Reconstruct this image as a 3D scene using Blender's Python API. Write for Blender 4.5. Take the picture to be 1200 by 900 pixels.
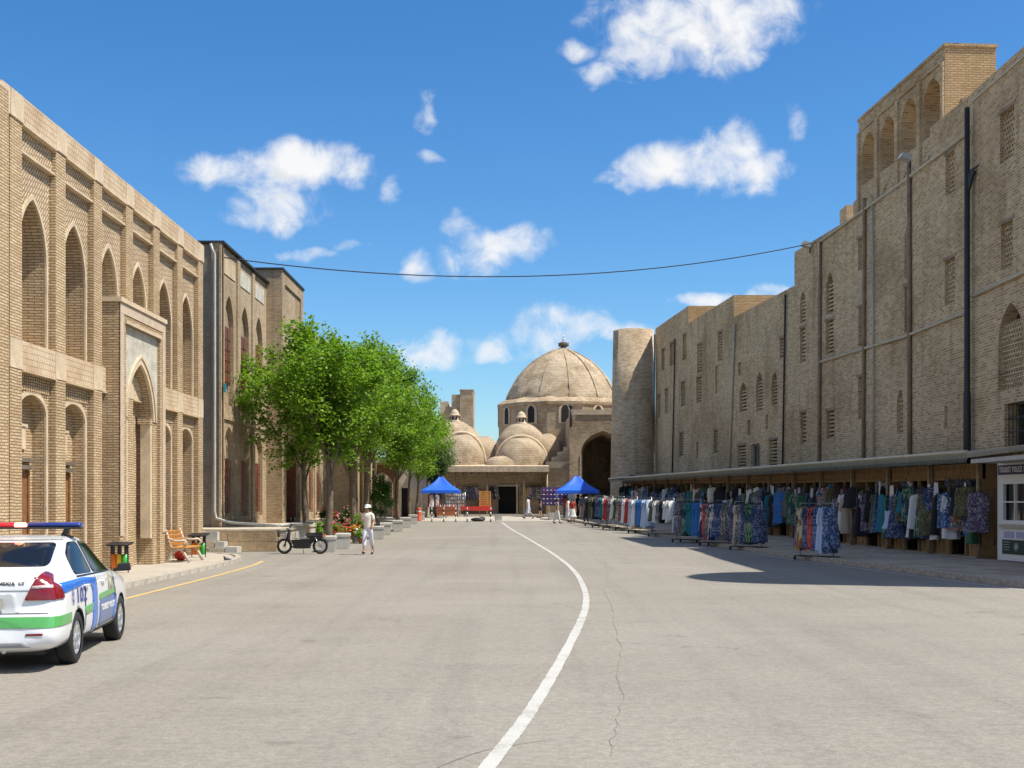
import bpy, bmesh, math, random
import numpy as np
from mathutils import Vector, Matrix
from mathutils.bvhtree import BVHTree
random.seed(7); RNG = np.random.default_rng(11)
SC = bpy.context.scene
for o in list(bpy.data.objects): bpy.data.objects.remove(o)
COL = SC.collection
R = math.radians

# ------------------------------------------------------------------ camera
FPX, HZ, CH = 1450.0, 587.0, 1.9          # focal length (px of a 1200 px wide picture), horizon row, eye height
cam = bpy.data.cameras.new('camera'); cam_o = bpy.data.objects.new('camera', cam); COL.objects.link(cam_o)
cam.sensor_width = 36; cam.sensor_fit = 'HORIZONTAL'; cam.lens = FPX/1200*36
cam.shift_y = (HZ-450)/1200; cam.clip_end = 9000; cam.clip_start = .1
cam_o.location = (0, 0, CH); cam_o.rotation_euler = (R(90), 0, 0)
SC.camera = cam_o
SC.render.resolution_x, SC.render.resolution_y = 1024, 768
SC.view_settings.view_transform = 'Standard'; SC.view_settings.look = 'None'
SC.view_settings.exposure = 0.42; SC.view_settings.gamma = 1
SC.render.engine = 'CYCLES'
SC.cycles.max_bounces = 6; SC.cycles.transparent_max_bounces = 6

# ------------------------------------------------------------------ sun and sky
SUN_EL, SUN_AZ = R(60), R(105)             # azimuth from +Y towards +X
sdir = Vector((math.cos(SUN_EL)*math.sin(SUN_AZ), math.cos(SUN_EL)*math.cos(SUN_AZ), math.sin(SUN_EL)))
sl = bpy.data.lights.new('sun', 'SUN'); sl.energy = 4.9; sl.angle = R(.53); sl.color = (1, .94, .83)
so = bpy.data.objects.new('sun', sl); COL.objects.link(so); so.rotation_euler = (-sdir).to_track_quat('-Z', 'Y').to_euler()
so.location = (60, -20, 80)

class N:
    """small node-tree writer"""
    def __init__(s, t): s.t = t
    def new(s, typ, **kw):
        n = s.t.nodes.new(typ)
        for k, v in kw.items(): setattr(n, k, v)
        return n
    def put(s, sock, v):
        if v is None: return
        if isinstance(v, bpy.types.NodeSocket): s.t.links.new(v, sock)
        else: sock.default_value = v
    def m(s, op, a, b=None, c=None, clamp=False):
        n = s.new('ShaderNodeMath', operation=op, use_clamp=clamp)
        for i, v in enumerate((a, b, c)): s.put(n.inputs[i], v)
        return n.outputs[0]
    def v(s, op, a, b=None, c=None):
        n = s.new('ShaderNodeVectorMath', operation=op)
        for i, q in enumerate((a, b)): s.put(n.inputs[i], q)
        if op == 'SCALE': s.put(n.inputs[3], c)
        return n.outputs[1] if op in ('DOT_PRODUCT', 'LENGTH', 'DISTANCE') else n.outputs[0]
    def comb(s, x, y, z=0.0):
        n = s.new('ShaderNodeCombineXYZ')
        for i, q in enumerate((x, y, z)): s.put(n.inputs[i], q)
        return n.outputs[0]
    def sep(s, v):
        n = s.new('ShaderNodeSeparateXYZ'); s.put(n.inputs[0], v); return n.outputs
    def noise(s, vec, scale, detail=3, rough=.55, dist=0.0, color=False):
        n = s.new('ShaderNodeTexNoise'); s.put(n.inputs['Vector'], vec)
        for k, q in (('Scale', scale), ('Detail', detail), ('Roughness', rough), ('Distortion', dist)): s.put(n.inputs[k], q)
        return n.outputs['Color' if color else 'Fac']
    def ramp(s, f, lo, hi, a=0.0, b=1.0, smooth=True):
        n = s.new('ShaderNodeMapRange', interpolation_type='SMOOTHSTEP' if smooth else 'LINEAR')
        for i, q in enumerate((f, lo, hi, a, b)): s.put(n.inputs[i], q)
        return n.outputs[0]
    def mix(s, f, a, b, blend='MIX'):
        n = s.new('ShaderNodeMix', data_type='RGBA', blend_type=blend)
        s.put(n.inputs[0], f)
        for i, q in ((6, a), (7, b)):
            if isinstance(q, tuple) and len(q) == 3: q = (*q, 1)
            s.put(n.inputs[i], q)
        return n.outputs[2]

world = bpy.data.worlds.new('World'); SC.world = world; world.use_nodes = True
wt = world.node_tree; wt.nodes.clear(); w = N(wt)
sky = w.new('ShaderNodeTexSky', sky_type='NISHITA'); sky.sun_disc = False
sky.sun_elevation = SUN_EL; sky.sun_rotation = SUN_AZ; sky.altitude = 200; sky.air_density = 1.0; sky.dust_density = .6; sky.ozone_density = 2.2
# cloud field: soft ellipses (cx, cy, rx, ry, strength) given as view directions, broken up by fractal noise
CL = [(350,192,92,30,1.15),(262,200,50,23,.9),(330,236,50,30,.62),(318,258,52,12,.5),(410,198,42,24,.8),
 (585,285,66,20,.8),(560,303,44,22,.62),(545,272,22,18,.45),
 (812,28,118,46,1.2),(765,66,60,30,.75),(905,12,44,34,.7),(704,88,24,13,.62),(672,60,24,11,.6),(845,68,55,28,.7),
 (785,193,62,32,1.1),(740,210,34,10,.6),(858,172,34,32,.62),(888,202,38,24,.85),(832,206,46,22,.6),
 (660,377,56,24,.85),(640,398,40,24,.7),(700,382,40,14,.5),(735,379,34,9,.42),
 (498,413,48,20,.78),(520,402,22,18,.6),(576,404,30,14,.6),(862,352,60,12,.85),(905,342,40,10,.7),
 (503,138,14,18,.5),(460,224,12,20,.52),(486,312,16,16,.52),(362,300,26,8,.45),(410,288,20,7,.4),(935,142,12,18,.36),(500,190,12,7,.38)]
grp = bpy.data.node_groups.new('cloud_field', 'ShaderNodeTree')
grp.interface.new_socket('uv', in_out='INPUT', socket_type='NodeSocketVector')
grp.interface.new_socket('d', in_out='OUTPUT', socket_type='NodeSocketFloat')
gn = N(grp); gi = gn.new('NodeGroupInput'); go = gn.new('NodeGroupOutput')
uv = gi.outputs[0]
wob = gn.v('SUBTRACT', gn.noise(uv, 26, 2, .5, color=True), (.5, .5, .5))
uvw = gn.v('ADD', uv, gn.v('SCALE', wob, None, .028))
acc = None
for cx, cy, rx, ry, k in CL:
    c = ((cx-600)/FPX, (HZ-cy)/FPX, 0)
    q = gn.v('MULTIPLY', gn.v('SUBTRACT', uvw, c), (FPX/rx, FPX/ry, 0))
    e = gn.m('MULTIPLY', gn.m('SUBTRACT', 1.0, gn.v('DOT_PRODUCT', q, q)), k)
    acc = e if acc is None else gn.m('SMOOTH_MAX', acc, e, .25)
acc = gn.m('MAXIMUM', acc, -1.0)
f1 = gn.noise(uv, 34, 7, .62, .35); f2 = gn.noise(gn.v('ADD', uv, (3.1, 1.7, 0)), 11, 4, .5)
dens = gn.m('ADD', gn.m('MULTIPLY', acc, .55), gn.m('ADD', gn.m('MULTIPLY', gn.m('SUBTRACT', f1, .52), 1.65), gn.m('MULTIPLY', gn.m('SUBTRACT', f2, .5), .7)))
grp.links.new(dens, go.inputs[0])
tc = w.new('ShaderNodeTexCoord'); dx, dy, dz = w.sep(tc.outputs['Generated'])
ysafe = w.m('MAXIMUM', w.m('ABSOLUTE', dy), .02)
uvd = w.comb(w.m('DIVIDE', dx, ysafe), w.m('DIVIDE', dz, ysafe), 0.0)
def field(off):
    g_ = w.new('ShaderNodeGroup'); g_.node_tree = grp
    w.put(g_.inputs[0], w.v('ADD', uvd, off)); return g_.outputs[0]
d0 = field((0, 0, 0)); d1 = field((.009, .018, 0))
alpha = w.m('MULTIPLY', w.ramp(d0, -.22, .74), w.ramp(dz, .0, .06))
shade = w.ramp(w.m('SUBTRACT', d0, d1), -.34, .22)
thick = w.ramp(d0, .30, 1.15)
body = w.m('SUBTRACT', 1.0, w.m('MULTIPLY', thick, w.m('MULTIPLY', w.m('SUBTRACT', 1.0, shade), .62)))
hs = w.new('ShaderNodeHueSaturation'); hs.inputs['Saturation'].default_value = 1.30; hs.inputs['Value'].default_value = 1.0
w.put(hs.inputs['Color'], sky.outputs[0])
skyc = w.mix(1.0, hs.outputs[0], (.80, 1.0, 1.13, 1), 'MULTIPLY')
ccol = w.mix(1.0, (6.7, 6.75, 6.85, 1), w.comb(body, body, body), 'MULTIPLY')
BGS = .105
bgA = w.new('ShaderNodeBackground'); bgA.inputs[1].default_value = BGS; w.put(bgA.inputs[0], w.mix(alpha, skyc, ccol))
# unseen sky: extra cloud cover added to whiten ambient light, from one noise
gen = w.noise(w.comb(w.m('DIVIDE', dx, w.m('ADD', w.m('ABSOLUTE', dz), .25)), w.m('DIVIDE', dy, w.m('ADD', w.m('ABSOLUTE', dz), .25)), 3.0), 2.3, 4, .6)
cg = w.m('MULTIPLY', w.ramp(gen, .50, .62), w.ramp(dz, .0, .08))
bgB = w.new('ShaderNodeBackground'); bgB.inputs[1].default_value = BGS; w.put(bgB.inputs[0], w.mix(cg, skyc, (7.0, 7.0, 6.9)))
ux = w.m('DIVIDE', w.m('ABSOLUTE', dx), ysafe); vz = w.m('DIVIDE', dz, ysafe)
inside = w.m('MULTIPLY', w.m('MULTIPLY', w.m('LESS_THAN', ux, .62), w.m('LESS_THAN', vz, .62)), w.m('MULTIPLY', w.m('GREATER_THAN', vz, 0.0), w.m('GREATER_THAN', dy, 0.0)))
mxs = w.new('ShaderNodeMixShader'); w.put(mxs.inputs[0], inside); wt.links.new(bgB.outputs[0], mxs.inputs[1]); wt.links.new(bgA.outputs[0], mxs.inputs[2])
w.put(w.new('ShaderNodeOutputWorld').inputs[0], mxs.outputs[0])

# ------------------------------------------------------------------ helpers
def g(d):
    """ground height: flat near, a gentle rise towards the trading dome"""
    if d < 40: return 0.0
    if d > 100: return .70
    t = (d-40)/60
    return .70*(t*t*(3-2*t)*.35+t*.65)
def at(x, y, d): return Vector(((x-600)/FPX*d, d, CH+(HZ-y)/FPX*d))
def gp(x, y, up=0.0):
    lo, hi = 4.0, 140.0
    for _ in range(50):
        md = (lo+hi)/2
        if (y-HZ)/FPX*md < CH-g(md)-up: lo = md
        else: hi = md
    return Vector(((x-600)/FPX*lo, lo, g(lo)+up))
BASE = {}
def thing(name, label, cat, loc=(0, 0, 0), rz=0, group=None):
    o = bpy.data.objects.new(name, None); COL.objects.link(o); o.empty_display_size = .2
    o.location = loc; o.rotation_euler = (0, 0, rz); tag(o, label, cat, group)
    BASE[o.name] = Vector(loc); return o
def tag(o, label=None, cat=None, group=None, kind=None):
    if label: o['label'] = label
    if cat: o['category'] = cat
    if group: o['group'] = group
    if kind: o['kind'] = kind
    return o
def link(name, me, parent=None, loc=(0, 0, 0), rz=0):
    o = bpy.data.objects.new(name, me); COL.objects.link(o); o.parent = parent
    o.location = loc; o.rotation_euler = (0, 0, rz); return o
class MB:
    def __init__(s): s.v = []; s.f = []; s.mi = []; s.sm = []
    def add(s, vs, fs, mi=0, sm=False):
        b = len(s.v); s.v += [tuple(q) for q in vs]
        for f in fs: s.f.append([b+i for i in f]); s.mi.append(mi); s.sm.append(sm)
        return s
    def quad(s, a, b, c, d, mi=0): return s.add([a, b, c, d], [(0, 1, 2, 3)], mi)
    def box(s, x0, x1, y0, y1, z0, z1, mi=0):
        return s.add([(x, y, z) for z in (z0, z1) for y in (y0, y1) for x in (x0, x1)],
            [(0, 2, 3, 1), (4, 5, 7, 6), (0, 1, 5, 4), (2, 6, 7, 3), (0, 4, 6, 2), (1, 3, 7, 5)], mi)
    def hexa(s, p, mi=0):   # 8 points: bottom ring 4, top ring 4
        return s.add(p, [(3, 2, 1, 0), (4, 5, 6, 7), (0, 1, 5, 4), (1, 2, 6, 5), (2, 3, 7, 6), (3, 0, 4, 7)], mi)
    def obox(s, c, ux, lx, ly, z0, z1, mi=0):  # box about c=(x,y), axis angle ux, half sizes
        ca, sa = math.cos(ux), math.sin(ux); P = []
        for z in (z0, z1):
            for a, b in ((-1, -1), (1, -1), (1, 1), (-1, 1)):
                P.append((c[0]+a*lx*ca-b*ly*sa, c[1]+a*lx*sa+b*ly*ca, z))
        return s.hexa(P, mi)
    def bar(s, a, b, w, h, mi=0, up=(0, 0, 1)):
        a = Vector(a); b = Vector(b); t = (b-a).normalized(); u = Vector(up)
        if abs(t.dot(u)) > .98: u = Vector((1, 0, 0))
        x = t.cross(u).normalized()*w/2; y = x.cross(t).normalized()*h/2
        return s.hexa([a-x-y, a+x-y, a+x+y, a-x+y, b-x-y, b+x-y, b+x+y, b-x+y], mi)
    def cyl(s, a, b, r0, r1=None, n=10, mi=0, cap=True, sm=True):
        return s.tube([a, b], [r0, r0 if r1 is None else r1], n, mi, cap, sm)
    def tube(s, pts, rad, n=8, mi=0, cap=True, sm=True, closed=False):
        pts = [Vector(p) for p in pts]; m = len(pts)
        if not isinstance(rad, (list, tuple)): rad = [rad]*m
        vs = []; prev = None
        for i, p in enumerate(pts):
            if closed: t = pts[(i+1) % m]-pts[i-1]
            else: t = pts[min(i+1, m-1)]-pts[max(i-1, 0)]
            t.normalize()
            if prev is None: x = t.orthogonal().normalized()
            else:
                x = prev-t*prev.dot(t)
                x = x.normalized() if x.length > 1e-6 else t.orthogonal().normalized()
            prev = x; y = t.cross(x)
            for k in range(n):
                a = 2*math.pi*k/n; vs.append(p+(x*math.cos(a)+y*math.sin(a))*rad[i])
        fs = []
        for i in range(m if closed else m-1):
            j = (i+1) % m
            for k in range(n): fs.append((i*n+k, i*n+(k+1) % n, j*n+(k+1) % n, j*n+k))
        s.add(vs, fs, mi, sm)
        if cap and not closed:
            b = len(s.v)-m*n
            s.f.append([b+k for k in range(n)][::-1]); s.mi.append(mi); s.sm.append(False)
            s.f.append([b+(m-1)*n+k for k in range(n)]); s.mi.append(mi); s.sm.append(False)
        return s
    def lathe(s, prof, c=(0, 0, 0), n=16, mi=0, sx=1.0, sy=1.0, sm=True, cap=False, a0=0.0, a1=2*math.pi):
        vs = []; fs = []; full = abs(a1-a0-2*math.pi) < 1e-6; k_ = n if full else n+1
        for r, z in prof:
            for k in range(k_):
                a = a0+(a1-a0)*k/n; vs.append((c[0]+r*sx*math.cos(a), c[1]+r*sy*math.sin(a), c[2]+z))
        for i in range(len(prof)-1):
            for k in range(n):
                k2 = (k+1) % n if full else k+1
                fs.append((i*k_+k, i*k_+k2, (i+1)*k_+k2, (i+1)*k_+k))
        s.add(vs, fs, mi, sm)
        if cap and full:
            b = len(s.v)-len(prof)*k_
            for r_ in (0, len(prof)-1):
                s.f.append([b+r_*k_+k for k in range(n)]); s.mi.append(mi); s.sm.append(False)
        return s
    def ball(s, c, rx, ry, rz, n=10, m=6, mi=0):
        return s.lathe([(max(math.sin(math.pi*i/m), 1e-3), -math.cos(math.pi*i/m)*rz) for i in range(m+1)], c, n, mi, rx, ry)
    def prism(s, poly, h, fn, mi=0):  # poly (u,v), extruded 0..h, fn(u,v,w)->xyz
        n = len(poly); vs = [fn(u, v, 0) for u, v in poly]+[fn(u, v, h) for u, v in poly]
        return s.add(vs, [tuple(range(n))[::-1], tuple(range(n, 2*n))]+[(i, (i+1) % n, n+(i+1) % n, n+i) for i in range(n)], mi)
    def mesh(s, name, mats):
        me = bpy.data.meshes.new(name); me.from_pydata(s.v, [], s.f)
        for m_ in (mats if isinstance(mats, (list, tuple)) else [mats]): me.materials.append(m_)
        me.polygons.foreach_set('material_index', s.mi); me.polygons.foreach_set('use_smooth', s.sm)
        me.update(); return me
    def build(s, name, mats, parent=None, local=False):
        if parent is not None and not local:
            r = parent
            while r.parent: r = r.parent
            L = BASE.get(r.name, Vector((0, 0, 0)))
            if L.length: s.v = [(a-L.x, b-L.y, c-L.z) for a, b, c in s.v]
        return link(name, s.mesh(name, mats), parent)
def solo(mb, name, mats, label, cat, loc=(0, 0, 0), rz=0, group=None):
    return tag(link(name, mb.mesh(name, mats), None, loc, rz), label, cat, group)
def struct(mb, name, mats): return tag(mb.build(name, mats), kind='structure')
def copy_tree(o, parent=None, loc=None, rz=None):
    c = o.copy(); COL.objects.link(c); c.parent = parent
    if loc is not None: c.location = loc
    if rz is not None: c.rotation_euler = (0, 0, rz)
    for ch in o.children: copy_tree(ch, c)
    return c

# ------------------------------------------------------------------ materials
def mat(name, col, rough=.8, metal=0.0, spec=.5, var=0.0, vscale=3.0, bump=0.0, bscale=40.0, coat=0.0, alpha=None, emit=None, estr=0):
    m = bpy.data.materials.new(name); m.use_nodes = True; t = m.node_tree; n = N(t); b = t.nodes['Principled BSDF']
    b.inputs['Roughness'].default_value = rough; b.inputs['Metallic'].default_value = metal
    b.inputs['Specular IOR Level'].default_value = spec; b.inputs['Coat Weight'].default_value = coat
    c = (*col, 1)
    if var:
        p = n.new('ShaderNodeTexCoord').outputs['Object']
        f = n.m('ADD', n.m('MULTIPLY', n.noise(p, vscale, 5, .6), .6), n.m('MULTIPLY', n.noise(p, vscale*9, 3, .6), .4))
        n.put(b.inputs['Base Color'], n.mix(n.ramp(f, .3, .7), tuple(max(q*(1-var), 0) for q in col), tuple(min(q*(1+var), 1) for q in col)))
        if bump:
            bp = n.new('ShaderNodeBump'); bp.inputs['Strength'].default_value = bump; bp.inputs['Distance'].default_value = .01
            n.put(bp.inputs['Height'], n.noise(p, bscale, 4, .6)); n.put(b.inputs['Normal'], bp.outputs[0])
    else: b.inputs['Base Color'].default_value = c
    if emit: b.inputs['Emission Color'].default_value = (*emit, 1); b.inputs['Emission Strength'].default_value = estr
    return m
def wall_uv(n, mode, R_=1.0):
    """(u along the wall, v up) from the true position; cyl/dome use the object's own axis"""
    if mode == 'wall':
        ge = n.new('ShaderNodeNewGeometry'); P = ge.outputs['Position']; Nn = ge.outputs['True Normal']
        t = n.v('NORMALIZE', n.v('CROSS_PRODUCT', (0, 0, 1), Nn)); px, py, pz = n.sep(P); nz = n.sep(Nn)[2]
        h = n.m('GREATER_THAN', n.m('ABSOLUTE', nz), .85)
        u = n.m('ADD', n.m('MULTIPLY', n.v('DOT_PRODUCT', P, t), n.m('SUBTRACT', 1.0, h)), n.m('MULTIPLY', px, h))
        v = n.m('ADD', n.m('MULTIPLY', pz, n.m('SUBTRACT', 1.0, h)), n.m('MULTIPLY', py, h))
        return P, u, v
    P = n.new('ShaderNodeTexCoord').outputs['Object']; px, py, pz = n.sep(P)
    return P, n.m('MULTIPLY', n.m('ARCTAN2', py, px), R_), pz
def brick_mat(name, c1, c2, mort, bw=.26, bh=.062, ms=.011, mode='wall', R_=1.0, rot=0, bump=.6, stain=.35, sscale=.35, stainc=(.55, .5, .44), streak=0.0, diag=False, bd=.03):
    m = bpy.data.materials.new(name); m.use_nodes = True; t = m.node_tree; n = N(t); b = t.nodes['Principled BSDF']
    P, u, v = wall_uv(n, mode, R_)
    wob = n.m('MULTIPLY', n.m('SUBTRACT', n.noise(P, 1.3, 2), .5), .05)
    v = n.m('ADD', v, wob)
    if rot: u, v = v, u
    if diag: u, v = n.m('MULTIPLY', n.m('ADD', u, v), .7), n.m('MULTIPLY', n.m('SUBTRACT', v, u), .7)
    br = n.new('ShaderNodeTexBrick'); n.put(br.inputs['Vector'], n.comb(u, v, 0))
    br.offset = .5; br.squash = 1
    for k, q in (('Scale', 1.0), ('Mortar Size', ms), ('Mortar Smooth', .25), ('Bias', 0.0), ('Brick Width', bw), ('Row Height', bh),
                 ('Color1', (*c1, 1)), ('Color2', (*c2, 1)), ('Mortar', (*mort, 1))): br.inputs[k].default_value = q
    big = n.noise(P, sscale, 5, .62); mid = n.noise(P, 2.2, 4, .6); fine = n.noise(P, 30, 3, .6)
    col = br.outputs['Color']
    col = n.mix(n.m('MULTIPLY', n.ramp(big, .42, .68), stain), col, n.mix(1.0, col, (*stainc, 1), 'MULTIPLY'))
    col = n.mix(n.m('MULTIPLY', n.ramp(n.noise(P, .9, 6, .7), .45, .7), stain*.7), col, n.mix(1.0, col, (.72, .67, .61, 1), 'MULTIPLY'))
    col = n.mix(n.m('MULTIPLY', n.ramp(mid, .5, .72), .35), col, n.mix(1.0, col, (1.22, 1.18, 1.12, 1), 'MULTIPLY'))
    col = n.mix(n.m('MULTIPLY', n.ramp(fine, .45, .75), .3), col, n.mix(1.0, col, (.66, .62, .58, 1), 'MULTIPLY'))
    if streak:
        sx, sy, sz = n.sep(P)
        st = n.noise(n.comb(n.m('MULTIPLY', n.m('ADD', sx, sy), 1.6), 0.0, n.m('MULTIPLY', sz, .12)), 1.0, 4, .6)
        col = n.mix(n.m('MULTIPLY', n.ramp(st, .52, .72), streak), col, n.mix(1.0, col, (.55, .52, .49, 1), 'MULTIPLY'))
    n.put(b.inputs['Base Color'], col); b.inputs['Roughness'].default_value = .92; b.inputs['Specular IOR Level'].default_value = .2
    bp = n.new('ShaderNodeBump'); bp.inputs['Strength'].default_value = bump; bp.inputs['Distance'].default_value = bd
    n.put(bp.inputs['Height'], n.m('ADD', n.m('SUBTRACT', 1.0, br.outputs['Fac']), n.m('MULTIPLY', n.noise(P, 22, 4, .65), .5)))
    n.put(b.inputs['Normal'], bp.outputs[0]); return m
M = {}
M['brick_l'] = brick_mat('tan_brick', (.68, .53, .34), (.53, .38, .22), (.29, .205, .125), bw=.30, bh=.064, ms=.012, stain=.35, bump=1.0)
M['brick_pat'] = brick_mat('patterned_brick', (.68, .54, .37), (.58, .445, .29), (.29, .21, .135), bw=.22, bh=.085, ms=.018, diag=True, bump=1.0)
M['brick_vert'] = brick_mat('soldier_brick', (.55, .42, .27), (.44, .32, .20), (.20, .15, .10), bw=.30, bh=.075, ms=.02, rot=1, diag=False, bump=1.0)
M['frieze'] = brick_mat('terracotta_tiles', (.66, .54, .38), (.60, .475, .325), (.46, .355, .24), bw=.13, bh=.13, ms=.012, bump=.6, stain=.6, sscale=1.3, stainc=(.76, .62, .52), streak=.5)
M['plaster'] = mat('tan_plaster', (.575, .46, .315), .9, var=.2, vscale=2.2, bump=.6)
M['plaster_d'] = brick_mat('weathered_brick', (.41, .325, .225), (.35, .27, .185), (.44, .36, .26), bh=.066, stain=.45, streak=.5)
M['b2face'] = brick_mat('smooth_brick', (.58, .46, .32), (.43, .325, .215), (.40, .31, .21), bh=.07, ms=.011, bump=.8, stain=.5, streak=.5)
M['brick_r'] = brick_mat('weathered_grey_brick', (.65, .495, .315), (.34, .245, .14), (.70, .555, .365), bw=.30, bh=.092, ms=.017, stain=.65, sscale=.22, stainc=(.60, .54, .47), streak=.6, bump=1.0)
M['brick_r_sun'] = brick_mat('sun_toned_brick', (.64, .45, .245), (.49, .33, .17), (.38, .27, .16), bw=.28, bh=.088, ms=.015, stain=.3, bump=1.0)  # right wall brick with sunlit yellow painted in, for the camera-facing ends
M['brick_drum'] = brick_mat('bastion_brick', (.62, .49, .335), (.34, .25, .16), (.66, .535, .38), bw=.3, bh=.10, ms=.018, mode='cyl', R_=1.7, stain=.6, streak=.4, bump=1.0)
M['brick_far'] = brick_mat('bazaar_brick', (.57, .44, .29), (.36, .26, .165), (.54, .43, .30), bw=.34, bh=.12, ms=.02, stain=.65, sscale=.5, bump=1.0, streak=.5)
M['dome'] = brick_mat('dome_brick', (.67, .535, .37), (.49, .375, .245), (.56, .45, .32), bw=.36, bh=.15, ms=.035, mode='dome', R_=4.2, stain=.7, sscale=.7, bump=1.0, bd=.12)
M['dome_trim'] = mat('pale_brick_rib', (.54, .425, .285), .95, var=.25, vscale=3, bump=.8, bscale=14)
M['stone'] = mat('pale_stone', (.50, .425, .32), .85, var=.2, vscale=2.5, bump=.4)
M['stone_rust'] = mat('stained_stone', (.42, .30, .17), .85, var=.4, vscale=1.8, bump=.4)
M['concrete'] = mat('grey_concrete', (.46, .44, .395), .85, var=.18, vscale=2, bump=.4)
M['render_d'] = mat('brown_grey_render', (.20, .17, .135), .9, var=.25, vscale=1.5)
M['concrete_d'] = mat('dark_concrete', (.24, .24, .235), .9, var=.2, vscale=2, bump=.3)
M['marble'] = mat('grey_marble', (.50, .465, .385), .85, var=.3, vscale=2.2)
M['pinkmarble'] = mat('rose_marble', (.53, .415, .30), .8, var=.18, vscale=5)
M['white'] = mat('white_paint', (.80, .80, .78), .45, var=.05)
M['wood'] = mat('brown_wood', (.23, .105, .04), .55, var=.35, vscale=5)
M['wood_red'] = mat('dark_red_wood', (.16, .05, .03), .5, var=.35, vscale=5)
M['wood_or'] = mat('varnished_wood', (.58, .27, .06), .45, var=.25, vscale=5)
M['wood_st'] = mat('stall_wood', (.31, .19, .085), .6, var=.35, vscale=4, bump=.3)
M['wood_pole'] = mat('peeled_pole', (.36, .27, .17), .8, var=.25, vscale=4)
M['bark'] = mat('bark', (.15, .115, .08), .95, var=.45, vscale=5, bump=.9, bscale=18)
M['black'] = mat('black_paint', (.018, .018, .02), .45)
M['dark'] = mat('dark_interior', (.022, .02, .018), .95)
M['iron'] = mat('dark_iron', (.05, .05, .05), .55, metal=.6)
M['steel'] = mat('steel', (.55, .55, .56), .3, metal=1)
M['zinc'] = mat('galvanised_pipe', (.40, .40, .38), .6, metal=.3, var=.15)
M['rustpipe'] = mat('brown_pipe', (.26, .18, .125), .8, var=.3, vscale=3)
M['palepipe'] = mat('pale_pipe', (.50, .44, .33), .8, var=.2, vscale=3)
M['glass_dark'] = mat('dark_window', (.012, .014, .018), .06, spec=.8)
M['terracotta'] = mat('terracotta', (.42, .16, .07), .8, var=.2)
M['red'] = mat('red_paint', (.55, .03, .02), .4)
M['green'] = mat('green_plastic', (.03, .30, .05), .4)
M['yellow'] = mat('yellow_plastic', (.75, .50, .02), .4)
M['orange'] = mat('orange_plastic', (.75, .17, .02), .4)
M['tarp'] = mat('blue_tarpaulin', (.012, .12, .68), .55, var=.12, vscale=1.5)
M['rubber'] = mat('rubber', (.022, .022, .023), .8)
def asphalt(name, c1, c2):
    m = bpy.data.materials.new(name); m.use_nodes = True; t = m.node_tree; n = N(t); b = t.nodes['Principled BSDF']
    P = n.new('ShaderNodeNewGeometry').outputs['Position']; px, py, pz = n.sep(P)
    big = n.noise(P, .16, 5, .6); mid = n.noise(n.comb(n.m('MULTIPLY', px, .5), py, 0), 1.1, 5, .65); grit = n.noise(P, 75, 2, .7)
    vo = n.new('ShaderNodeTexVoronoi'); n.put(vo.inputs['Vector'], P); vo.inputs['Scale'].default_value = 55
    col = n.mix(n.ramp(big, .3, .7), c1, c2)
    col = n.mix(n.m('MULTIPLY', n.ramp(mid, .46, .72), .4), col, n.mix(1.0, col, (.76, .77, .79, 1), 'MULTIPLY'))
    # tyre polish along the driving direction, oil stains, fine aggregate
    tr = n.noise(n.comb(n.m('MULTIPLY', px, 1.5), n.m('MULTIPLY', py, .045), 0), 1.0, 3, .5)
    col = n.mix(n.m('MULTIPLY', n.ramp(tr, .48, .68), .42), col, n.mix(1.0, col, (.80, .80, .81, 1), 'MULTIPLY'))
    sp = n.noise(n.v('ADD', P, (9, 4, 0)), .9, 3, .5)
    col = n.mix(n.m('MULTIPLY', n.ramp(sp, .66, .74), .6), col, n.mix(1.0, col, (.62, .62, .64, 1), 'MULTIPLY'))
    col = n.mix(n.m('MULTIPLY', n.ramp(vo.outputs['Distance'], .35, .02), .5), col, n.mix(1.0, col, (1.3, 1.28, 1.25, 1), 'MULTIPLY'))
    col = n.mix(n.m('MULTIPLY', n.ramp(grit, .52, .75), .55), col, n.mix(1.0, col, (.55, .54, .53, 1), 'MULTIPLY'))
    sal = n.ramp(n.m('ADD', n.m('MULTIPLY', n.noise(P, 9, 6, .75), .5), n.m('MULTIPLY', n.noise(P, 26, 5, .75), .5)), .40, .60)
    col = n.mix(n.m('SUBTRACT', 1.0, n.m('MULTIPLY', sal, .8)), col, n.mix(1.0, col, (.70, .69, .68, 1), 'MULTIPLY'))
    col = n.mix(n.m('MULTIPLY', n.ramp(n.noise(n.v('ADD', P, (3, 8, 0)), 34, 3, .6), .64, .70), .75), col, n.mix(1.0, col, (1.5, 1.47, 1.42, 1), 'MULTIPLY'))
    # cracks: thin lines where a warped cell pattern meets
    vc = n.new('ShaderNodeTexVoronoi', feature='DISTANCE_TO_EDGE'); vc.inputs['Scale'].default_value = .23
    n.put(vc.inputs['Vector'], n.v('ADD', P, n.v('SCALE', n.noise(P, 1.4, 6, .7, color=True), None, 1.1)))
    ck = n.m('MULTIPLY', n.ramp(vc.outputs['Distance'], .003, .001), n.ramp(n.noise(P, .35, 2), .56, .64))
    col = n.mix(n.m('MULTIPLY', ck, .6), col, (.10, .095, .09))
    n.put(b.inputs['Base Color'], col); b.inputs['Roughness'].default_value = .85; b.inputs['Specular IOR Level'].default_value = .25
    bp = n.new('ShaderNodeBump'); bp.inputs['Strength'].default_value = .5; bp.inputs['Distance'].default_value = .008
    n.put(bp.inputs['Height'], n.m('SUBTRACT', n.m('ADD', grit, n.m('MULTIPLY', vo.outputs['Distance'], .6)), ck)); n.put(b.inputs['Normal'], bp.outputs[0]); return m
M['asphalt'] = asphalt('dusty_asphalt', (.300, .275, .234), (.343, .317, .272))
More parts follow.
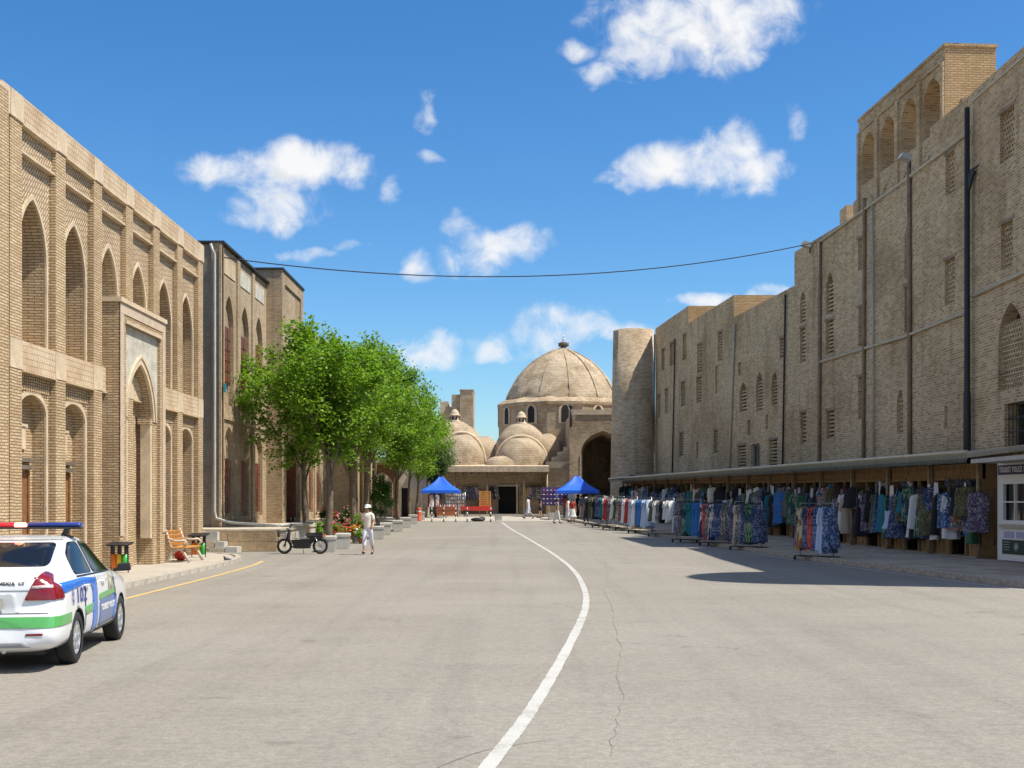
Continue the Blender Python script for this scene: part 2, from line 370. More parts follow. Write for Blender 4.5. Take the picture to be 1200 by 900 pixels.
M['ground'] = mat('dusty_earth', (.30, .26, .20), .95, var=.2, vscale=.2)
M['paving'] = mat('beige_paving', (.40, .355, .29), .9, var=.16, vscale=.7, bump=.3)
M['slab'] = mat('grey_paving_slab', (.37, .30, .225), .85, var=.22, vscale=1.5, bump=.5)
M['slab2'] = mat('pale_paving_slab', (.43, .36, .275), .85, var=.22, vscale=1.5, bump=.5)
M['kerb'] = mat('worn_kerb_concrete', (.40, .36, .30), .9, var=.35, vscale=6, bump=.8)
def worn_paint(name, c, under):
    m = bpy.data.materials.new(name); m.use_nodes = True; t = m.node_tree; n = N(t); b = t.nodes['Principled BSDF']
    P = n.new('ShaderNodeNewGeometry').outputs['Position']
    f = n.ramp(n.m('ADD', n.m('MULTIPLY', n.noise(P, 2.2, 4), .5), n.m('MULTIPLY', n.noise(P, 30, 5, .75), .5)), .49, .60)
    n.put(b.inputs['Base Color'], n.mix(n.m('MULTIPLY', f, .75), c, under)); b.inputs['Roughness'].default_value = .75; return m
M['line_w'] = worn_paint('worn_white_paint', (.475, .465, .43), (.31, .29, .26))
M['line_y'] = worn_paint('worn_yellow_paint', (.62, .42, .13), (.36, .31, .22))
def fabric(name, cols, scale=9, kind='blot'):
    m = bpy.data.materials.new(name); m.use_nodes = True; t = m.node_tree; n = N(t); b = t.nodes['Principled BSDF']
    P = n.new('ShaderNodeTexCoord').outputs['Object']; x, y, z = n.sep(P)
    if kind == 'plain': f = n.noise(P, 3, 3)
    elif kind == 'stripe': f = n.m('FRACT', n.m('ADD', n.m('MULTIPLY', n.m('ADD', x, y), scale*.55), n.m('MULTIPLY', n.noise(n.comb(x, y, n.m('MULTIPLY', z, .4)), 14, 2), .5)))
    elif kind == 'ikat': f = n.m('FRACT', n.m('MULTIPLY', n.m('ADD', n.noise(n.comb(n.m('MULTIPLY', x, 1.6), n.m('MULTIPLY', y, 1.6), n.m('MULTIPLY', z, .55)), scale, 4, .6), n.m('MULTIPLY', z, .3)), 3.2))
    else:
        vo = n.new('ShaderNodeTexVoronoi'); vo.inputs['Scale'].default_value = scale*1.6; n.put(vo.inputs['Vector'], n.v('ADD', P, n.v('SCALE', n.noise(P, 9, 3, color=True), None, .12)))
        f = n.m('FRACT', n.m('ADD', n.sep(vo.outputs['Color'])[0], n.m('MULTIPLY', vo.outputs['Distance'], .8)))
    r = n.new('ShaderNodeValToRGB'); r.color_ramp.interpolation = 'LINEAR' if kind == 'plain' else 'CONSTANT'
    e = r.color_ramp.elements; k = len(cols)
    while len(e) < k: e.new(.5)
    for i, c in enumerate(cols): e[i].position = i/k; e[i].color = (*c, 1)
    n.put(r.inputs[0], f); n.put(b.inputs['Base Color'], r.outputs[0]); b.inputs['Roughness'].default_value = .85
    b.inputs['Specular IOR Level'].default_value = .2; b.inputs['Sheen Weight'].default_value = .15
    return m

# ================================================================== GROUND
def strip_sheet(xs, ds, dz=0.0):
    mb = MB(); nx = len(xs)
    vs = [(x, d, g(d)+dz) for d in ds for x in xs]
    mb.add(vs, [(j*nx+i, j*nx+i+1, (j+1)*nx+i+1, (j+1)*nx+i) for j in range(len(ds)-1) for i in range(nx-1)]); return mb
rows = list(range(40, 101, 2))
struct(strip_sheet([-4000, -46, 46, 4000], [-600, -40, 20]+rows+[140, 400, 6000], -.02), 'ground', M['ground'])
struct(strip_sheet([-45, 0, 45], [-39, 0, 20]+rows[:24], 0.0), 'road', M['asphalt'])
fp = strip_sheet([-16, -4, 8], rows[22:]+[104], .004); struct(fp, 'far_pavement', M['paving'])

def ribbon(pts, wd, dz, n_sub=6):
    P = [Vector((p[0], p[1])) for p in pts]; out = []
    for i in range(len(P)-1):                       # Catmull-Rom
        p0, p1, p2, p3 = P[max(i-1, 0)], P[i], P[i+1], P[min(i+2, len(P)-1)]
        for k in range(n_sub):
            t = k/n_sub
            out.append(.5*((2*p1)+(p2-p0)*t+(2*p0-5*p1+4*p2-p3)*t*t+(3*p1-p0-3*p2+p3)*t**3))
    out.append(P[-1]); mb = MB(); vs = []
    for i, p in enumerate(out):
        t = (out[min(i+1, len(out)-1)]-out[max(i-1, 0)]).normalized(); nn = Vector((-t.y, t.x))
        ww = wd/2*(1+.16*(random.random()-.5))
        for s in (-1, 1):
            q = p+nn*ww*s; vs.append((q.x, q.y, g(q.y)+dz))
    mb.add(vs, [(2*i, 2*i+1, 2*i+3, 2*i+2) for i in range(len(out)-1)]); return mb
LINE = [(588,612),(598,619.5),(613,628),(630,638),(648,649),(663,660),(675,672),(682,684),(686.5,697),(686,712),(681,727),(671,748),(655,778),(635,812),(613,846),(588,878),(566,906)]
struct(ribbon([gp(*p) for p in LINE], .125, .005, 16), 'road_line', M['line_w'])
cr = [gp(x, y) for x, y in ((709, 655), (712, 680), (708, 693), (718, 715), (720, 735), (727, 760), (724, 790), (729, 815), (722, 850), (716, 872), (712, 890))]
cr = [cr[i].lerp(cr[i+1], t) for i in range(len(cr)-1) for t in (0, .2, .4, .6, .8)]
struct(ribbon([(p.x+random.uniform(-.022, .022), p.y+random.uniform(-.04, .04)) for p in cr], .0065, .004, 3), 'road_crack', mat('crack_fill', (.20, .185, .16), .95))
cr = [gp(x, y) for x, y in ((500, 905), (560, 882), (612, 872), (640, 868))]
struct(ribbon(cr, .008, .004, 5), 'road_seam', mat('seam_fill', (.19, .175, .15), .95))
struct(ribbon([(-7.5, 8), (-7.5, 18), (-7.5, 27.7), (-7.5, 32), (-7.6, 36), (-7.85, 39)], .11, .005), 'yellow_road_line', M['line_y'])
struct(ribbon([(14.68-.129*d-.42, d) for d in (10, 20, 30, 40, 47)], .09, .005), 'white_edge_line', M['line_w'])
# left pavement with kerb stones
KH = .11
kl = [(-8.45, -8), (-8.45, 8), (-8.45, 20), (-8.45, 30), (-8.44, 35), (-8.5, 37.5), (-8.75, 39.8), (-9.3, 41.4), (-10.2, 42.4), (-11.4, 42.9)]
pv = MB(); pv.prism([(-30, -8)]+[(x-.16, d) for x, d in kl[:5]]+[(-8.66, 37.4), (-8.9, 39.7), (-9.42, 41.25), (-10.25, 42.23), (-11.4, 42.74), (-30, 43.2)], KH, lambda u, v, w_: (u, v, g(v)+w_-.005 if w_ else -.3))
LP = struct(pv, 'left_pavement', M['paving'])
def kerb_run(pts, step, wd, hh, parent, side=-1):
    P = [Vector(p) for p in pts]; seg = []; acc_ = 0
    L = [0]
    for i in range(len(P)-1): L.append(L[-1]+(P[i+1]-P[i]).length)
    def pos(s):
        for i in range(len(P)-1):
            if s <= L[i+1] or i == len(P)-2: return P[i].lerp(P[i+1], (s-L[i])/(L[i+1]-L[i]))
    metas = []
    for v in range(4):
        mb = MB(); jx = lambda a: a*(random.random()-.5)
        l = step/2-.012
        mb.hexa([(-l, -wd/2, -.3), (l, -wd/2, -.3), (l, wd/2, -.3), (-l, wd/2, -.3),
                 (-l+jx(.03), -wd/2+.01+jx(.02), hh+jx(.012)), (l+jx(.03), -wd/2+.01+jx(.02), hh+jx(.012)), (l, wd/2, hh+jx(.006)), (-l, wd/2, hh+jx(.006))])
        metas.append(mb.mesh('kerb_stone', M['kerb']))
    s = step/2
    while s < L[-1]-step/2:
        a, b = pos(s-step/2), pos(s+step/2); c = (a+b)/2; t = b-a
        link('kerb_stone', random.choice(metas), parent, (c.x, c.y, g(c.y)), math.atan2(t.y, t.x)); s += step
kerb_run(kl[1:], .95, .18, KH+.006, LP)
# right pavement: slabs and kerb
KR = lambda d: 14.68-.129*d
rp = MB(); dd = [6]+list(range(10, 93, 2))
vs = []
for d in dd: vs += [(KR(d)+.1, d, g(d)+.09), (KR(d)+9, d, g(d)+.09)]
rp.add(vs, [(2*i, 2*i+1, 2*i+3, 2*i+2) for i in range(len(dd)-1)])
RP = struct(rp, 'right_pavement', M['slab'])
kerb_run([(KR(d), d) for d in range(8, 92, 3)], 1.0, .2, .14, RP)
sl_me = []
for v in range(6):
    mb = MB(); a, b = .48, .36; t = [(random.random()-.5)*.008 for _ in range(4)]
    mb.hexa([(-a, -b, .05), (a, -b, .05), (a, b, .05), (-a, b, .05)]+[(x, y, .128+q) for (x, y), q in zip(((-a+.006, -b+.006), (a-.006, -b+.006), (a-.006, b-.006), (-a+.006, b-.006)), t)])
    sl_me.append(mb.mesh('paving_slab', M['slab'] if v % 2 else M['slab2']))
ang = math.atan2(1, -.129)
ns = 0
for i in range(42):
    for j in range(6):
        dm = 24.5+i*.985+(.49 if j % 2 else 0)
        off = .47+j*.735
        x = KR(dm)+off*1.008; y = dm+off*.129
        o = link('paving_slab', random.choice(sl_me), RP, (x, y, g(y)), ang)

# ================================================================== WALL BUILDER
def arch_h(s, w_, rise, c=.55):
    """height above the spring line of a pointed arch at |s|<=w_"""
    s = min(abs(s), w_)/w_
    return rise*math.sqrt(max((1+c)**2-(s+c)**2, 0))/math.sqrt((1+c)**2-c*c)
def wall(mb, O, U, Nn, u0, u1, z0, z1, holes=(), mi=0, rmi=None, bmi=None, seg=14, c=.55):
    """wall face from O along U (unit 2D), outward normal Nn; holes: dict(u0,u1,z0,z1,rise,depth,back)"""
    U = Vector(U); Nn = Vector(Nn); O = Vector(O)
    def pt(u, z, dn=0.0): q = O+U*u-Nn*dn; return (q.x, q.y, z)
    us = sorted({u0, u1, *[h['u0'] for h in holes], *[h['u1'] for h in holes]}); zs = sorted({z0, z1, *[h['z0'] for h in holes], *[h['z1'] for h in holes]})
    us = [u for u in us if u0-1e-6 <= u <= u1+1e-6]; zs = [z for z in zs if z0-1e-6 <= z <= z1+1e-6]
    for a, b in zip(us, us[1:]):
        run = None
        for e, f in zip(zs, zs[1:]):
            um, zm = (a+b)/2, (e+f)/2
            inh = any(h['u0'] < um < h['u1'] and h['z0'] < zm < h['z1'] for h in holes)
            if not inh: run = (run[0], f) if run else (e, f)
            if inh and run: mb.quad(pt(a, run[0]), pt(b, run[0]), pt(b, run[1]), pt(a, run[1]), mi); run = None
        if run: mb.quad(pt(a, run[0]), pt(b, run[0]), pt(b, run[1]), pt(a, run[1]), mi)
    for h in holes:
        a, b, e, f = h['u0'], h['u1'], h['z0'], h['z1']; rise = h.get('rise', 0); dp = h['depth']; r_ = h.get('rmi', rmi if rmi is not None else mi)
        uc, hw = (a+b)/2, (b-a)/2
        if rise:
            ss = [uc-hw*math.cos(math.pi*k/seg) for k in range(seg+1)]
            top = [(s, f-rise+arch_h(s-uc, hw, rise, h.get('c', c))) for s in ss]
            for (s1, t1), (s2, t2) in zip(top, top[1:]):
                mb.quad(pt(s1, t1), pt(s2, t2), pt(s2, f), pt(s1, f), mi)
        else: top = [(a, f), (b, f)]
        out = [(a, e)]+top+[(b, e)]
        for (s1, t1), (s2, t2) in zip(out, out[1:]+out[:1]):
            mb.quad(pt(s1, t1), pt(s2, t2), pt(s2, t2, dp), pt(s1, t1, dp), r_)
        if h.get('back', True):
            bm_ = h.get('bmi', bmi if bmi is not None else mi)
            for (s1, t1), (s2, t2) in zip(top, top[1:]):
                mb.quad(pt(s1, e, dp), pt(s2, e, dp), pt(s2, t2, dp), pt(s1, t1, dp), bm_)
    return pt
def arch_trim(mb, pt, uc, hw, zs, rise, tw, dn0, dn1, mi=0, seg=14, legs=0.0, c=.55):
    """raised strip following a pointed arch (outer edge hw+tw), between depths dn0 (front) and dn1"""
    A = []; B = []; hw -= .006; tw += .006; legs = max(legs-.004, 0)
    if legs: A.append((uc-hw, zs-legs)); B.append((uc-hw-tw, zs-legs))
    for k in range(seg+1):
        s = -math.cos(math.pi*k/seg)
        A.append((uc+s*hw, zs+arch_h(s*hw, hw, rise, c))); B.append((uc+s*(hw+tw), zs+arch_h(s*(hw+tw), hw+tw, rise+tw*1.25, c)))
    if legs: A.append((uc+hw, zs-legs)); B.append((uc+hw+tw, zs-legs))
    for i in range(len(A)-1):
        mb.hexa([pt(*A[i], dn1), pt(*B[i], dn1), pt(*B[i], dn0), pt(*A[i], dn0), pt(*A[i+1], dn1), pt(*B[i+1], dn1), pt(*B[i+1], dn0), pt(*A[i+1], dn0)], mi)

# ================================================================== LEFT MADRASA (facade along +Y at x = FX, facing +X)
FX = -10.38; P0_, PITCH = 25.9, 2.56; REC = .17; Y0, Y1 = 25.12, 41.6
LM = thing('brick_madrasa', 'two-storey tan brick madrasa with pointed arch niches behind the police car', 'building', (-14, 33.5, KH))
O, U, Nn = (FX-REC, 0), (0, 1), (1, 0)
mb = MB(); holes_u = []; holes_l = []
PC = [P0_+PITCH*i for i in range(7)]
bays = [(PC[i]+PC[i+1])/2 for i in range(6)]
for i, bc in enumerate(bays):
    if i in (2, 3):
        holes_u.append(dict(u0=bc-.72, u1=bc+.72, z0=6.0, z1=8.52, rise=1.25, depth=.55))
    else:
        holes_u.append(dict(u0=bc-.80, u1=bc+.80, z0=5.3, z1=8.52, rise=1.35, depth=1.1))
        holes_l.append(dict(u0=bc-.78, u1=bc+.78, z0=.1, z1=4.23, rise=.42, depth=.30, c=.05))
wall(mb, O, U, Nn, Y0, Y1, .0, 9.9, holes_u+holes_l, 0, 0, 0)
mb.box(-22, FX-.9, Y0+.01, Y1-.01, 9.7, 9.9); mb.quad((-22, Y1-.003, 0), (FX-REC, Y1-.003, 0), (FX-REC, Y1-.003, 9.9), (-22, Y1-.003, 9.9))
mb.quad((-22, Y0, 0), (-22, Y1, 0), (-22, Y1, 9.9), (-22, Y0, 9.9))
mb.build('wall', M['brick_l'], LM)
for i, y in enumerate(PC):
    m2 = MB(); m2.box(FX-REC-.02, FX, y-.31, y+.31, .05, 4.68); m2.box(FX-REC-.02, FX, y-.31, y+.31, 5.3, 9.9)
    if i not in (): m2.build('pilaster', M['brick_l'], LM)
PIECE = {}
def piece(name, key, fn, mats, parent, loc):
    if key not in PIECE: PIECE[key] = fn().mesh(name, mats)
    r = parent
    while r.parent: r = r.parent
    return link(name, PIECE[key], parent, Vector(loc)-BASE.get(r.name, Vector()))
cw = PITCH-.62
for i, y in enumerate(PC):                      # blocks above the pilasters
    piece('frieze_block', 'fb', lambda: MB().box(-.3, .012, -.32, .32, 0, .62), M['plaster'], LM, (FX, y, 4.68))
    piece('parapet_block', 'pb', lambda: MB().box(-.35, .03, -.33, .33, 0, .56), M['plaster'], LM, (FX, y, 9.9))
for i, y in enumerate(bays):
    piece('frieze_panel', 'fp', lambda: MB().box(-.3, .0, -cw/2, cw/2, .0, .62).box(-.3, .035, -cw/2, cw/2, -.035, .0), M['frieze'], LM, (FX, y, 4.68))
    piece('parapet_panel', 'pp', lambda: MB().box(-.35, .02, -cw/2+.01, cw/2-.01, 0, .56), M['frieze'], LM, (FX, y, 9.9))
    piece('cornice_strip', 'cs', lambda: MB().box(-.35, .05, -cw/2-.002, cw/2+.002, -.045, -.002), M['plaster'], LM, (FX, y, 9.9))
    piece('brick_panel', 'bp', lambda: MB().box(-.3, -.09, -cw/2, cw/2, 0, .50), M['brick_pat'], LM, (FX, y, 9.35))
    piece('ledge', 'lg', lambda: MB().box(-.3, -.015, -cw/2, cw/2, 0, .05), M['plaster'], LM, (FX, y, 9.30))
    sp = MB(); hw = .72 if i in (2, 3) else .80; sz = 8.52-(1.25 if i in (2, 3) else 1.35)
    # patterned brick spandrel: thin skin above the arch
    ptf = lambda u, z, dn=0.0: (FX-dn, u, z)
    rise_ = 8.52-sz; tw_ = .085
    seg = 14; prev = None
    a_, b_ = y-cw/2+.002, y+cw/2-.002
    xs = [a_]+[y-(hw+tw_)*math.cos(math.pi*k/seg) for k in range(seg+1)]+[b_]
    zz = [sz-.6]+[sz+arch_h(x-y, hw+tw_, rise_+tw_*1.25) for x in xs[1:-1]]+[sz-.6]
    zz[1] = sz; zz[-2] = sz
    for k in range(len(xs)-1):
        sp.hexa([ptf(xs[k], zz[k], REC+.01), ptf(xs[k+1], zz[k+1], REC+.01), ptf(xs[k+1], zz[k+1], REC-.012), ptf(xs[k], zz[k], REC-.012),
                 ptf(xs[k], 9.30, REC+.01), ptf(xs[k+1], 9.30, REC+.01), ptf(xs[k+1], 9.30, REC-.012), ptf(xs[k], 9.30, REC-.012)])
    sp.build('spandrel', M['brick_pat'], LM)
    tr = MB(); arch_trim(tr, ptf, y, hw, sz, rise_, tw_, REC-.03, REC+.02, legs=sz-5.3 if i not in (2, 3) else 1.1); tr.build('arch_trim', M['plaster'], LM)
    if i in (2, 3):                              # white lattice windows above the portal
        lw = MB(); cx_ = FX-REC-.5
        for k in range(26):
            z = 6.02+k*.094
            if z > 8.4: break
            hw2 = hw*.99 if z < sz else max(.04, hw*(1-((z-sz)/rise_)**1.6))
            lw.box(cx_, cx_+.05, y-hw2, y+hw2, z, z+.05)
        for k in range(-3, 4):
            lw.box(cx_-.02, cx_+.03, y+k*.2-.02, y+k*.2+.02, 6.02, min(8.4, sz+arch_h(k*.2, hw, rise_)))
        lw.build('window_lattice', M['white'], LM)
    else:
        so_ = MB()                                # leaning soldier bricks under the frieze
        for k in range(15):
            u = y-cw/2+.05+k*(cw-.1)/15
            so_.hexa([(FX-REC-.01, u, 4.29), (FX-REC-.01, u+.07, 4.29), (FX-REC+.05, u+.07, 4.29), (FX-REC+.05, u, 4.29),
                      (FX-REC-.01, u+.05, 4.64), (FX-REC-.01, u+.12, 4.64), (FX-REC+.05, u+.12, 4.64), (FX-REC+.05, u+.05, 4.64)])
        so_.build('soldier_course', M['brick_l'], LM)
        tr = MB(); arch_trim(tr, ptf, y, .78, 4.23-.42, .42, .09, REC-.03, REC+.02, legs=3.7, c=.05); tr.build('arch_trim', M['plaster'], LM)
        bx = FX-REC-.30
        dr = MB(); dr.box(bx, bx+.03, y-.43, y+.43, .14, 2.52); door = dr.build('door', M['wood'], LM)
        fr = MB()
        for s in (-1, 1):
            fr.box(bx, bx+.07, y+s*.45-.04, y+s*.45+.04, .12, 2.58); fr.box(bx+.03, bx+.045, y+s*.21-.15, y+s*.21+.15, .4, 1.2); fr.box(bx+.03, bx+.045, y+s*.21-.15, y+s*.21+.15, 1.4, 2.4)
        fr.build('door_frame', M['wood'], door)
        for zz_ in (2.60, 2.76):
            MB().box(bx, bx+.15, y-.62, y+.62, zz_, zz_+.09).build('lintel', M['bark'], LM)
        MB().box(bx, bx+.04, y-.33, y+.33, 3.05, 3.55).box(bx+.04, bx+.07, y-.38, y+.38, 3.55, 3.6).build('plaster_panel', M['plaster'], LM)
# near projecting mass, mostly out of the picture
nm = MB(); nm.box(-22, FX+.12, 8, Y0, .05, 10.22); nm.build('end_block', M['brick_pat'], LM)
MB().box(FX+.12, FX+.17, Y0-.45, Y0-.02, .1, 10.2).build('pilaster', M['brick_l'], LM)
MB().box(-22, FX+.16, 8, Y0+.0, 10.22, 10.3).build('coping', M['plaster'], LM)
MB().box(FX-.35, FX+.02, Y0+.01, PC[0]-.34, 9.9, 10.46).build('parapet_block', M['plaster'], LM)
# portal
PX = -10.02; PA, PB = 31.62, 35.72; pcx = (PA+PB)/2
pm = MB()
# front frame rebuilt as piers + recessed arch panel
pm.quad((FX-.3, PA, .05), (PX, PA, .05), (PX, PA, 7.0), (FX-.3, PA, 7.0)); pm.quad((FX-.3, PB, .05), (PX, PB, .05), (PX, PB, 7.0), (FX-.3, PB, 7.0))
wall(pm, (PX, 0), U, Nn, PA, PB, .05, 7.0, [dict(u0=PA+.5, u1=PB-.5, z0=.05, z1=6.5, depth=.10, back=False)], 0, 0, 0)
wall(pm, (PX-.10, 0), U, Nn, PA+.5, PB-.5, .05, 6.5, [dict(u0=pcx-1.18, u1=pcx+1.18, z0=.05, z1=5.62, rise=1.5, depth=1.7)], 0, 0, 0)
portal = pm.build('portal', M['brick_l'], LM)
MB().box(FX-.3, PX+.06, PA-.05, PB+.05, 7.0, 7.12).build('portal_coping', M['plaster'], portal)
for a in (PA, PB-.28):
    MB().box(PX-.02, PX+.02, a+.0, a+.28, 1.0, 6.72).build('marble_strip', M['pinkmarble'], portal)
MB().box(PX-.02, PX+.02, PA, PB, 6.725, 6.99).build('marble_strip', M['pinkmarble'], portal)
MB().box(PX-.02, PX+.05, PA+.42, PB-.42, 6.5, 6.58).build('ledge', M['plaster'], portal)
ptp = lambda u, z, dn=0.0: (PX-.10-dn, u, z)
sp = MB(); seg = 14; hw = 1.18; tw_ = .2; sz = 4.12; rs = 1.5
xs = [PA+.502]+[pcx-(hw+tw_)*math.cos(math.pi*k/seg) for k in range(seg+1)]+[PB-.502]
zz = [sz-.02]+[sz+arch_h(x-pcx, hw+tw_, rs+tw_*1.25) for x in xs[1:-1]]+[sz-.02]
for k in range(len(xs)-1):
    sp.hexa([ptp(xs[k], zz[k], .01), ptp(xs[k+1], zz[k+1], .01), ptp(xs[k+1], zz[k+1], -.02), ptp(xs[k], zz[k], -.02),
             ptp(xs[k], 6.49, .01), ptp(xs[k+1], 6.49, .01), ptp(xs[k+1], 6.49, -.02), ptp(xs[k], 6.49, -.02)])
sp.build('spandrel', M['marble'], portal)
tr = MB(); arch_trim(tr, ptp, pcx, hw, sz, rs, .11, -.03, .05); tr.build('arch_trim', M['plaster'], portal)
tr = MB(); arch_trim(tr, ptp, pcx, hw+.14, sz, rs+.17, .06, -.06, .0); tr.build('arch_trim', M['plaster'], portal)
for s in (-1, 1):
    c0 = pcx+s*1.18
    MB().box(PX-.40, PX-.12, min(c0, c0-s*.16), max(c0, c0-s*.16), .85, 4.05).build('jamb_panel', M['plaster'], portal)
    MB().box(PX-.46, PX-.105, min(c0, c0-s*.22), max(c0, c0-s*.22), 4.05, 4.2).build('impost', M['brick_l'], portal)
dr = MB(); dr.box(PX-1.76, PX-1.7, pcx-.75, pcx+.75, .15, 2.9); door = dr.build('door', M['wood'], portal)
fr = MB()
for s in (-1, 1):
    fr.box(PX-1.7, PX-1.66, pcx+s*.37-.28, pcx+s*.37+.28, .4, 1.4); fr.box(PX-1.7, PX-1.66, pcx+s*.37-.28, pcx+s*.37+.28, 1.6, 2.75)
fr.build('door_panel', M['wood'], door)
MB().box(PX-.9, PX-.87, pcx+.9, pcx+1.02, 2.35, 3.05).build('notice_board', M['wood_red'], portal)

# ================================================================== SECOND LEFT BUILDING (on a stone terrace)
TZ = .86
TR = thing('stone_terrace', 'low stone-faced terrace with patched slabs behind the parked moped', 'terrace', (-12, 60, .05))
t = MB(); t.box(-26, -8.62, 45.5, 78, -.1, TZ-.07); t.build('core', M['stone'], TR)
MB().box(-26, -8.52, 45.40, 78, TZ-.07, TZ).build('coping', M['stone'], TR)
xx = -12.0; k = 0
while xx < -8.7:
    wd = random.choice((.45, .8, 1.05)) if k not in (4,) else .35
    x1 = min(xx+wd, -8.62)
    for z0, z1 in ((.06, .42), (.42, TZ-.08)):
        q = MB(); q.box(xx+.006, x1-.006, 45.36-random.random()*.03, 45.49, z0+.005, z1-.005)
        q.build('facing_stone', M[random.choice(('stone', 'stone_rust', 'stone', 'concrete'))], TR)
    xx = x1; k += 1
yy = 45.5
while yy < 60:
    q = MB(); q.box(-8.61, -8.56-random.random()*.02, yy+.006, yy+1.2, .06, TZ-.08); q.build('facing_stone', M[random.choice(('stone', 'stone_rust', 'concrete'))], TR); yy += 1.21
SB = thing('loose_stone_steps', 'stack of patched stone blocks forming steps at the brick corner', 'steps', (-10.9, 44.6, .0))
for (a, b, z0, z1, m_) in ((-11.55, -10.95, .02, .22, 'stone_rust'), (-10.94, -10.35, .02, .2, 'stone'), (-10.34, -9.9, .02, .24, 'concrete'), (-11.5, -11.15, .22, .5, 'concrete_d'), (-11.14, -10.75, .22, .44, 'stone'), (-10.74, -10.4, .2, .42, 'concrete'),
                           (-11.5, -11.2, .5, .8, 'stone'), (-11.19, -10.7, .45, .78, 'concrete')):
    MB().box(a, b-.01, 44.55+z0*.9, 45.33, z0, z1).build('stone_block', M[m_], SB)
B2X = -11.36; B2 = thing('plastered_madrasa', 'smooth tan madrasa with a tall portal and red window shutters behind the trees', 'building', (-16, 62, TZ))
mb = MB(); H2 = 12.0; Ya, Yb = 48.6, 57.6
hs_ = []
for k in range(3):
    c_ = Ya+1.45+k*2.95
    hs_ += [dict(u0=c_-.78, u1=c_+.78, z0=5.75, z1=10.2, rise=1.2, depth=.2), dict(u0=c_-.78, u1=c_+.78, z0=TZ+.4, z1=4.9, rise=.8, depth=.2)]
hs2 = []
for k in range(4):
    c_ = 65+k*2.7
    hs2 += [dict(u0=c_-.78, u1=c_+.78, z0=5.75, z1=9.8, rise=1.2, depth=.2), dict(u0=c_-.78, u1=c_+.78, z0=TZ+.4, z1=4.9, rise=.8, depth=.2)]
wall(mb, (B2X-.08, 0), U, Nn, Ya, Yb, TZ, H2, hs_, 0); wall(mb, (B2X-.08, 0), U, Nn, 63.4, 75.4, TZ, 11.5, hs2, 0)
mb.box(-24, B2X-.6, Ya+.02, Yb, H2-.4, H2-.02); mb.box(-24, B2X-.6, 63.4, 75.4, 11.0, 11.48)
mb.build('wall', M['b2face'], B2)
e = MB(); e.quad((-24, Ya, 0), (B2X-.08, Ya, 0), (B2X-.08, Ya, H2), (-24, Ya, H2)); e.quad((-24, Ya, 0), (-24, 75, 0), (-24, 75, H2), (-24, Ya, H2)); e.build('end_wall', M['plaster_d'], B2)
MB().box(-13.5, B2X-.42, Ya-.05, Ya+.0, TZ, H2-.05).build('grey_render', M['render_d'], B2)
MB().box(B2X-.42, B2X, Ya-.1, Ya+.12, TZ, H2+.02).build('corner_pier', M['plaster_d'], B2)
MB().box(-24, B2X+.08, Ya-.14, Yb, H2+.02, H2+.10).build('roof_edge', M['iron'], B2)
for c_, h_ in [(Ya+1.45+k*2.95, 11.0) for k in range(3)]+[(65+k*2.7, 10.6) for k in range(4)]:
    for q in (c_-1.475, ): MB().box(B2X-.09, B2X, q-.24, q+.24, TZ+.01, h_+.9).build('pilaster', M['b2face'], B2)
    MB().box(B2X-.09, B2X-.05, c_-1.0, c_+1.0, h_-.06, h_+.6).build('tile_panel', M['marble'] if int(c_) % 2 else M['frieze'], B2)
    MB().box(B2X-.09, B2X, c_-1.2, c_+1.2, 5.15, 5.4).build('string_course', M['b2face'], B2)
    ptf = lambda u, z, dn=0.0: (B2X-.08-dn, u, z)
    wx = B2X-.08-.2
    for z0, z1 in ((6.6, 8.95), (TZ+.55, 3.6)):
        fr = MB(); fr.box(wx+.01, wx+.07, c_-.62, c_+.62, z0, z1); wn = fr.build('window', M['glass_dark'], B2)
        for s in (-1, 1):
            q = MB(); q.box(wx+.075, wx+.10, c_+s*.31-.28, c_+s*.31+.28, z0+.03, z1-.03)
            for kk in range(5): q.box(wx+.10, wx+.125, c_+s*.31-.25, c_+s*.31+.25, z0+.1+kk*(z1-z0-.2)/5, z0+.05+(kk+.8)*(z1-z0-.1)/5)
            q.build('shutter', M['wood_red'], wn)
# pishtaq
pq = MB(); PXX = -10.69; ya, yb = 57.6, 63.4
pq.quad((-18, ya, TZ), (PXX, ya, TZ), (PXX, ya, 12.66), (-18, ya, 12.66)); pq.quad((-18, yb, TZ), (PXX, yb, TZ), (PXX, yb, 12.66), (-18, yb, 12.66))
wall(pq, (PXX, 0), U, Nn, ya, yb, TZ, 12.66, [dict(u0=ya+1.0, u1=yb-1.0, z0=TZ, z1=9.0, rise=2.0, depth=1.3), dict(u0=ya+.7, u1=yb-.7, z0=10.5, z1=12.1, depth=.08)], 0)
pq.quad((-18, ya, 12.66), (PXX, ya, 12.66), (PXX, yb, 12.66), (-18, yb, 12.66)); pq.quad((-18, ya, TZ), (-18, yb, TZ), (-18, yb, 12.66), (-18, ya, 12.66))
pqo = pq.build('portal', M['b2face'], B2)
MB().box(-18, PXX+.06, ya-.06, yb+.06, 12.66, 12.76).build('coping', M['iron'], pqo)
d_ = MB(); d_.box(PXX-1.29, PXX-1.2, ya+1.3, yb-1.3, TZ, 4.6); do = d_.build('door', M['wood_red'], B2)
q = MB()
for a in range(2):
    for b_ in range(4): q.box(PXX-1.2, PXX-1.15, ya+1.45+a*1.5, ya+2.8+a*1.5, TZ+.2+b_*.9, TZ+.95+b_*.9)
q.build('door_panel', M['wood_red'], do)
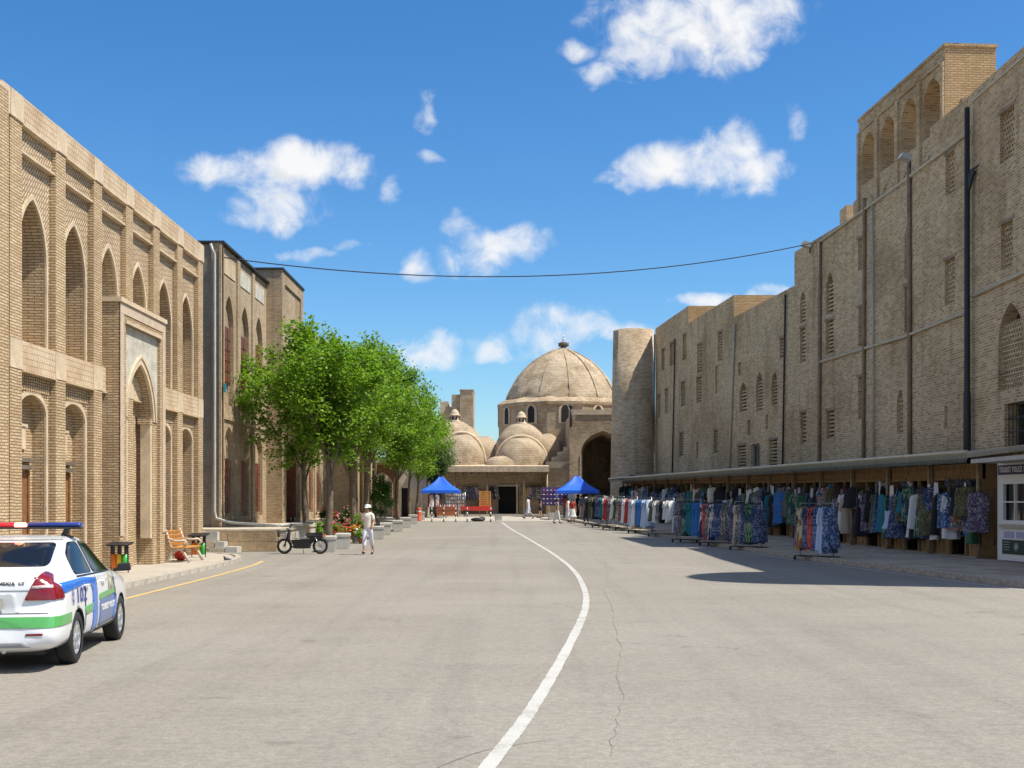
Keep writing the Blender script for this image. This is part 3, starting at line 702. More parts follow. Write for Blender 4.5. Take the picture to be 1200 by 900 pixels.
# red door leaf at the near side of the portal
MB().box(PXX-.95, PXX-.2, yb-1.12, yb-1.04, TZ, 4.5).build('door_leaf', M['wood_red'], B2)
pp = MB(); pp.tube([(-11.78, Ya-.24, H2-.05), (-11.70, Ya-.26, H2-.3), (-11.62, Ya-.24, H2-.45), (-11.62, Ya-.24, 1.5), (-11.55, Ya-.28, 1.22), (-11.1, Ya-.3, 1.08)]+[(-11.1+.35*k, Ya-.35-.32*k, 1.06-.012*k) for k in range(1, 8)], .055, 8)
pp.tube([(-8.65, 46.1, .98), (-8.5, 47.5, 1.0), (-8.4, 52, .95)], .05, 8); pp.build('downpipe', M['zinc'], B2)
MB().box(-11.28, -11.2, Ya-.2, Ya-.1, 6.15, 6.5).build('street_number_plate', mat('teal_plate', (.05, .3, .38), .4), B2)

# ================================================================== THIRD LEFT BUILDING + carved gateway + grey wall
B3 = thing('brick_caravanserai', 'plain brick building with a blank shaded end wall beyond the tree trunks', 'building', (-14, 82, g(80)))
mb = MB(); X3 = -9.83
mb.quad((-26, 76, 0), (X3, 76, 0), (X3, 76, 6.6), (-26, 76, 6.6)); mb.quad((-26, 76, 6.6), (X3, 76, 6.6), (X3, 90, 6.6), (-26, 90, 6.6)); mb.quad((-26, 90, 0), (X3, 90, 0), (X3, 90, 6.6), (-26, 90, 6.6))
wall(mb, (X3, 0), U, Nn, 76, 90, 0, 6.6, [dict(u0=77+k*2.4, u1=78.6+k*2.4, z0=g(80)+.1, z1=4.9, rise=.9, depth=.4) for k in range(5)], 0)
mb.build('wall', M['b2face'], B3)
for k in range(6): MB().box(X3, X3+.07, 76.05+k*2.4, 76.75+k*2.4, .3, 6.55).build('pilaster', M['b2face'], B3)
MB().box(-26, X3+.12, 75.9, 90.1, 6.6, 6.75).build('roof_edge', M['plaster'], B3)
GW = thing('carved_gateway', 'dark carved wooden gateway arch behind the clipped round bush', 'gateway', (-10.2, 92, g(92)))
gw = MB(); zb = g(92)
wall(gw, (0, 92), (1, 0), (0, -1), -11.0, -8.45, zb, 4.55, [dict(u0=-10.55, u1=-8.85, z0=zb, z1=4.0, rise=1.0, depth=.35, back=False)], 0)
wall(gw, (0, 92.35), (1, 0), (0, 1), -11.0, -8.45, zb, 4.55, [dict(u0=-10.55, u1=-8.85, z0=zb, z1=4.0, rise=1.0, depth=.01, back=False)], 0)
gw.build('frame', M['wood'], GW)
MB().box(-11.2, -8.3, 91.85, 92.5, 4.55, 4.75).build('cornice', M['wood'], GW)
for x in (-11.0, -8.5): MB().lathe([(.14, 0), (.1, .25), (.15, .5), (.11, .8), (.10, 3.4), (.16, 3.7)], (x, 91.8, zb), 10).build('column', M['wood'], GW)
MB().box(-11.2, -8.0, 96.5, 96.8, zb, 5.2).build('back_wall', M['plaster'], GW)
GWL = thing('grey_rendered_wall', 'pale grey rendered wall with a dark doorway beside the blue market tent', 'wall', (-7.6, 95, g(95)))
gl = MB(); wall(gl, (0, 95), (1, 0), (0, -1), -9.2, -6.55, g(95), 4.6, [dict(u0=-8.5, u1=-7.85, z0=g(95), z1=2.9, depth=.4, bmi=1)], 0, 0, 1)
gl.quad((-9.2, 95, 4.6), (-6.55, 95, 4.6), (-6.55, 98, 4.6), (-9.2, 98, 4.6)); gl.quad((-6.55, 95, .5), (-6.55, 98, .5), (-6.55, 98, 4.6), (-6.55, 95, 4.6)); gl.build('wall', [M['plaster'], M['dark']], GWL)
MB().box(-9.25, -6.5, 94.9, 95.0, 4.6, 4.72).build('coping', M['stone'], GWL)

# ================================================================== TRADING DOME BAZAAR
BZ = thing('domed_bazaar', 'old brick trading bazaar with ribbed main dome, lantern domes and dark arch', 'building', (1, 108, g(105)))
zb = g(105); DB = 104.0
def dome_prof(r, h, n=14, p=1.25):
    return [(max(r*math.cos(math.pi/2*(k/n))**p if k < n else .02, .02), h*math.sin(math.pi/2*k/n)**.92) for k in range(n+1)]
def round_part(name, prof, c, m_, parent, n=40, smooth=True):
    mb = MB().lathe(prof, (0, 0, 0), n, sm=smooth)
    mb.v = [(x*(1+.012*math.sin(7*z+3*x)+.01*math.sin(5*y-4*z)), y*(1+.012*math.sin(6*z-3*x)), z+.04*math.sin(4*x+3*y)*min(1, z)) for x, y, z in mb.v]; return link(name, mb.mesh(name, m_), parent, Vector(c)-BASE[BZ.name])
def px2(x, y, d): return at(x, y, d)
# main drum (octagonal) and dome
dc = at(659, 587, 116); k_ = 116/FPX
dr = MB(); Rd = 77*k_; zt = at(0, 470, 116).z; z_low = zb
n8 = 16; vs = []
prof8 = [(Rd, z_low), (Rd, at(0, 481, 116).z), (Rd+.12, at(0, 479, 116).z), (Rd+.12, at(0, 476, 116).z), (Rd-.35, at(0, 472, 116).z), (66*k_, zt+.05)]
dr = MB().lathe([(r, z-zb) for r, z in prof8], (0, 0, 0), 12, sm=False, a0=R(15), a1=R(375)); drum = link('drum', dr.mesh('drum', M['brick_far']), BZ, Vector((dc.x, 116, zb))-BASE[BZ.name])
Hd = at(0, 406, 116).z-zt; Rdm = 66*k_
DPF = [(0, 66), (4, 65), (14, 60), (26, 53), (36, 44.5), (44, 36), (50, 27), (55, 17.5), (59.5, 8.5), (63, 1.2)]
def dprof(t):
    q = t*(len(DPF)-1); i_ = min(int(q), len(DPF)-2); f = q-i_
    return ((DPF[i_][1]*(1-f)+DPF[i_+1][1]*f)*k_, (DPF[i_][0]*(1-f)+DPF[i_+1][0]*f)/63*Hd)
pr = [dprof(k/27) for k in range(27)]+[(.03, Hd)]
dome = round_part('dome', pr, (dc.x, 116, zt), M['dome'], BZ, 64)
for k in range(12):                                   # flat brick ribs
    a = R(8)+2*math.pi*k/12; mb = MB(); t1 = .86
    L = []
    for i in range(13):
        r, z = dprof(i/12*t1); wv = (.34-.22*(i/12))
        L.append((r, z, wv))
    for (r0, z0, w0), (r1, z1, w1) in zip(L, L[1:]):
        pts = []
        for r_, z_, w_ in ((r0, z0, w0), (r1, z1, w1)):
            for dr_, s in ((-.06, -1), (-.06, 1), (.065, 1), (.065, -1)):
                rr = r_+dr_; pts.append((rr*math.cos(a)-s*w_*math.sin(a), rr*math.sin(a)+s*w_*math.cos(a), z_+dr_*.5))
        mb.hexa(pts)
    link('dome_rib', mb.mesh('dome_rib', M['dome']), dome)
# arched windows of the drum
for k in range(12):
    a = R(-90-15+30*k-15)
    for da in (0,):
        rr = Rd*math.cos(R(15))+.02; c_ = Vector((rr*math.cos(a), rr*math.sin(a), 0))
        tx, ty = -math.sin(a), math.cos(a)
        poly = [(-.42, 0), (.42, 0)]+[(.42*math.cos(math.pi*q/8), 1.1+.5*math.sin(math.pi*q/8)) for q in range(9)]
        zz = at(0, 500, 116).z-zb
        wm = MB(); fn = lambda u, v, w_: (c_.x+tx*u+math.cos(a)*w_, c_.y+ty*u+math.sin(a)*w_, zz+v)
        wm.prism([(u*1.35, v*1.08-.05) for u, v in poly], .06, fn); wo = link('window_surround', wm.mesh('window_surround', M['dome_trim']), drum)
        wm = MB(); wm.prism([(u*.8, v*.95+.05) for u, v in poly], .075, fn); wm.mi = [0]*len(wm.f)
        link('window_pane', wm.mesh('window_pane', M['dark']), drum)
# stork nest with stork figure
top = Vector((dc.x+.1, 116, zt+Hd-.05))
NS = thing('stork_nest', 'dark twig stork nest with a stork figure on the dome top', 'nest', top)
ns_ = MB()
for k in range(140):
    a = random.random()*6.28; rr = .28+random.random()*.24; z = .05+random.random()*.34; b = a+random.uniform(.5, 1.3)
    ns_.cyl((rr*math.cos(a), rr*math.sin(a), z), (rr*1.05*math.cos(b), rr*1.05*math.sin(b), z+random.uniform(-.08, .1)), .018, n=4)
ns_.lathe([(.12, 0), (.4, .08), (.5, .28), (.42, .36), (.1, .3)], n=12); ns_.build('twig_bowl', M['bark'], NS, True)
st = MB(); st.ball((0, 0, .72), .13, .22, .14); st.tube([(0, -.15, .8), (0, -.22, .98), (0, -.18, 1.12)], [.05, .035, .045], 8); st.cyl((0, -.2, 1.13), (0, -.42, 1.07), .025, .006, 6, 1)
for s in (-1, 1): st.cyl((s*.05, 0, .62), (s*.05, 0, .33), .015, n=6, mi=1)
st.build('stork_figure', [M['white'], M['orange']], NS, True)
# lantern domes: centre px, radius px, apex row, base row
def lantern_dome(cx, apex, r, base, d, lant=True, n=36):
    k = d/FPX; c = at(cx, base, d); h = (base-apex)*k
    o = round_part('lantern_dome', [(r*k*math.cos(math.pi/2*t)**.9, h*math.sin(math.pi/2*t)) for t in [i/12 for i in range(12)]]+[(.02, h)], c, M['dome'], BZ, n)
    if lant:
        lm = MB(); z = h-.06; lm.lathe([(.62, z), (.60, z+.1), (.5, z+.14), (.5, z+.62), (.6, z+.64), (.6, z+.72), (.46, z+.78), (.44, z+.95), (.32, z+1.16), (.16, z+1.3), (.02, z+1.36)], n=10)
        lm.v = [(x*.82, y*.82, z0_l+(zz_-z0_l)*.8) for z0_l in (z,) for x, y, zz_ in lm.v]; lo = link('lantern', lm.mesh('lantern', M['dome_trim']), o)
        for q in range(8):
            a = 2*math.pi*(q+.5)/8; wm = MB(); wm.obox((.41*math.cos(a), .41*math.sin(a)), a, .025, .075, z+.18, z+.43); link('lantern_opening', wm.mesh('lantern_opening', M['dark']), lo)
    return o
lantern_dome(533, 493.5, 37, 545, 106); lantern_dome(611, 496, 31, 531, 106)
lantern_dome(588, 534, 21, 549, 102.5, False); lantern_dome(566, 511, 24, 548, 107, False); lantern_dome(640, 508, 22, 545, 109, False); lantern_dome(505, 512, 30, 550, 108, False)
# lower half-dome shells with a raised arch rim
def shell(cx, apex, r, base, d):
    k = d/FPX; c = at(cx, base, d); h = (base-apex)*k
    o = round_part('arched_shell', [(r*k*math.cos(math.pi/2*t)**.8, h*math.sin(math.pi/2*t)) for t in [i/10 for i in range(10)]]+[(.02, h)], c, M['dome'], BZ, 32)
    rim = MB(); rim.tube([(1.02*r*k*math.cos(a)*1.0, .35, 1.06*h*math.sin(a)**.85) for a in [math.pi*i/16 for i in range(17)]], .15, 6)
    link('arch_rim', rim.mesh('arch_rim', M['dome_trim']), o)
shell(541, 509, 27, 548, 103.6); shell(611, 513, 30, 548, 103.6)
# low block behind the porch, porch roof, porch wall
bw = MB(); zr = at(0, 548, 103).z
bw.box(at(490, 0, 103).x, at(672, 0, 103).x, 103.2, 118, zb-.3, zr+.15); bw.build('hall_block', M['brick_far'], BZ)
pw = MB(); xA, xB = at(500, 0, 102.4).x, at(646, 0, 102.4).x
wall(pw, (0, 102.4), (1, 0), (0, -1), xA, xB, zb-.2, zr-.1, [dict(u0=at(584, 0, 102.4).x, u1=at(608, 0, 102.4).x, z0=zb+.15, z1=at(0, 570, 102.4).z, depth=.7, bmi=1)], 0, 0, 1)
pw.build('porch_wall', [M['brick_far'], M['dark']], BZ)
MB().box(at(582.5, 0, 102.3).x, at(609.5, 0, 102.3).x, 102.25, 102.39, at(0, 570, 102.4).z, at(0, 568, 102.4).z).build('lintel', M['concrete'], BZ)
rf = MB(); y0_, y1_ = 99.4, 103.3; z0_, z1_ = at(0, 553, 99.4).z, at(0, 545.5, 99.4).z
xa_, xb_ = at(502, 0, 99.4).x, at(643.5, 0, 99.4).x
rf.hexa([(xa_, y0_, z0_), (xb_, y0_, z0_), (xb_, y1_, z0_+.15), (xa_, y1_, z0_+.15), (xa_, y0_, z1_-.05), (xb_, y0_, z1_-.05), (xb_, y1_, z1_+.2), (xa_, y1_, z1_+.2)]); rf.build('porch_roof', M['dome_trim'], BZ)
k = 0
x = xa_+.2
while x < xb_: MB().box(x-.05, x+.05, y0_-.12, y1_, z0_-.12, z0_-.003).build('rafter', M['bark'], BZ); x += .62
for xpx in (533, 571, 606, 614, 641): MB().cyl((at(xpx, 0, 100).x, 100.0, zb-.1), (at(xpx, 0, 100).x, 100.0, z0_-.11), .075, n=8).build('porch_post', M['wood_pole'], BZ)
MB().box(xa_, xb_, 99.0, 102.39, zb-.3, zb+.12).build('porch_step', M['paving'], BZ)
# buttress slope between porch and iwan
bt = MB(); bt.hexa([(at(640, 0, 101).x, 101.3, zb-.2), (at(672, 0, 101).x, 101.3, zb-.2), (at(672, 0, 101).x, 106, zb-.2), (at(640, 0, 101).x, 106, zb-.2),
  (at(640, 0, 101).x, 101.5, at(0, 546, 101).z), (at(672, 0, 101).x, 101.5, at(0, 521, 101).z), (at(672, 0, 101).x, 106, at(0, 516, 101).z), (at(640, 0, 101).x, 106, at(0, 546, 101).z)]); bt.build('buttress', M['brick_far'], BZ)
for i in range(4): MB().box(at(640+i*7, 0, 101.4).x, at(672, 0, 101.4).x, 101.45+i*.25, 103, at(0, 541-i*6, 101.4).z-.5, at(0, 541-i*6, 101.4).z).build('stepped_roof', M['dome_trim'], BZ)
# iwan with the dark pointed passage
iw = MB(); xa_, xb_ = at(668, 0, 101).x, at(746, 0, 101).x; za = at(0, 486, 101).z
wall(iw, (0, 101), (1, 0), (0, -1), xa_, xb_, zb-.3, za, [dict(u0=at(681, 0, 101).x, u1=at(732, 0, 101).x, z0=zb-.3, z1=at(0, 505, 101).z, rise=1.75, depth=1.6, back=False)], 0, seg=16)
hw1 = dict(u0=at(683, 0, 102).x, u1=at(731, 0, 102).x, z0=zb-.3, z1=at(0, 508.5, 102).z, rise=1.7, depth=10, bmi=1)
wall(iw, (0, 102.6), (1, 0), (0, -1), xa_, xb_, zb-.3, za, [hw1], 0, 0, 1, seg=16)
iw.quad((xa_, 101, zb-.3), (xa_, 113, zb-.3), (xa_, 113, za), (xa_, 101, za)); iw.quad((xa_, 101, za), (xb_, 101, za), (xb_, 113, za), (xa_, 113, za)); iw.quad((xb_, 101, zb), (xb_, 113, zb), (xb_, 113, za), (xb_, 101, za))
iwo = iw.build('iwan', [M['brick_far'], M['dark']], BZ)
MB().box(xa_-.06, xb_+.05, 100.92, 101.5, za, at(0, 480, 101).z).build('iwan_band', M['dome_trim'], iwo)
MB().box(xa_-.05, xa_+.45, 100.9, 101, zb, za-.01).build('iwan_pier', M['brick_far'], iwo)
MB().box(at(680.0, 0, 101).x, at(681.2, 0, 101).x, 100.95, 101, zb, at(0, 532, 101).z).build('white_edge', M['stone'], iwo)
MB().cyl((at(669, 0, 100.8).x, 100.8, za-1), (at(669, 0, 100.8).x, 100.8, at(0, 478, 101).z), .1, n=8).ball((at(669, 0, 100.8).x, 100.8, at(0, 476.5, 101).z), .2, .2, .15).build('chimney_pipe', M['iron'], BZ)
# distant pylons of another madrasa
DP = thing('distant_pylon', 'stepped brick pylon rising far behind the lantern domes', 'tower', (at(540, 0, 170).x, 170, .7))
for a, b, tp, m_, dy in ((539, 554.6, 457.5, 'brick_far', 0), (529, 539.2, 462, 'brick_far', .5), (521, 529.2, 476, 'brick_far', 1.2), (514, 524, 468, 'plaster', 3.5)):
    MB().box(at(a, 0, 170).x, at(b, 0, 170).x, 170+dy, 176+dy, .6, at(0, tp, 170).z).build('pylon_block', M[m_], DP)
MB().box(at(538.5, 0, 170).x, at(555, 0, 170).x, 169.9, 176, at(0, 457.5, 170).z, at(0, 456.4, 170).z).build('coping', M['brick_far'], DP)

# ================================================================== RIGHT MADRASA (tall shaded wall)
RM = thing('fortress_like_madrasa', 'tall weathered brick madrasa wall with lattice windows and pipes above the market stalls', 'building', (18, 60, .1))
W0, W1, W2, W3, W4 = [Vector(p) for p in ((15.5, 26.0), (15.5, 41.6), (15.3, 48.3), (12.87, 71.8), (10.94, 94.4))]
def on_line(A, U_, x):
    k = (x-600)/FPX; return (k*A.y-A.x)/(U_.x-k*U_.y)
lat_cache = {}
def lattice(w_, h, style):
    """pierced brick grille in local coords: u along x, z up, front at y=0 facing -y"""
    key = (round(w_, 1), round(h, 1), style)
    if key in lat_cache: return lat_cache[key]
    mb = MB()
    if style == 'louver':
        n = max(3, int(h/.17)); 
        for i in range(n): mb.box(-w_/2, w_/2, .02, .12, i*h/n, i*h/n+h/n*.52)
    else:
        n = max(4, int(h/.15)); m_ = max(2, int(round(w_/.19)))
        for i in range(n):
            z = i*h/n
            mb.box(-w_/2, w_/2, .02, .11, z, z+h/n*.34)
            for j in range(m_+1):
                x = -w_/2+(j+(.5 if i % 2 else 0))*w_/m_; a, b = max(x-.035, -w_/2), min(x+.035, w_/2)
                if b > a: mb.box(a, b, .025, .105, z+h/n*.34, z+h/n)
    lat_cache[key] = mb.mesh('lattice', M['brick_r'] if style != 'louver' else M['brick_r']); return lat_cache[key]
def section(A, B, zt, wins, a0=None, b0=None, name='wall_section', zb_=0.0):
    A = Vector(A); B = Vector(B); U_ = (B-A).normalized(); Nn_ = Vector((-U_.y, U_.x))
    if Nn_.x > 0: Nn_ = -Nn_
    L = (B-A).length; holes = []; mb = MB(); place = []
    for wn in wins:
        x0, x1, y0, y1, st = wn[:5]
        s1, s0 = on_line(A, U_, x0), on_line(A, U_, x1)
        if s0 > s1: s0, s1 = s1, s0
        sc = (s0+s1)/2; d = (A+U_*sc).y
        z1, z0 = CH+(HZ-y0)/FPX*d, CH+(HZ-y1)/FPX*d
        s0, s1 = max(s0, .06), min(s1, L-.06)
        if s1-s0 < .25: s0, s1 = sc-.14, sc+.14
        arch = 'arch' in st; rise = min((s1-s0)*.9, (z1-z0)*.45) if arch else 0
        dp = .12 if 'blind' in st else .45
        holes.append(dict(u0=s0, u1=s1, z0=z0, z1=z1, rise=rise, depth=dp, bmi=0 if 'blind' in st else 1)); place.append((s0, s1, z0, z1, st, rise))
    # two overlapping holes would break the grid walk; they are spaced apart in the facade
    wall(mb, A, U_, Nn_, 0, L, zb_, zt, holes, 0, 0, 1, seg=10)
    q = lambda p, z: (p.x, p.y, z)
    IN = Vector((14.5, 0))
    mb.quad(q(A, zt), q(B, zt), q(B+IN, zt), q(A+IN, zt)); mb.quad(q(B+IN, zb_), q(A+IN, zb_), q(A+IN, zt), q(B+IN, zt))
    for p in (A, B): mb.quad(q(p, zb_), q(p+IN, zb_), q(p+IN, zt), q(p, zt), 2)
    o = mb.build(name, [M['brick_r'], M['dark'], M['brick_r_sun']], RM)
    ang_ = math.atan2(U_.y, U_.x)
    for s0, s1, z0, z1, st, rise in place:
        if 'blind' in st: continue
        c_ = A+U_*((s0+s1)/2)-Nn_*(.10 if 'flush' not in st else .02); L0 = BASE[RM.name]
        if 'bars' in st:
            mb = MB()
            for j in range(7): mb.box(-(s1-s0)/2+j*(s1-s0)/6-.012, -(s1-s0)/2+j*(s1-s0)/6+.012, .03, .05, 0, z1-z0)
            for j in range(4): mb.box(-(s1-s0)/2, (s1-s0)/2, .03, .055, j*(z1-z0)/3-.015, j*(z1-z0)/3+.015)
            link('window_bars', mb.mesh('window_bars', M['iron']), o, (c_.x-L0.x, c_.y-L0.y, z0-L0.z), ang_+math.pi); continue
        if 'glass' in st:
            mb = MB(); w_ = s1-s0; h = z1-z0
            for a, b, e, f in ((-w_/2, -w_/2+.12, 0, h), (w_/2-.12, w_/2, 0, h), (-.04, .04, 0, h), (-w_/2, w_/2, h-.1, h), (-w_/2, w_/2, 0, .08)): mb.box(a, b, .04, .1, e, f)
            link('window_frame', mb.mesh('window_frame', M['concrete_d']), o, (c_.x-L0.x, c_.y-L0.y, z0-L0.z), ang_+math.pi); continue
        h = z1-z0-(rise*.45 if rise else 0)
        link('window_lattice', lattice(s1-s0, h, 'louver' if 'louver' in st else 'brick'), o, (c_.x-L0.x, c_.y-L0.y, z0-L0.z), ang_+math.pi)
        if not rise and (z1-z0) > 1.0:
            mb = MB(); w_ = s1-s0+.3; mb.box(-w_/2, w_/2, -.115, .1, 0, .11); link('window_lintel', mb.mesh('window_lintel', M['rustpipe']), o, (c_.x-L0.x, c_.y-L0.y, z1-L0.z+.002), ang_+math.pi)
    return o
section(W0, W1, 15.67, [(1172, 1188.5, 128, 187, 'brick'), (1173, 1187, 260, 314, 'brick'), (1170, 1199, 354.6, 455, 'arch brick'), (1177, 1206, 471, 522, 'bars')])
section(W1, W2, 14.3, [(1108, 1118.6, 179, 227, 'brick'), (1107, 1119, 303, 356, 'brick'), (1056, 1066, 266, 326, 'arch blind'), (1057, 1066, 336, 389, 'brick'), (1107, 1110, 476, 502, 'blind')])
k61 = W2+(W3-W2).normalized()*on_line(W2, (W3-W2).normalized(), 931)
section(W2, k61, 14.2, [(1051, 1060, 456, 508, 'arch brick'), (1005.6, 1013, 278.6, 316, 'brick'), (1006, 1014, 359, 405, 'brick'), (1005.6, 1014, 441, 490, 'louver'),
  (967.8, 976.8, 320, 367, 'arch louver'), (967.8, 976.8, 375, 415, 'louver'), (968.5, 977.6, 481, 514, 'louver'), (937.5, 944, 341, 378, 'arch louver'), (937.5, 944, 384, 425, 'louver'), (938, 944.7, 483, 520, 'louver')])
section(k61, W3, 12.55, [(865, 868.5, 424.5, 439, 'louver'), (866.7, 875, 448, 483, 'arch louver'), (886, 893.7, 435, 482, 'arch louver'), (904, 911, 435, 475, 'arch louver'), (876, 879, 492, 510, 'louver'),
  (913.7, 918.6, 396, 419.6, 'louver'), (897, 900, 486, 503, 'louver'), (864, 874, 522, 548, 'louver'), (880, 890, 520, 549, 'glass'), (901, 911, 515, 547, 'louver')])
U4 = (W4-W3).normalized(); k83 = W3+U4*on_line(W3, U4, 806.5)
section(W3, k83, 13.85, [(817, 823, 403, 436, 'louver'), (841, 846.7, 389, 422.7, 'louver'), (816, 822, 442, 472, 'louver'), (838, 844, 428, 460, 'blind'), (836.5, 841, 504, 531, 'louver'), (816, 818, 518, 537, 'blind')])
section(k83, W4, 15.05, [(775.5, 779, 409, 434, 'louver'), (785, 790.7, 401, 428, 'louver'), (800, 804.5, 392, 421, 'louver'), (770.7, 774, 463, 489, 'louver'), (779, 783, 456, 485, 'louver'), (798, 803, 447.5, 476, 'louver'), (796, 801, 507, 535, 'louver')])
# far and near corner bastions
def bastion(c, r0, r1, zt, name='bastion'):
    mb = MB().lathe([(r0, -.2), (r0*.55+r1*.45, zt*.5), (r1, zt), (r1-.35, zt), (r1-.4, zt-.5), (.01, zt-.5)], n=44)
    return link(name, mb.mesh(name, M['brick_drum']), RM, Vector((c[0], c[1], .1))-BASE[RM.name])
bastion((9.35, 95.3), 1.82, 1.55, 14.9); bastion((15.6, 28.3), 2.7, 2.5, 15.6)
# parapet block on the second section, ledge band
uA = (W2-W1).normalized()
pa = MB(); e_ = W1+uA*on_line(W1, uA, 1089)
pa.hexa([(W1.x+.03, W1.y, 14.3), (e_.x+.03, e_.y, 14.3), (e_.x+.7, e_.y, 14.3), (W1.x+.7, W1.y, 14.3), (W1.x+.03, W1.y, 15.66), (e_.x+.03, e_.y, 15.66), (e_.x+.7, e_.y, 15.66), (W1.x+.7, W1.y, 15.66)]); pa.build('parapet', M['brick_r'], RM)
L_ = RM
MB().bar((W0.x-.02, W0.y, 15.33), (W1.x-.02, W1.y, 15.33), .08, .06).build('ledge', M['palepipe'], L_)
def off(p, o=.07): return (p.x-o, p.y)
def wp(x, y, A, B, o=.07):
    U_ = (B-A).normalized(); p = A+U_*on_line(A, U_, x); return (p.x-o, p.y, CH+(HZ-y)/FPX*p.y)
def pipe(name, pts, r, m_, n=8): MB().tube(pts, r, n).build(name, M[m_], L_)
pipe('roof_pipe', [wp(963, 283, W2, W3), wp(1060, 213, W2, W3), wp(1137, 155, W1, W2)], .055, 'palepipe')
pipe('conduit', [wp(963, 424, W2, W3), wp(1015, 408, W2, W3), wp(1060, 395, W2, W3), wp(1068, 392, W1, W2), wp(1136, 365, W1, W2)], .06, 'palepipe')
pipe('conduit', [wp(1142, 347, W0, W1), wp(1200, 320, W0, W1), wp(1240, 302, W0, W1)], .06, 'palepipe')
ZB = 3.4
def vpipe(x0, y0, x1, A, B, r, m_, nm='downpipe', o=.09):
    a = wp(x0, y0, A, B, o); b = wp(x1, 540, A, B, o); pipe(nm, [a, (b[0], b[1], ZB)], r, m_)
vpipe(1015.5, 232, 1014, W2, W3, .075, 'rustpipe'); vpipe(1025, 240, 1026.5, W2, W3, .04, 'zinc'); vpipe(963, 283, 962, W2, W3, .08, 'rustpipe')
vpipe(1068, 192, 1068.5, W1, W2, .085, 'rustpipe'); vpipe(922.5, 345, 919, W2, W3, .05, 'iron'); vpipe(862.5, 380, 856, W3, W4, .07, 'palepipe'); vpipe(792.5, 397, 789, W3, W4, .05, 'iron')
vpipe(768.6, 392, 767.5, W3, W4, .05, 'iron')
# floodlights
def flood(name, p, lbl):
    o = thing(name, lbl, 'floodlight', p)
    MB().box(-.04, .02, -.02, .02, -.35, .1).build('bracket', M['iron'], o, True)
    MB().hexa([(-.42, -.22, .02), (-.05, -.22, -.12), (-.05, .22, -.12), (-.42, .22, .02), (-.34, -.22, .2), (.02, -.22, .1), (.02, .22, .1), (-.34, .22, .2)]).build('housing', M['zinc'], o, True)
    MB().hexa([(-.425, -.2, .025), (-.34, -.2, .19), (-.34, .2, .19), (-.425, .2, .025), (-.44, -.2, .03), (-.355, -.2, .195), (-.355, .2, .195), (-.44, .2, .03)]).build('lens', M['white'], o, True)
flood('floodlight', wp(1070, 186, W1, W2, .1), 'grey floodlight on the roof edge below the arcade'); flood('floodlight', wp(952, 288, W2, W3, .1), 'grey floodlight at the roof corner where the overhead cable lands')
# black service pole with insulators
sp_ = wp(1141, 540, W1, W2, .22); SPo = thing('service_pole', 'dark steel service pole with bracket insulators against the brick wall', 'pole', (sp_[0], sp_[1], .1))
mb = MB(); mb.tube([(sp_[0], sp_[1], .1), (sp_[0], sp_[1], 5.5), (sp_[0], sp_[1], 5.6), (sp_[0], sp_[1], 15.1)], [.13, .12, .1, .085], 12); mb.build('shaft', M['iron'], SPo)
mb = MB(); zz = at(0, 205, sp_[1]).z; mb.bar((sp_[0], sp_[1], zz-.5), (sp_[0]+.1, sp_[1]-.25, zz+.1), .08, .22).bar((sp_[0]+.05, sp_[1]-.2, zz+.1), (sp_[0]+.3, sp_[1]-.55, zz+.25), .05, .05); mb.build('bracket', M['iron'], SPo)
for k in range(3): MB().lathe([(.02, -.07), (.06, -.05), (.03, 0), (.06, .03), (.02, .07)], (sp_[0]+.27, sp_[1]-.5, zz+.1-k*.16), 8).build('insulator', M['concrete_d'], SPo)
# roof arcade
AR = thing('roof_arcade', 'brick rooftop arcade with four pointed openings above the tall wall', 'arcade', (16.6, 50, 14.2))
A0, A1 = Vector((16.1, 46.0)), Vector((15.46, 55.2)); uA = (A1-A0).normalized(); nA = Vector((-uA.y, uA.x)); nA = nA if nA.x < 0 else -nA
LA = (A1-A0).length; mb = MB(); hl = []; DPT = 1.95
for k in range(4):
    c_ = 1.2+k*2.27; hl.append(dict(u0=c_-.85, u1=c_+.85, z0=15.85, z1=18.0, rise=.95, depth=DPT, back=False))
hl2 = [dict(h, depth=.01, z1=17.2, rise=.6) for h in hl]  # back openings lowered to put the upper reveals in shade
wall(mb, A0, uA, nA, 0, LA, 13.0, 18.8, hl, 0, 0, 0)
B0 = A0-nA*DPT
wall(mb, B0, uA, nA, 0, LA, 13.0, 18.8, hl2, 0, 0, 0)
q = lambda p, z: (p.x, p.y, z); B1 = A1-nA*DPT
mb.quad(q(A1, 13), q(B1, 13), q(B1, 18.8), q(A1, 18.8)); mb.quad(q(A0, 18.8), q(A1, 18.8), q(B1, 18.8), q(B0, 18.8))
mb.build('arcade_wall', M['brick_r'], AR)
ew = MB(); wall(ew, A0, (-nA).normalized(), -uA, 0, DPT, 13.0, 18.8, [dict(u0=.75, u1=1.3, z0=16.0, z1=16.75, depth=.25, bmi=1)], 0, 0, 1); ew.build('end_wall', [M['brick_r_sun'], M['dark']], AR)
lt = MB(); pA, pB = A0-nA*.6-uA*.03, A0-nA*1.45-uA*.03; lt.bar((pA.x, pA.y, 16.8), (pB.x, pB.y, 16.8), .14, .1); lt.build('lintel', M['rustpipe'], AR)
for k in range(5):
    c_ = min(max(.06+k*2.27, .12), LA-.12); p = A0+uA*c_+nA*.04
    m2 = MB(); m2.obox((p.x, p.y), math.atan2(uA.y, uA.x), .17 if 0 < k < 4 else .11, .06, 13.2, 18.25); m2.build('pilaster', M['brick_r'], AR)
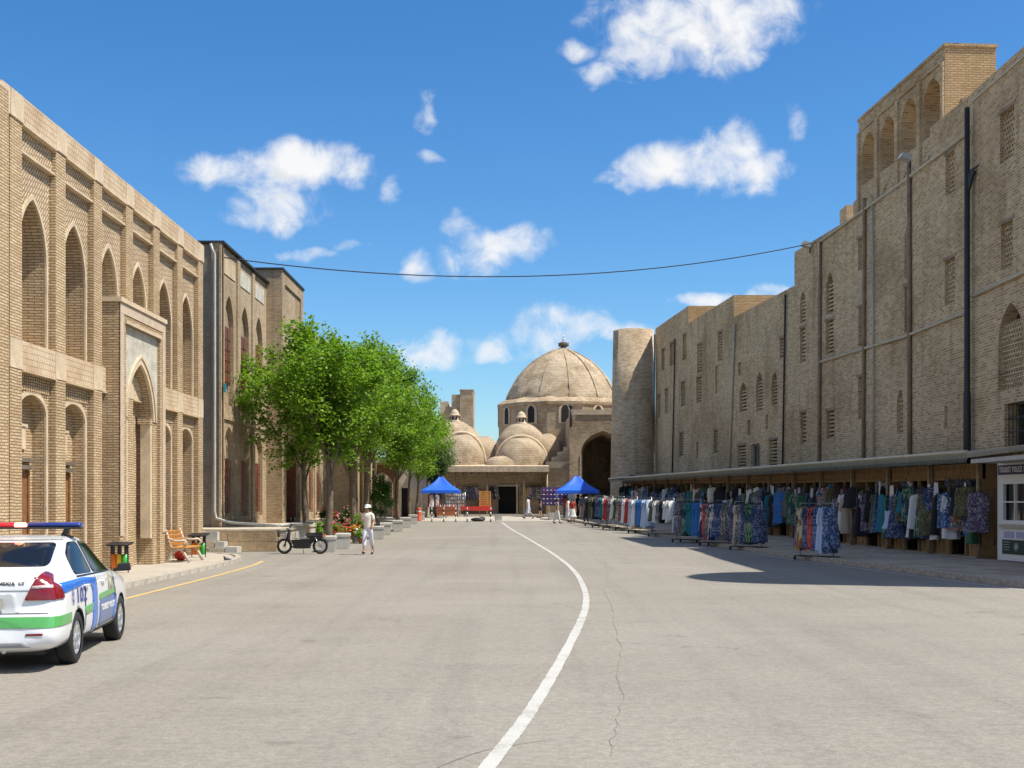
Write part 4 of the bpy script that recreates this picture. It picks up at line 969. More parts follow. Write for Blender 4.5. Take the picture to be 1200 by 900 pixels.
for k in range(4):
    c_ = 1.2+k*2.27; p = A0+uA*c_+nA*.02
    m2 = MB(); m2.obox((p.x, p.y), math.atan2(uA.y, uA.x), .9, .05, 18.26, 18.36); m2.build('string_course', M['brick_r'], AR)
    pt2 = lambda u, z, dn=0.0: tuple((A0+uA*u-nA*dn))+(z,)
    m2 = MB(); arch_trim(m2, pt2, c_, .6, 14.6, .55, .12, -.04, .02, legs=.5); m2.build('blind_arch', M['brick_r'], AR)
co = MB(); p0 = A0+nA*.05-uA*.05; p1 = A1+nA*.05+uA*.05; p2 = B1-nA*.05+uA*.05; p3 = B0-nA*.05-uA*.05
co.hexa([q(p0, 18.8), q(p1, 18.8), q(p2, 18.8), q(p3, 18.8), q(p0, 18.92), q(p1, 18.92), q(p2, 18.92), q(p3, 18.92)]); co.build('coping', M['brick_r'], AR)
for x0, x1, y, d in ((1000, 1013, 237, 57.0), (984, 999, 247, 59.5)):
    a, b = at(x0, y, d), at(x1, y, d); MB().box(a.x, b.x+.6, d-1.2, d, 14.0, a.z).build('stair_turret', M['brick_r'], RM)
# overhead cable
cb = MB(); a = Vector((-11.5, 49, 11.55)); b = Vector(wp(958, 284, W2, W3))
cb.tube([a.lerp(b, t)-Vector((0, 0, 4*1.15*t*(1-t))) for t in [i/40 for i in range(41)]], .022, 6)
solo(cb, 'overhead_cable', M['rubber'], 'thin black cable sagging across the sky between the two buildings', 'cable')

# ================================================================== AWNING AND STALLS
SX = lambda d: 18.95-.115*d; EX = lambda d: 18.0-.115*d
AW = thing('market_awning', 'long pale metal awning with scalloped fringe along the brick wall', 'awning', (12, 65, 3.0))
D0, D1 = 37.2, 93.0
mb = MB(); st_ = [D0+(D1-D0)*i/20 for i in range(21)]
gz = lambda d: 3.02+.20*(d-D0)/(D1-D0)
def sweep(mb, f, prof):
    """prof: (offset from eave towards wall, height above gz)"""
    n_ = len(prof); vs = []
    for d in st_:
        for o_, h in prof: vs.append((EX(d)+o_, d, gz(d)+h))
    mb.add(vs, [(i*n_+k, i*n_+(k+1) % n_, (i+1)*n_+(k+1) % n_, (i+1)*n_+k) for i in range(len(st_)-1) for k in range(n_)])
    mb.f += [list(range(len(mb.v)-len(vs), len(mb.v)-len(vs)+n_))[::-1], list(range(len(mb.v)-n_, len(mb.v)))]; mb.mi += [0, 0]; mb.sm += [False]*2
sweep(mb, None, [(-.02, .18), (.03, .18), (3.4, .62), (3.4, .68), (.0, .33), (-.02, .32)]); mb.build('roof_sheet', M['palepipe'], AW)
rl = MB(); rl.tube([(EX(d)-.04, d, gz(d)+.36) for d in st_], .05, 8); rl.build('top_rail', mat('cream_rail', (.58, .53, .40), .6, var=.15), AW)
fr = MB(); d = D0
while d < D1:                                     # scalloped fringe, overlapping half-round tiles in two rows
    for row in range(2):
        c0 = (EX(d)-.03-.012*row, d+(.06 if row else 0), gz(d)+.29-.12*row)
        poly = [(-.06, 0), (.06, 0), (.055, -.09), (.03, -.14), (0, -.155), (-.03, -.14), (-.055, -.09)]
        base = len(fr.v); fr.v += [(c0[0]-(.018 if v_ < -.08 else 0), c0[1]+u_, c0[2]+v_) for u_, v_ in poly]; fr.f.append(list(range(base, base+7))); fr.mi.append(row); fr.sm.append(False)
    d += .12
tag(fr.build('tile_fringe', [mat('green_grey_tiles', (.32, .31, .21), .6, var=.35, vscale=8), mat('dark_green_tiles', (.14, .145, .10), .6, var=.35, vscale=8)], AW), kind='stuff')
MB().box(EX(36.7)-.1, 15.4, 26.5, 36.9, 3.02, 3.14).build('side_canopy', M['concrete'], AW)
for i in range(17):
    d = 38.3+i*3.35; MB().cyl((SX(d)-.12, d, g(d)+.1), (SX(d)-.12, d, gz(d)+.25), .06, n=8).build('awning_post', M['wood_pole'], AW)
# stall bays
ang_s = math.atan2(1, -.115)
def stall_proto():
    o = thing('market_stall', 'x', 'stall', (0, 0, 0), 0, 'wooden stalls under the awning')
    Lb = 3.3
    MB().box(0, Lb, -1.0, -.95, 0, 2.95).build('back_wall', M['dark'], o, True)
    MB().box(0, .1, -.95, 0, 0, 2.95).build('side_wall', M['wood_st'], o, True)
    MB().box(0, Lb, -.12, -.02, 2.45, 2.95).build('lintel_board', M['wood_st'], o, True)
    gr = MB()
    for k in range(16): gr.bar((.12+k*.2, -.01, 2.48), (.3+k*.2, -.01, 2.92), .02, .02); gr.bar((.3+k*.2, -.01, 2.48), (.12+k*.2, -.01, 2.92), .02, .02)
    gr.build('lintel_lattice', M['wood_st'], o, True)
    for a, b in ((.15, 1.0), (2.3, 3.25)):
        p = MB(); p.box(a, b, -.18, -.08, .02, .82); po = p.build('counter_panel', M['wood_st'], o, True)
        q = MB()
        for k in range(3): w_ = (b-a)/3; q.box(a+k*w_+.06, a+(k+1)*w_-.06, -.08, -.05, .12, .7)
        q.build('carved_panel', M['wood_st'], po, True)
    for x in (1.05, 2.2): MB().box(x, x+.07, -.1, 0, 0, 2.45).build('door_post', M['wood_st'], o, True)
    MB().box(.1, 3.2, -.6, -.56, 1.95, 2.0).build('shelf', M['wood_st'], o, True)
    MB().cyl((.05, .12, 2.25), (3.25, .12, 2.25), .015, n=6).build('hanging_rail', M['iron'], o, True)
    MB().box(0, Lb, -1.0, 0, -.25, .02).build('base', M['slab'], o, True)
    return o
pr_ = stall_proto(); NB = 16
ordinal = ['first', 'second', 'third', 'fourth', 'fifth', 'sixth', 'seventh', 'eighth', 'ninth', 'tenth', 'eleventh', 'twelfth', 'thirteenth', 'fourteenth', 'fifteenth', 'sixteenth']
stalls = []
for i in range(NB):
    d = 38.3+i*3.37
    o = pr_ if i == 0 else copy_tree(pr_)
    o.location = (SX(d), d, g(d)+.13); o.rotation_euler = (0, 0, ang_s); o['label'] = f'wooden clothes stall under the awning, {ordinal[i]} along from the white police booth'
    stalls.append(o)

# ================================================================== GARMENTS AND RACKS
FB = {
 'white': ('white embroidered', fabric('white_cloth', [(.62, .61, .59), (.72, .71, .69)], 9, 'plain')),
 'cream': ('cream', fabric('cream_cloth', [(.66, .60, .50), (.74, .69, .60)], 9, 'plain')),
 'paleblue': ('pale blue', fabric('pale_blue_cloth', [(.36, .46, .62), (.46, .55, .70)], 9, 'plain')),
 'blue': ('bright blue', fabric('blue_cloth', [(.025, .11, .36), (.05, .18, .46)], 9, 'plain')),
 'teal': ('teal silk', fabric('teal_cloth', [(.01, .09, .13), (.02, .18, .24)], 9, 'plain')),
 'black': ('black', fabric('black_cloth', [(.012, .012, .014), (.03, .03, .034)], 9, 'plain')),
 'red': ('red', fabric('red_cloth', [(.30, .025, .025), (.42, .05, .04)], 9, 'plain')),
 'green': ('dark green', fabric('green_cloth', [(.02, .08, .045), (.035, .12, .065)], 9, 'plain')),
 'purple': ('purple', fabric('purple_cloth', [(.10, .02, .10), (.16, .04, .15)], 9, 'plain')),
 'navyfl': ('navy and white floral', fabric('navy_floral', [(.02, .03, .09), (.03, .05, .14), (.30, .32, .36), (.05, .07, .16), (.08, .12, .22)], 9)),
 'greenik': ('green and black ikat', fabric('green_ikat', [(.02, .03, .02), (.07, .22, .12), (.30, .32, .22), (.03, .05, .05), (.05, .1, .16)], 5, 'ikat')),
 'greyik': ('grey and black ikat', fabric('grey_ikat', [(.03, .03, .035), (.30, .29, .26), (.07, .07, .08), (.46, .44, .40)], 5, 'ikat')),
 'pinkst': ('pink and navy striped', fabric('pink_stripe', [(.62, .26, .26), (.60, .58, .55), (.03, .05, .12), (.05, .1, .2)], 7, 'stripe')),
 'bluefl': ('blue and white printed', fabric('blue_print', [(.04, .09, .24), (.08, .17, .34), (.36, .39, .44), (.03, .05, .15)], 8)),
 'coral': ('coral and black printed', fabric('coral_print', [(.55, .10, .08), (.60, .15, .12), (.03, .02, .03), (.5, .12, .12)], 6)),
 'purplefl': ('purple and grey floral', fabric('purple_floral', [(.07, .035, .09), (.18, .14, .21), (.04, .03, .06), (.30, .28, .31)], 8)),
 'olive': ('olive camouflage', fabric('olive_print', [(.08, .08, .04), (.14, .13, .07), (.05, .05, .03), (.2, .18, .1)], 7)),
 'yellowst': ('yellow and brown striped', fabric('yellow_stripe', [(.55, .40, .14), (.12, .06, .03), (.60, .50, .30), (.3, .12, .05)], 8, 'stripe')),
 'beige': ('beige', fabric('beige_cloth', [(.42, .33, .24), (.50, .40, .30)], 9, 'plain')),
 'lilac': ('lilac white', fabric('lilac_cloth', [(.56, .56, .66), (.64, .64, .73)], 9, 'plain')),
 'multi': ('red, white and blue printed', fabric('multi_print', [(.5, .08, .06), (.6, .58, .55), (.03, .06, .2), (.1, .25, .35), (.45, .33, .12)], 6)),
}
gcache = {}
def garment_mesh(key, L, sleeves, var):
    """robe or shirt on a hanger: width along x, hook at the origin, hem at z=-L"""
    k_ = (key, round(L, 2), sleeves, var)
    if k_ in gcache: return gcache[k_]
    rg = random.Random(hash((L, sleeves, var)) & 0xffff); mb = MB(); n = 20; ph = rg.random()*6
    flare = rg.uniform(.02, .10); rings = []
    zs = [-.06, -.09, -.14, -.22, -.40]+[-.40-(L-.40)*t for t in (.25, .5, .75, 1.0)]
    ws = [.06, .12, .225, .265, .27]+[.275+flare*1.5*t for t in (.25, .5, .75, 1.0)]
    ds = [.03, .05, .07, .085, .095]+[.095+.06*t for t in (.25, .5, .75, 1.0)]
    vs = []
    for i, (z, a, b) in enumerate(zip(zs, ws, ds)):
        t = max(0, (-z-.3)/L)
        for k in range(n):
            an = 2*math.pi*k/n; f = 1+.55*t*math.sin(5*an+ph+z*1.5)+.4*t*math.sin(9*an-ph+z)
            vs.append((a*math.cos(an)*(1+.05*t*math.sin(3*an+ph)), b*math.sin(an)*f, z+.02*math.sin(3*an+ph)*t))
    mb.add(vs, [(i*n+k, i*n+(k+1) % n, (i+1)*n+(k+1) % n, (i+1)*n+k) for i in range(len(zs)-1) for k in range(n)], 0, True)
    for s in (-1, 1):
        if not sleeves: break
        ln = {1: .30, 2: .52}[sleeves]; sp_ = rg.uniform(.0, .07); m_ = 6; P = []
        for i in range(m_):
            t = i/(m_-1); P.append((s*(.215+sp_*t+.02*math.sin(t*3)), .02*math.sin(t*5+ph), -.13-ln*t))
        vs = []; q = 8
        for i, p in enumerate(P):
            w_ = .065+.03*i/(m_-1)
            for k in range(q):
                an = 2*math.pi*k/q; vs.append((p[0]+w_*math.cos(an), p[1]+.035*math.sin(an)*(1+.3*math.sin(4*an+i)), p[2]+.03*math.cos(an)*s))
        mb.add(vs, [(i*q+k, i*q+(k+1) % q, (i+1)*q+(k+1) % q, (i+1)*q+k) for i in range(m_-1) for k in range(q)], 0, True)
    gcache[k_] = mb.mesh('garment', FB[key][1]); return gcache[k_]
hg = MB(); hg.tube([(-.2, 0, -.1), (0, 0, -.03), (.2, 0, -.1)], .012, 5); hg.tube([(0, 0, -.03), (0, 0, .03), (.02, 0, .045), (.035, 0, .02)], .006, 5)
hang_me = hg.mesh('hanger', M['black'])
def garment(key, L, loc, rz, where, sleeves=1, noun='robe', group='clothes for sale'):
    o = link('hanging_'+noun, garment_mesh(key, L, sleeves, random.randrange(3)), None, loc, rz)
    tag(o, f'{FB[key][0]} {noun} {where}', noun, group); link('hanger', hang_me, o); return o
sc_cache = {}
def scarf(key, L, loc, rz, where):
    k_ = (key, round(L, 1))
    if k_ not in sc_cache:
        mb = MB(); n_ = 9; vs = []; m_ = 8; ph = len(sc_cache)
        for i in range(m_):
            t = i/(m_-1)
            for k in range(n_):
                u = (k/(n_-1)-.5)*(.16+.10*t); vs.append((u, .025*math.sin(k*1.9+ph)*(.4+t), -L*t+.015*math.sin(k+ph)))
        mb.add(vs, [(i*n_+k, i*n_+k+1, (i+1)*n_+k+1, (i+1)*n_+k) for i in range(m_-1) for k in range(n_-1)], 0, True); sc_cache[k_] = mb.mesh('scarf', FB[key][1])
    return tag(link('hanging_scarf', sc_cache[k_], None, loc, rz), f'{FB[key][0]} scarf {where}', 'scarf', 'scarves in the stalls')
pile_cache = {}
def pile(keys, loc, rz, where):
    o = thing('folded_textiles', f'pile of folded textiles topped with {FB[keys[-1]][0]} cloth {where}', 'textiles', loc, rz, 'folded textiles on the stall counters')
    for q, k in enumerate(keys):
        if k not in pile_cache:
            mb = MB(); mb.hexa([(-.17, -.12, 0), (.17, -.12, 0), (.17, .12, 0), (-.17, .12, 0), (-.165, -.115, .055), (.165, -.12, .06), (.16, .115, .055), (-.165, .12, .058)]); pile_cache[k] = mb.mesh('folded_cloth', FB[k][1])
        link('folded_cloth', pile_cache[k], o, ((q % 2)*.02-.01, 0, q*.062), (q*.37 % .2)-.1)
    return o
def rack_proto():
    o = thing('clothes_rack', 'x', 'clothes rack', (0, 0, 0), 0, 'rolling clothes racks along the kerb')
    Lr = 1.35
    MB().tube([(-Lr/2, 0, .16), (-Lr/2, 0, 1.82), (Lr/2, 0, 1.82), (Lr/2, 0, .16)], .016, 6).build('rail_frame', M['steel'], o, True)
    b = MB()
    for s in (-1, 1): b.bar((s*Lr/2, -.28, .13), (s*Lr/2, .28, .13), .035, .035)
    b.bar((-Lr/2, .2, .13), (Lr/2, .2, .13), .03, .03).bar((-Lr/2, -.2, .13), (Lr/2, -.2, .13), .03, .03); b.build('base_frame', M['iron'], o, True)
    wm = MB().cyl((-.015, 0, .06), (.015, 0, .06), .055, n=10).box(-.02, .02, -.015, .015, .06, .13).mesh('castor', M['rubber'])
    for s in (-1, 1):
        for q in (-.26, .26): link('castor', wm, o, (s*Lr/2, q, 0))
    return o
rp0 = rack_proto(); used_rack = [False]
RACKS = [  # px centre, base row, fabrics, garment length, where
 (957, 657, ['bluefl', 'paleblue', 'bluefl', 'coral', 'navyfl', 'yellowst', 'purplefl', 'greyik'], 1.45, 2.2, 'alone beside the kerb'),
 (877, 645, ['navyfl', 'greenik', 'greenik', 'navyfl', 'greyik', 'beige', 'navyfl', 'greenik'], 1.5, 2.2, 'heavy with green and navy robes'),
 (840, 640, ['greyik', 'navyfl', 'navyfl', 'pinkst', 'greyik', 'coral', 'pinkst'], 1.5, 2.25, 'with pink and navy striped robes'),
 (807, 636, ['blue', 'teal', 'teal', 'greenik', 'purplefl', 'greyik', 'paleblue', 'purplefl'], 1.4, 2.3, 'with teal silk robes'),
 (777, 629, ['white', 'white', 'black', 'greyik', 'white', 'olive'], 1.05, 2.3, 'with short white jackets'),
 (752, 625, ['paleblue', 'paleblue', 'blue', 'blue', 'white', 'paleblue'], 1.45, 2.3, 'with pale blue robes'),
 (736, 622, ['white', 'multi', 'red', 'white', 'purplefl', 'multi'], 1.3, 2.3, 'with red and white printed robes'),
 (721, 620.5, ['cream', 'green', 'cream', 'purplefl', 'red'], 1.25, 2.3, 'with cream robes over purple skirts'),
 (708, 618.5, ['cream', 'cream', 'teal', 'navyfl', 'black'], 1.25, 2.3, 'with cream coats'),
 (699, 616.5, ['greyik', 'black', 'greyik', 'olive', 'black'], 1.3, 2.3, 'with black and grey coats'),
]
for (x, y, keys, L, az, where) in RACKS:
    p = gp(x, y); o = rp0 if not used_rack[0] else copy_tree(rp0); used_rack[0] = True
    o.location = (p.x, p.y, p.z+.005); o.rotation_euler = (0, 0, az); o['label'] = f'steel rolling clothes rack {where}'
    ca, sa = math.cos(az), math.sin(az); n = len(keys)
    keys = [k for k in keys for _ in range(2)][:13]; n = len(keys)
    for i, k in enumerate(keys):
        s = -.60+1.2*i/(n-1)
        garment(k, min(L+random.uniform(-.12, .1), 1.55), (p.x+ca*s, p.y+sa*s, p.z+1.785), az+math.pi/2+random.uniform(-.12, .12), f'hanging on the rack {where}', random.choice((1, 2)) , group='clothes on the racks')
# loose pairs of trousers under the lone rack are shown by the long robes; stall displays
rs = random.Random(5)
DARKS = ['black', 'black', 'black', 'navyfl', 'navyfl', 'greyik', 'olive', 'olive', 'purplefl', 'greenik', 'teal', 'green']; BRIGHT = ['white', 'white', 'paleblue', 'bluefl', 'beige', 'cream', 'multi', 'purple', 'pinkst']
for i, o in enumerate(stalls):
    L0 = o.location; ca, sa = math.cos(ang_s), math.sin(ang_s)
    def hangit(u, v, hz, k, Lg, tw, noun):
        garment(k, Lg, (L0.x+ca*u-sa*v, L0.y+sa*u+ca*v, L0.z+hz), ang_s+tw, f'hanging at the {ordinal[i]} stall along from the police booth', rs.choice((0, 1, 2, 2)), noun, 'clothes hanging in the stalls')
    u = .12
    while u < 3.2:                                 # front row on the rail: mixed lengths, some sideways, gaps at doorways
        r_ = rs.random()
        if r_ < .12: u += rs.uniform(.25, .45); continue
        k = rs.choice(DARKS) if rs.random() < .76 else rs.choice(BRIGHT)
        Lg = rs.choice((.85, 1.0, 1.25, 1.45, 1.5, 1.55)); hangit(u, .12+rs.uniform(-.02, .16), 2.3-rs.choice((0, 0, .1, .25, .4, .55)) if Lg < 1.45 else 2.15-rs.uniform(0, .3), k, Lg, rs.choice((0, .4, 1.1, 1.4, 1.5, 1.6, 1.3, -.6)), 'robe' if Lg > 1 else 'shirt')
        u += rs.uniform(.12, .28) if i < 7 else rs.uniform(.28, .5)
    for _ in range(7 if i < 8 else 3):
        u = rs.uniform(.1, 3.2); v = .2+rs.uniform(-.05, .1); scarf(rs.choice(DARKS+BRIGHT), rs.choice((.9, 1.2, 1.5)), (L0.x+ca*u-sa*v, L0.y+sa*u+ca*v, L0.z+2.4-rs.uniform(0, .3)), ang_s+rs.uniform(-.6, .6), f'dangling at the {ordinal[i]} stall along from the police booth')
    if i < 8:
        for u in (.4, .8, 2.55, 2.95): pile([rs.choice(DARKS+BRIGHT) for _ in range(rs.randint(3, 7))], (L0.x+ca*u+sa*.13, L0.y+sa*u-ca*.13, L0.z+.822), ang_s, f'at the {ordinal[i]} stall')
    u = .2
    while u < 3.2 and i < 11:                      # lower row inside
        if rs.random() < .75:
            k = rs.choice(DARKS) if rs.random() < .6 else rs.choice(BRIGHT); hangit(u, -.3, 1.35+rs.uniform(-.1, .1), k, rs.choice((.7, .8, .9)), rs.choice((0, .3, 1.2)), 'shirt')
        u += rs.uniform(.3, .5)
# extra long robes standing out in front of the posts
for idx, (x, y, k, L) in enumerate(((915, 630, 'blue', 1.5), (929, 630, 'green', 1.5), (1018, 646, 'purplefl', 1.5), (1047, 650, 'paleblue', .75), (1087, 640, 'olive', 1.5), (1110, 640, 'bluefl', 1.2), (1146, 640, 'purplefl', 1.3))):
    p = gp(x, y, .13); d = p.y
    for _ in range(8): d = (18.6-.115*d)*FPX/(x-600)
    garment(k, L, (18.6-.115*d, d, g(d)+.13+(1.75 if L > .9 else 1.15)+.35), ang_s+.9, ['displayed in front of the awning post','displayed beside the blue robe at the awning post','leaning out before the dark doorway','hung low before the carved counter','hung wide open on the stall front','hung beside the open olive robe','on the last hanger next to the police booth'][idx], 2, 'robe', 'robes displayed before the stalls')
# sun hats on the stall shelves nearest the booth
def hat_mesh(key): return MB().lathe([(.17, 0), (.165, .012), (.10, .02), (.095, .09), (.07, .115), (.01, .12)], n=14).mesh('sun_hat', FB[key][1])
hats = {k: hat_mesh(k) for k in ('white', 'beige', 'cream', 'olive', 'navyfl', 'black', 'purplefl')}
for i in range(3):
    o = stalls[i]; L0 = o.location; ca, sa = math.cos(ang_s), math.sin(ang_s)
    for j in range(7 if i < 1 else 3):
        u = .25+j*.3+(1.2 if i == 1 else 0); v = -.0; k = rs.choice(list(hats)); z = 2.32+rs.uniform(-.03, .03)
        h = link('sun_hat', hats[k], None, (L0.x+ca*u-sa*.13, L0.y+sa*u+ca*.13, L0.z+z), rs.random()*6); h.rotation_euler = (.0, R(rs.uniform(-75, -50)), ang_s+R(90))
        tag(h, f'{FB[k][0]} sun hat pinned above the {ordinal[i]} stall along from the booth', 'hat', 'sun hats above the stalls')
# ================================================================== TEXT
def text_mesh(body, size, name='lettering', extrude=.004, bold=.0, align='CENTER'):
    cu = bpy.data.curves.new('t', 'FONT'); cu.body = body; cu.size = size; cu.align_x = align; cu.align_y = 'CENTER'; cu.extrude = extrude; cu.offset = bold; cu.resolution_u = 3; cu.space_character = 1.12
    o = bpy.data.objects.new('t', cu); COL.objects.link(o); dg = bpy.context.evaluated_depsgraph_get()
    me = bpy.data.meshes.new_from_object(o.evaluated_get(dg)); bpy.data.objects.remove(o); bpy.data.curves.remove(cu)
    me.name = name; me.transform(Matrix.Rotation(R(90), 4, 'X')); return me
def put_text(body, size, m_, parent, loc, sx=1.0, bold=0.0, name='lettering'):
    me = text_mesh(body, size, name, bold=bold); me.transform(Matrix.Diagonal((sx, 1, 1, 1))); me.materials.clear(); me.materials.append(m_)
    return link(name, me, parent, loc)
# ================================================================== POLICE BOOTH
BO = thing('police_booth', 'white tourist police booth with gridded window under the side canopy', 'booth', (SX(37.35), 37.35, .13), ang_s+math.pi)
Lb, Hb, Db = 3.2, 2.95, .8; MW = M['white']; navy = mat('navy_sign', (.025, .02, .10), .4); dkg = mat('dark_green_panel', (.012, .045, .042), .35)
mb = MB(); wall(mb, (0, 0), (1, 0), (0, -1), 0, Lb, 0, Hb, [dict(u0=.34, u1=1.75, z0=1.15, z1=2.32, depth=.1, bmi=1)], 0, 0, 1)
mb.quad((0, 0, 0), (0, Db, 0), (0, Db, Hb), (0, 0, Hb)); mb.quad((Lb, 0, 0), (Lb, Db, 0), (Lb, Db, Hb), (Lb, 0, Hb)); mb.quad((0, 0, Hb), (Lb, 0, Hb), (Lb, Db, Hb), (0, Db, Hb)); mb.quad((0, Db, 0), (Lb, Db, 0), (Lb, Db, Hb), (0, Db, Hb))
mb.build('cabin', [MW, M['glass_dark']], BO, True)
fr = MB()
for a, b, e, f in ((.30, .40, 1.1, 2.37), (1.7, 1.8, 1.1, 2.37), (.4, 1.7, 2.27, 2.37), (.4, 1.7, 1.08, 1.2), (1.03, 1.07, 1.2, 2.27), (.4, 1.7, 1.72, 1.76)): fr.box(a, b, -.04, .05, e, f)
fr.build('window_frame', MW, BO, True)
MB().box(.12, 3.1, -.05, -.005, 2.55, 2.83).build('sign_board', navy, BO, True); st_ = put_text('TOURIST POLICE', .23, M['white'], BO, (.86, -.054, 2.69), 1.0, .005, 'sign_lettering'); st_.data.transform(Matrix.Diagonal((1.3/st_.dimensions.x if st_.dimensions.x else .65, 1, 1, 1)))
put_text('1', .23, M['white'], BO, (1.62, -.054, 2.69), .65, .005, 'sign_lettering')
MB().box(.25, 1.9, -.10, -.005, .98, 1.06).build('window_sill', M['palepipe'], BO, True)
lil = mat('lilac_notice', (.42, .42, .62), .5)
for a in (.42, 1.12): MB().box(a, a+.55, -.02, -.004, .68, .86).build('notice', lil, BO, True)
MB().box(.33, 2.4, -.03, -.004, .2, .62).build('info_panel', dkg, BO, True)
em = MB().lathe([(.0, 0), (.13, 0), (.13, .01), (.0, .01)], n=20, sy=1); e_me = em.mesh('emblem', M['concrete']); e_me.transform(Matrix.Rotation(R(90), 4, 'X')); link('emblem', e_me, BO, (1.15, -.03, .41))
e2 = MB().lathe([(.09, 0), (.105, 0), (.105, .012), (.09, .012)], n=20).mesh('emblem_ring', navy); e2.transform(Matrix.Rotation(R(90), 4, 'X')); link('emblem_ring', e2, BO, (1.15, -.032, .41))
for k in range(4):
    MB().box(.42, .42+.36-.05*(k % 2), -.036, -.029, .54-k*.075, .56-k*.075).build('print_line', M['concrete'], BO, True)
MB().box(-.02, Lb+.02, -.03, Db, Hb, Hb+.06).build('roof_trim', MW, BO, True)
# ================================================================== PEOPLE
skin_m = mat('skin', (.43, .26, .18), .6); skin_d = mat('tanned_skin', (.33, .19, .12), .6); hair_m = mat('dark_hair', (.02, .014, .01), .6)
def skin_eval(verts, edges, radii, root=0, sub=2):
    me = bpy.data.meshes.new('sk'); me.from_pydata(verts, edges, []); o = bpy.data.objects.new('sk', me); COL.objects.link(o)
    m_ = o.modifiers.new('s', 'SKIN'); m_.use_smooth_shade = True
    for i, r in enumerate(radii):
        r = r if isinstance(r, tuple) else (r, r); me.skin_vertices[0].data[i].radius = r
    me.skin_vertices[0].data[root].use_root = True
    s = o.modifiers.new('u', 'SUBSURF'); s.levels = sub; s.render_levels = sub
    dg = bpy.context.evaluated_depsgraph_get(); r = bpy.data.meshes.new_from_object(o.evaluated_get(dg)); bpy.data.objects.remove(o); bpy.data.meshes.remove(me)
    for p in r.polygons: p.use_smooth = True
    return r
def person(label, loc, rz, H=1.7, legs=((0, 0), (0, 0)), arms=((-.1, .12, .15), (-.1, .12, .15)), top='white', bottom=None, kind='trousers', skin=skin_m, hair=hair_m, hat=None, sleeve=1, bag=None, hem=.1, look=0.0, pose_extra=None):
    """facing +y; legs: (swing, knee) right, left; arms: (swing forward, spread, elbow bend)"""
    k = H/1.7; o = thing('person', label, 'person', loc, rz, 'people in the square')
    def S(p): return (p[0]*k, p[1]*k, p[2]*k)
    V = [(0, 0, .97), (0, .01, 1.12), (0, .015, 1.30), (0, 0, 1.43), (0, .005, 1.49), (0, .02, 1.555), (0, .025, 1.62), (0, .01, 1.685)]
    Rr = [(.145, .10), (.125, .09), (.15, .10), (.085, .075), .052, .07, (.078, .095), .055]
    E = [(i, i+1) for i in range(7)]
    jl = []
    for s, (sw, kn) in zip((1, -1), legs):
        hip = Vector((s*.09, 0, .92)); kd = Vector((0, math.sin(sw), -math.cos(sw))); knee = hip+kd*.43
        a2 = sw-kn; ad = Vector((0, math.sin(a2), -math.cos(a2))); ank = knee+ad*.41; fa = a2+R(90)-max(0, kn*.2)
        toe = ank+Vector((0, math.sin(fa)*.17, -math.cos(fa)*.17-.03)); b = len(V)
        V += [tuple(hip), tuple(hip.lerp(knee, .5)), tuple(knee), tuple(knee.lerp(ank, .4)), tuple(ank), tuple(ank+(toe-ank)*.25+Vector((0, 0, -.02))), tuple(toe)]
        Rr += [.088, .078, .056, .055, .036, .04, .03]; E += [(0, b)]+[(b+i, b+i+1) for i in range(6)]; jl.append((hip, knee, ank, toe))
    ja = []
    for s, (sw, spd, eb) in zip((1, -1), arms):
        sh = Vector((s*.175, 0, 1.405)); ud = Vector((s*math.sin(spd), math.sin(sw)*math.cos(spd), -math.cos(sw)*math.cos(spd))).normalized(); el = sh+ud*.28
        f2 = sw+eb; fd = Vector((s*math.sin(spd)*(1-min(eb, 1.6)*.75), math.sin(f2), -math.cos(f2))).normalized(); wr = el+fd*.245; hd = wr+fd*.09; b = len(V)
        V += [tuple(sh), tuple(sh.lerp(el, .5)), tuple(el), tuple(el.lerp(wr, .4)), tuple(wr), tuple(hd)]
        Rr += [.062, .05, .041, .04, .026, (.022, .04)]; E += [(3, b)]+[(b+i, b+i+1) for i in range(5)]; ja.append((sh, el, wr, hd, fd))
    me = skin_eval([S(p) for p in V], E, [tuple(q*k for q in r) if isinstance(r, tuple) else r*k for r in Rr], 0, 2)
    bm = bmesh.new(); bm.from_mesh(me); mb = MB()
    for sh, el, wr, hd, fd in ja:                 # fingers and thumb, face
        sx = fd.orthogonal().normalized(); sx = Vector((0, 0, 0))+(Vector((1, 0, 0))-fd*fd.x).normalized() if abs(fd.x) < .9 else sx
        sy = fd.cross(sx)
        for q, ln in zip((-.027, -.009, .009, .027), (.06, .075, .07, .055)):
            a = hd+sy*q; mb.tube([S(a-fd*.02), S(a+fd*ln*.55), S(a+fd*ln+sx*.015)], [.009*k, .008*k, .006*k], 5)
        a = wr+fd*.03+sy*-.03; mb.tube([S(a), S(a-sy*.025+fd*.035), S(a-sy*.03+fd*.06)], [.011*k, .009*k, .007*k], 5)
    mb.ball(S((0, .118, 1.60)), .014*k, .02*k, .025*k, 6, 4)
    for s in (-1, 1): mb.ball(S((s*.078, .015, 1.605)), .012*k, .02*k, .03*k, 6, 4)
    m2 = mb.mesh('f', skin); bm.from_mesh(m2); bm.to_mesh(me); bm.free(); me.materials.clear(); me.materials.append(skin)
    for p in me.polygons: p.material_index = 0; p.use_smooth = True
    me.name = 'body'; body_ = link('body', me, o)
    ey = MB()
    for s in (-1, 1): ey.ball(S((s*.032, .107, 1.628)), .012*k, .008*k, .007*k, 6, 4)
    ey.ball(S((0, .108, 1.565)), .026*k, .008*k, .006*k, 6, 4, 1); ey.build('face', [M['black'], M['wood_red']], body_, True)
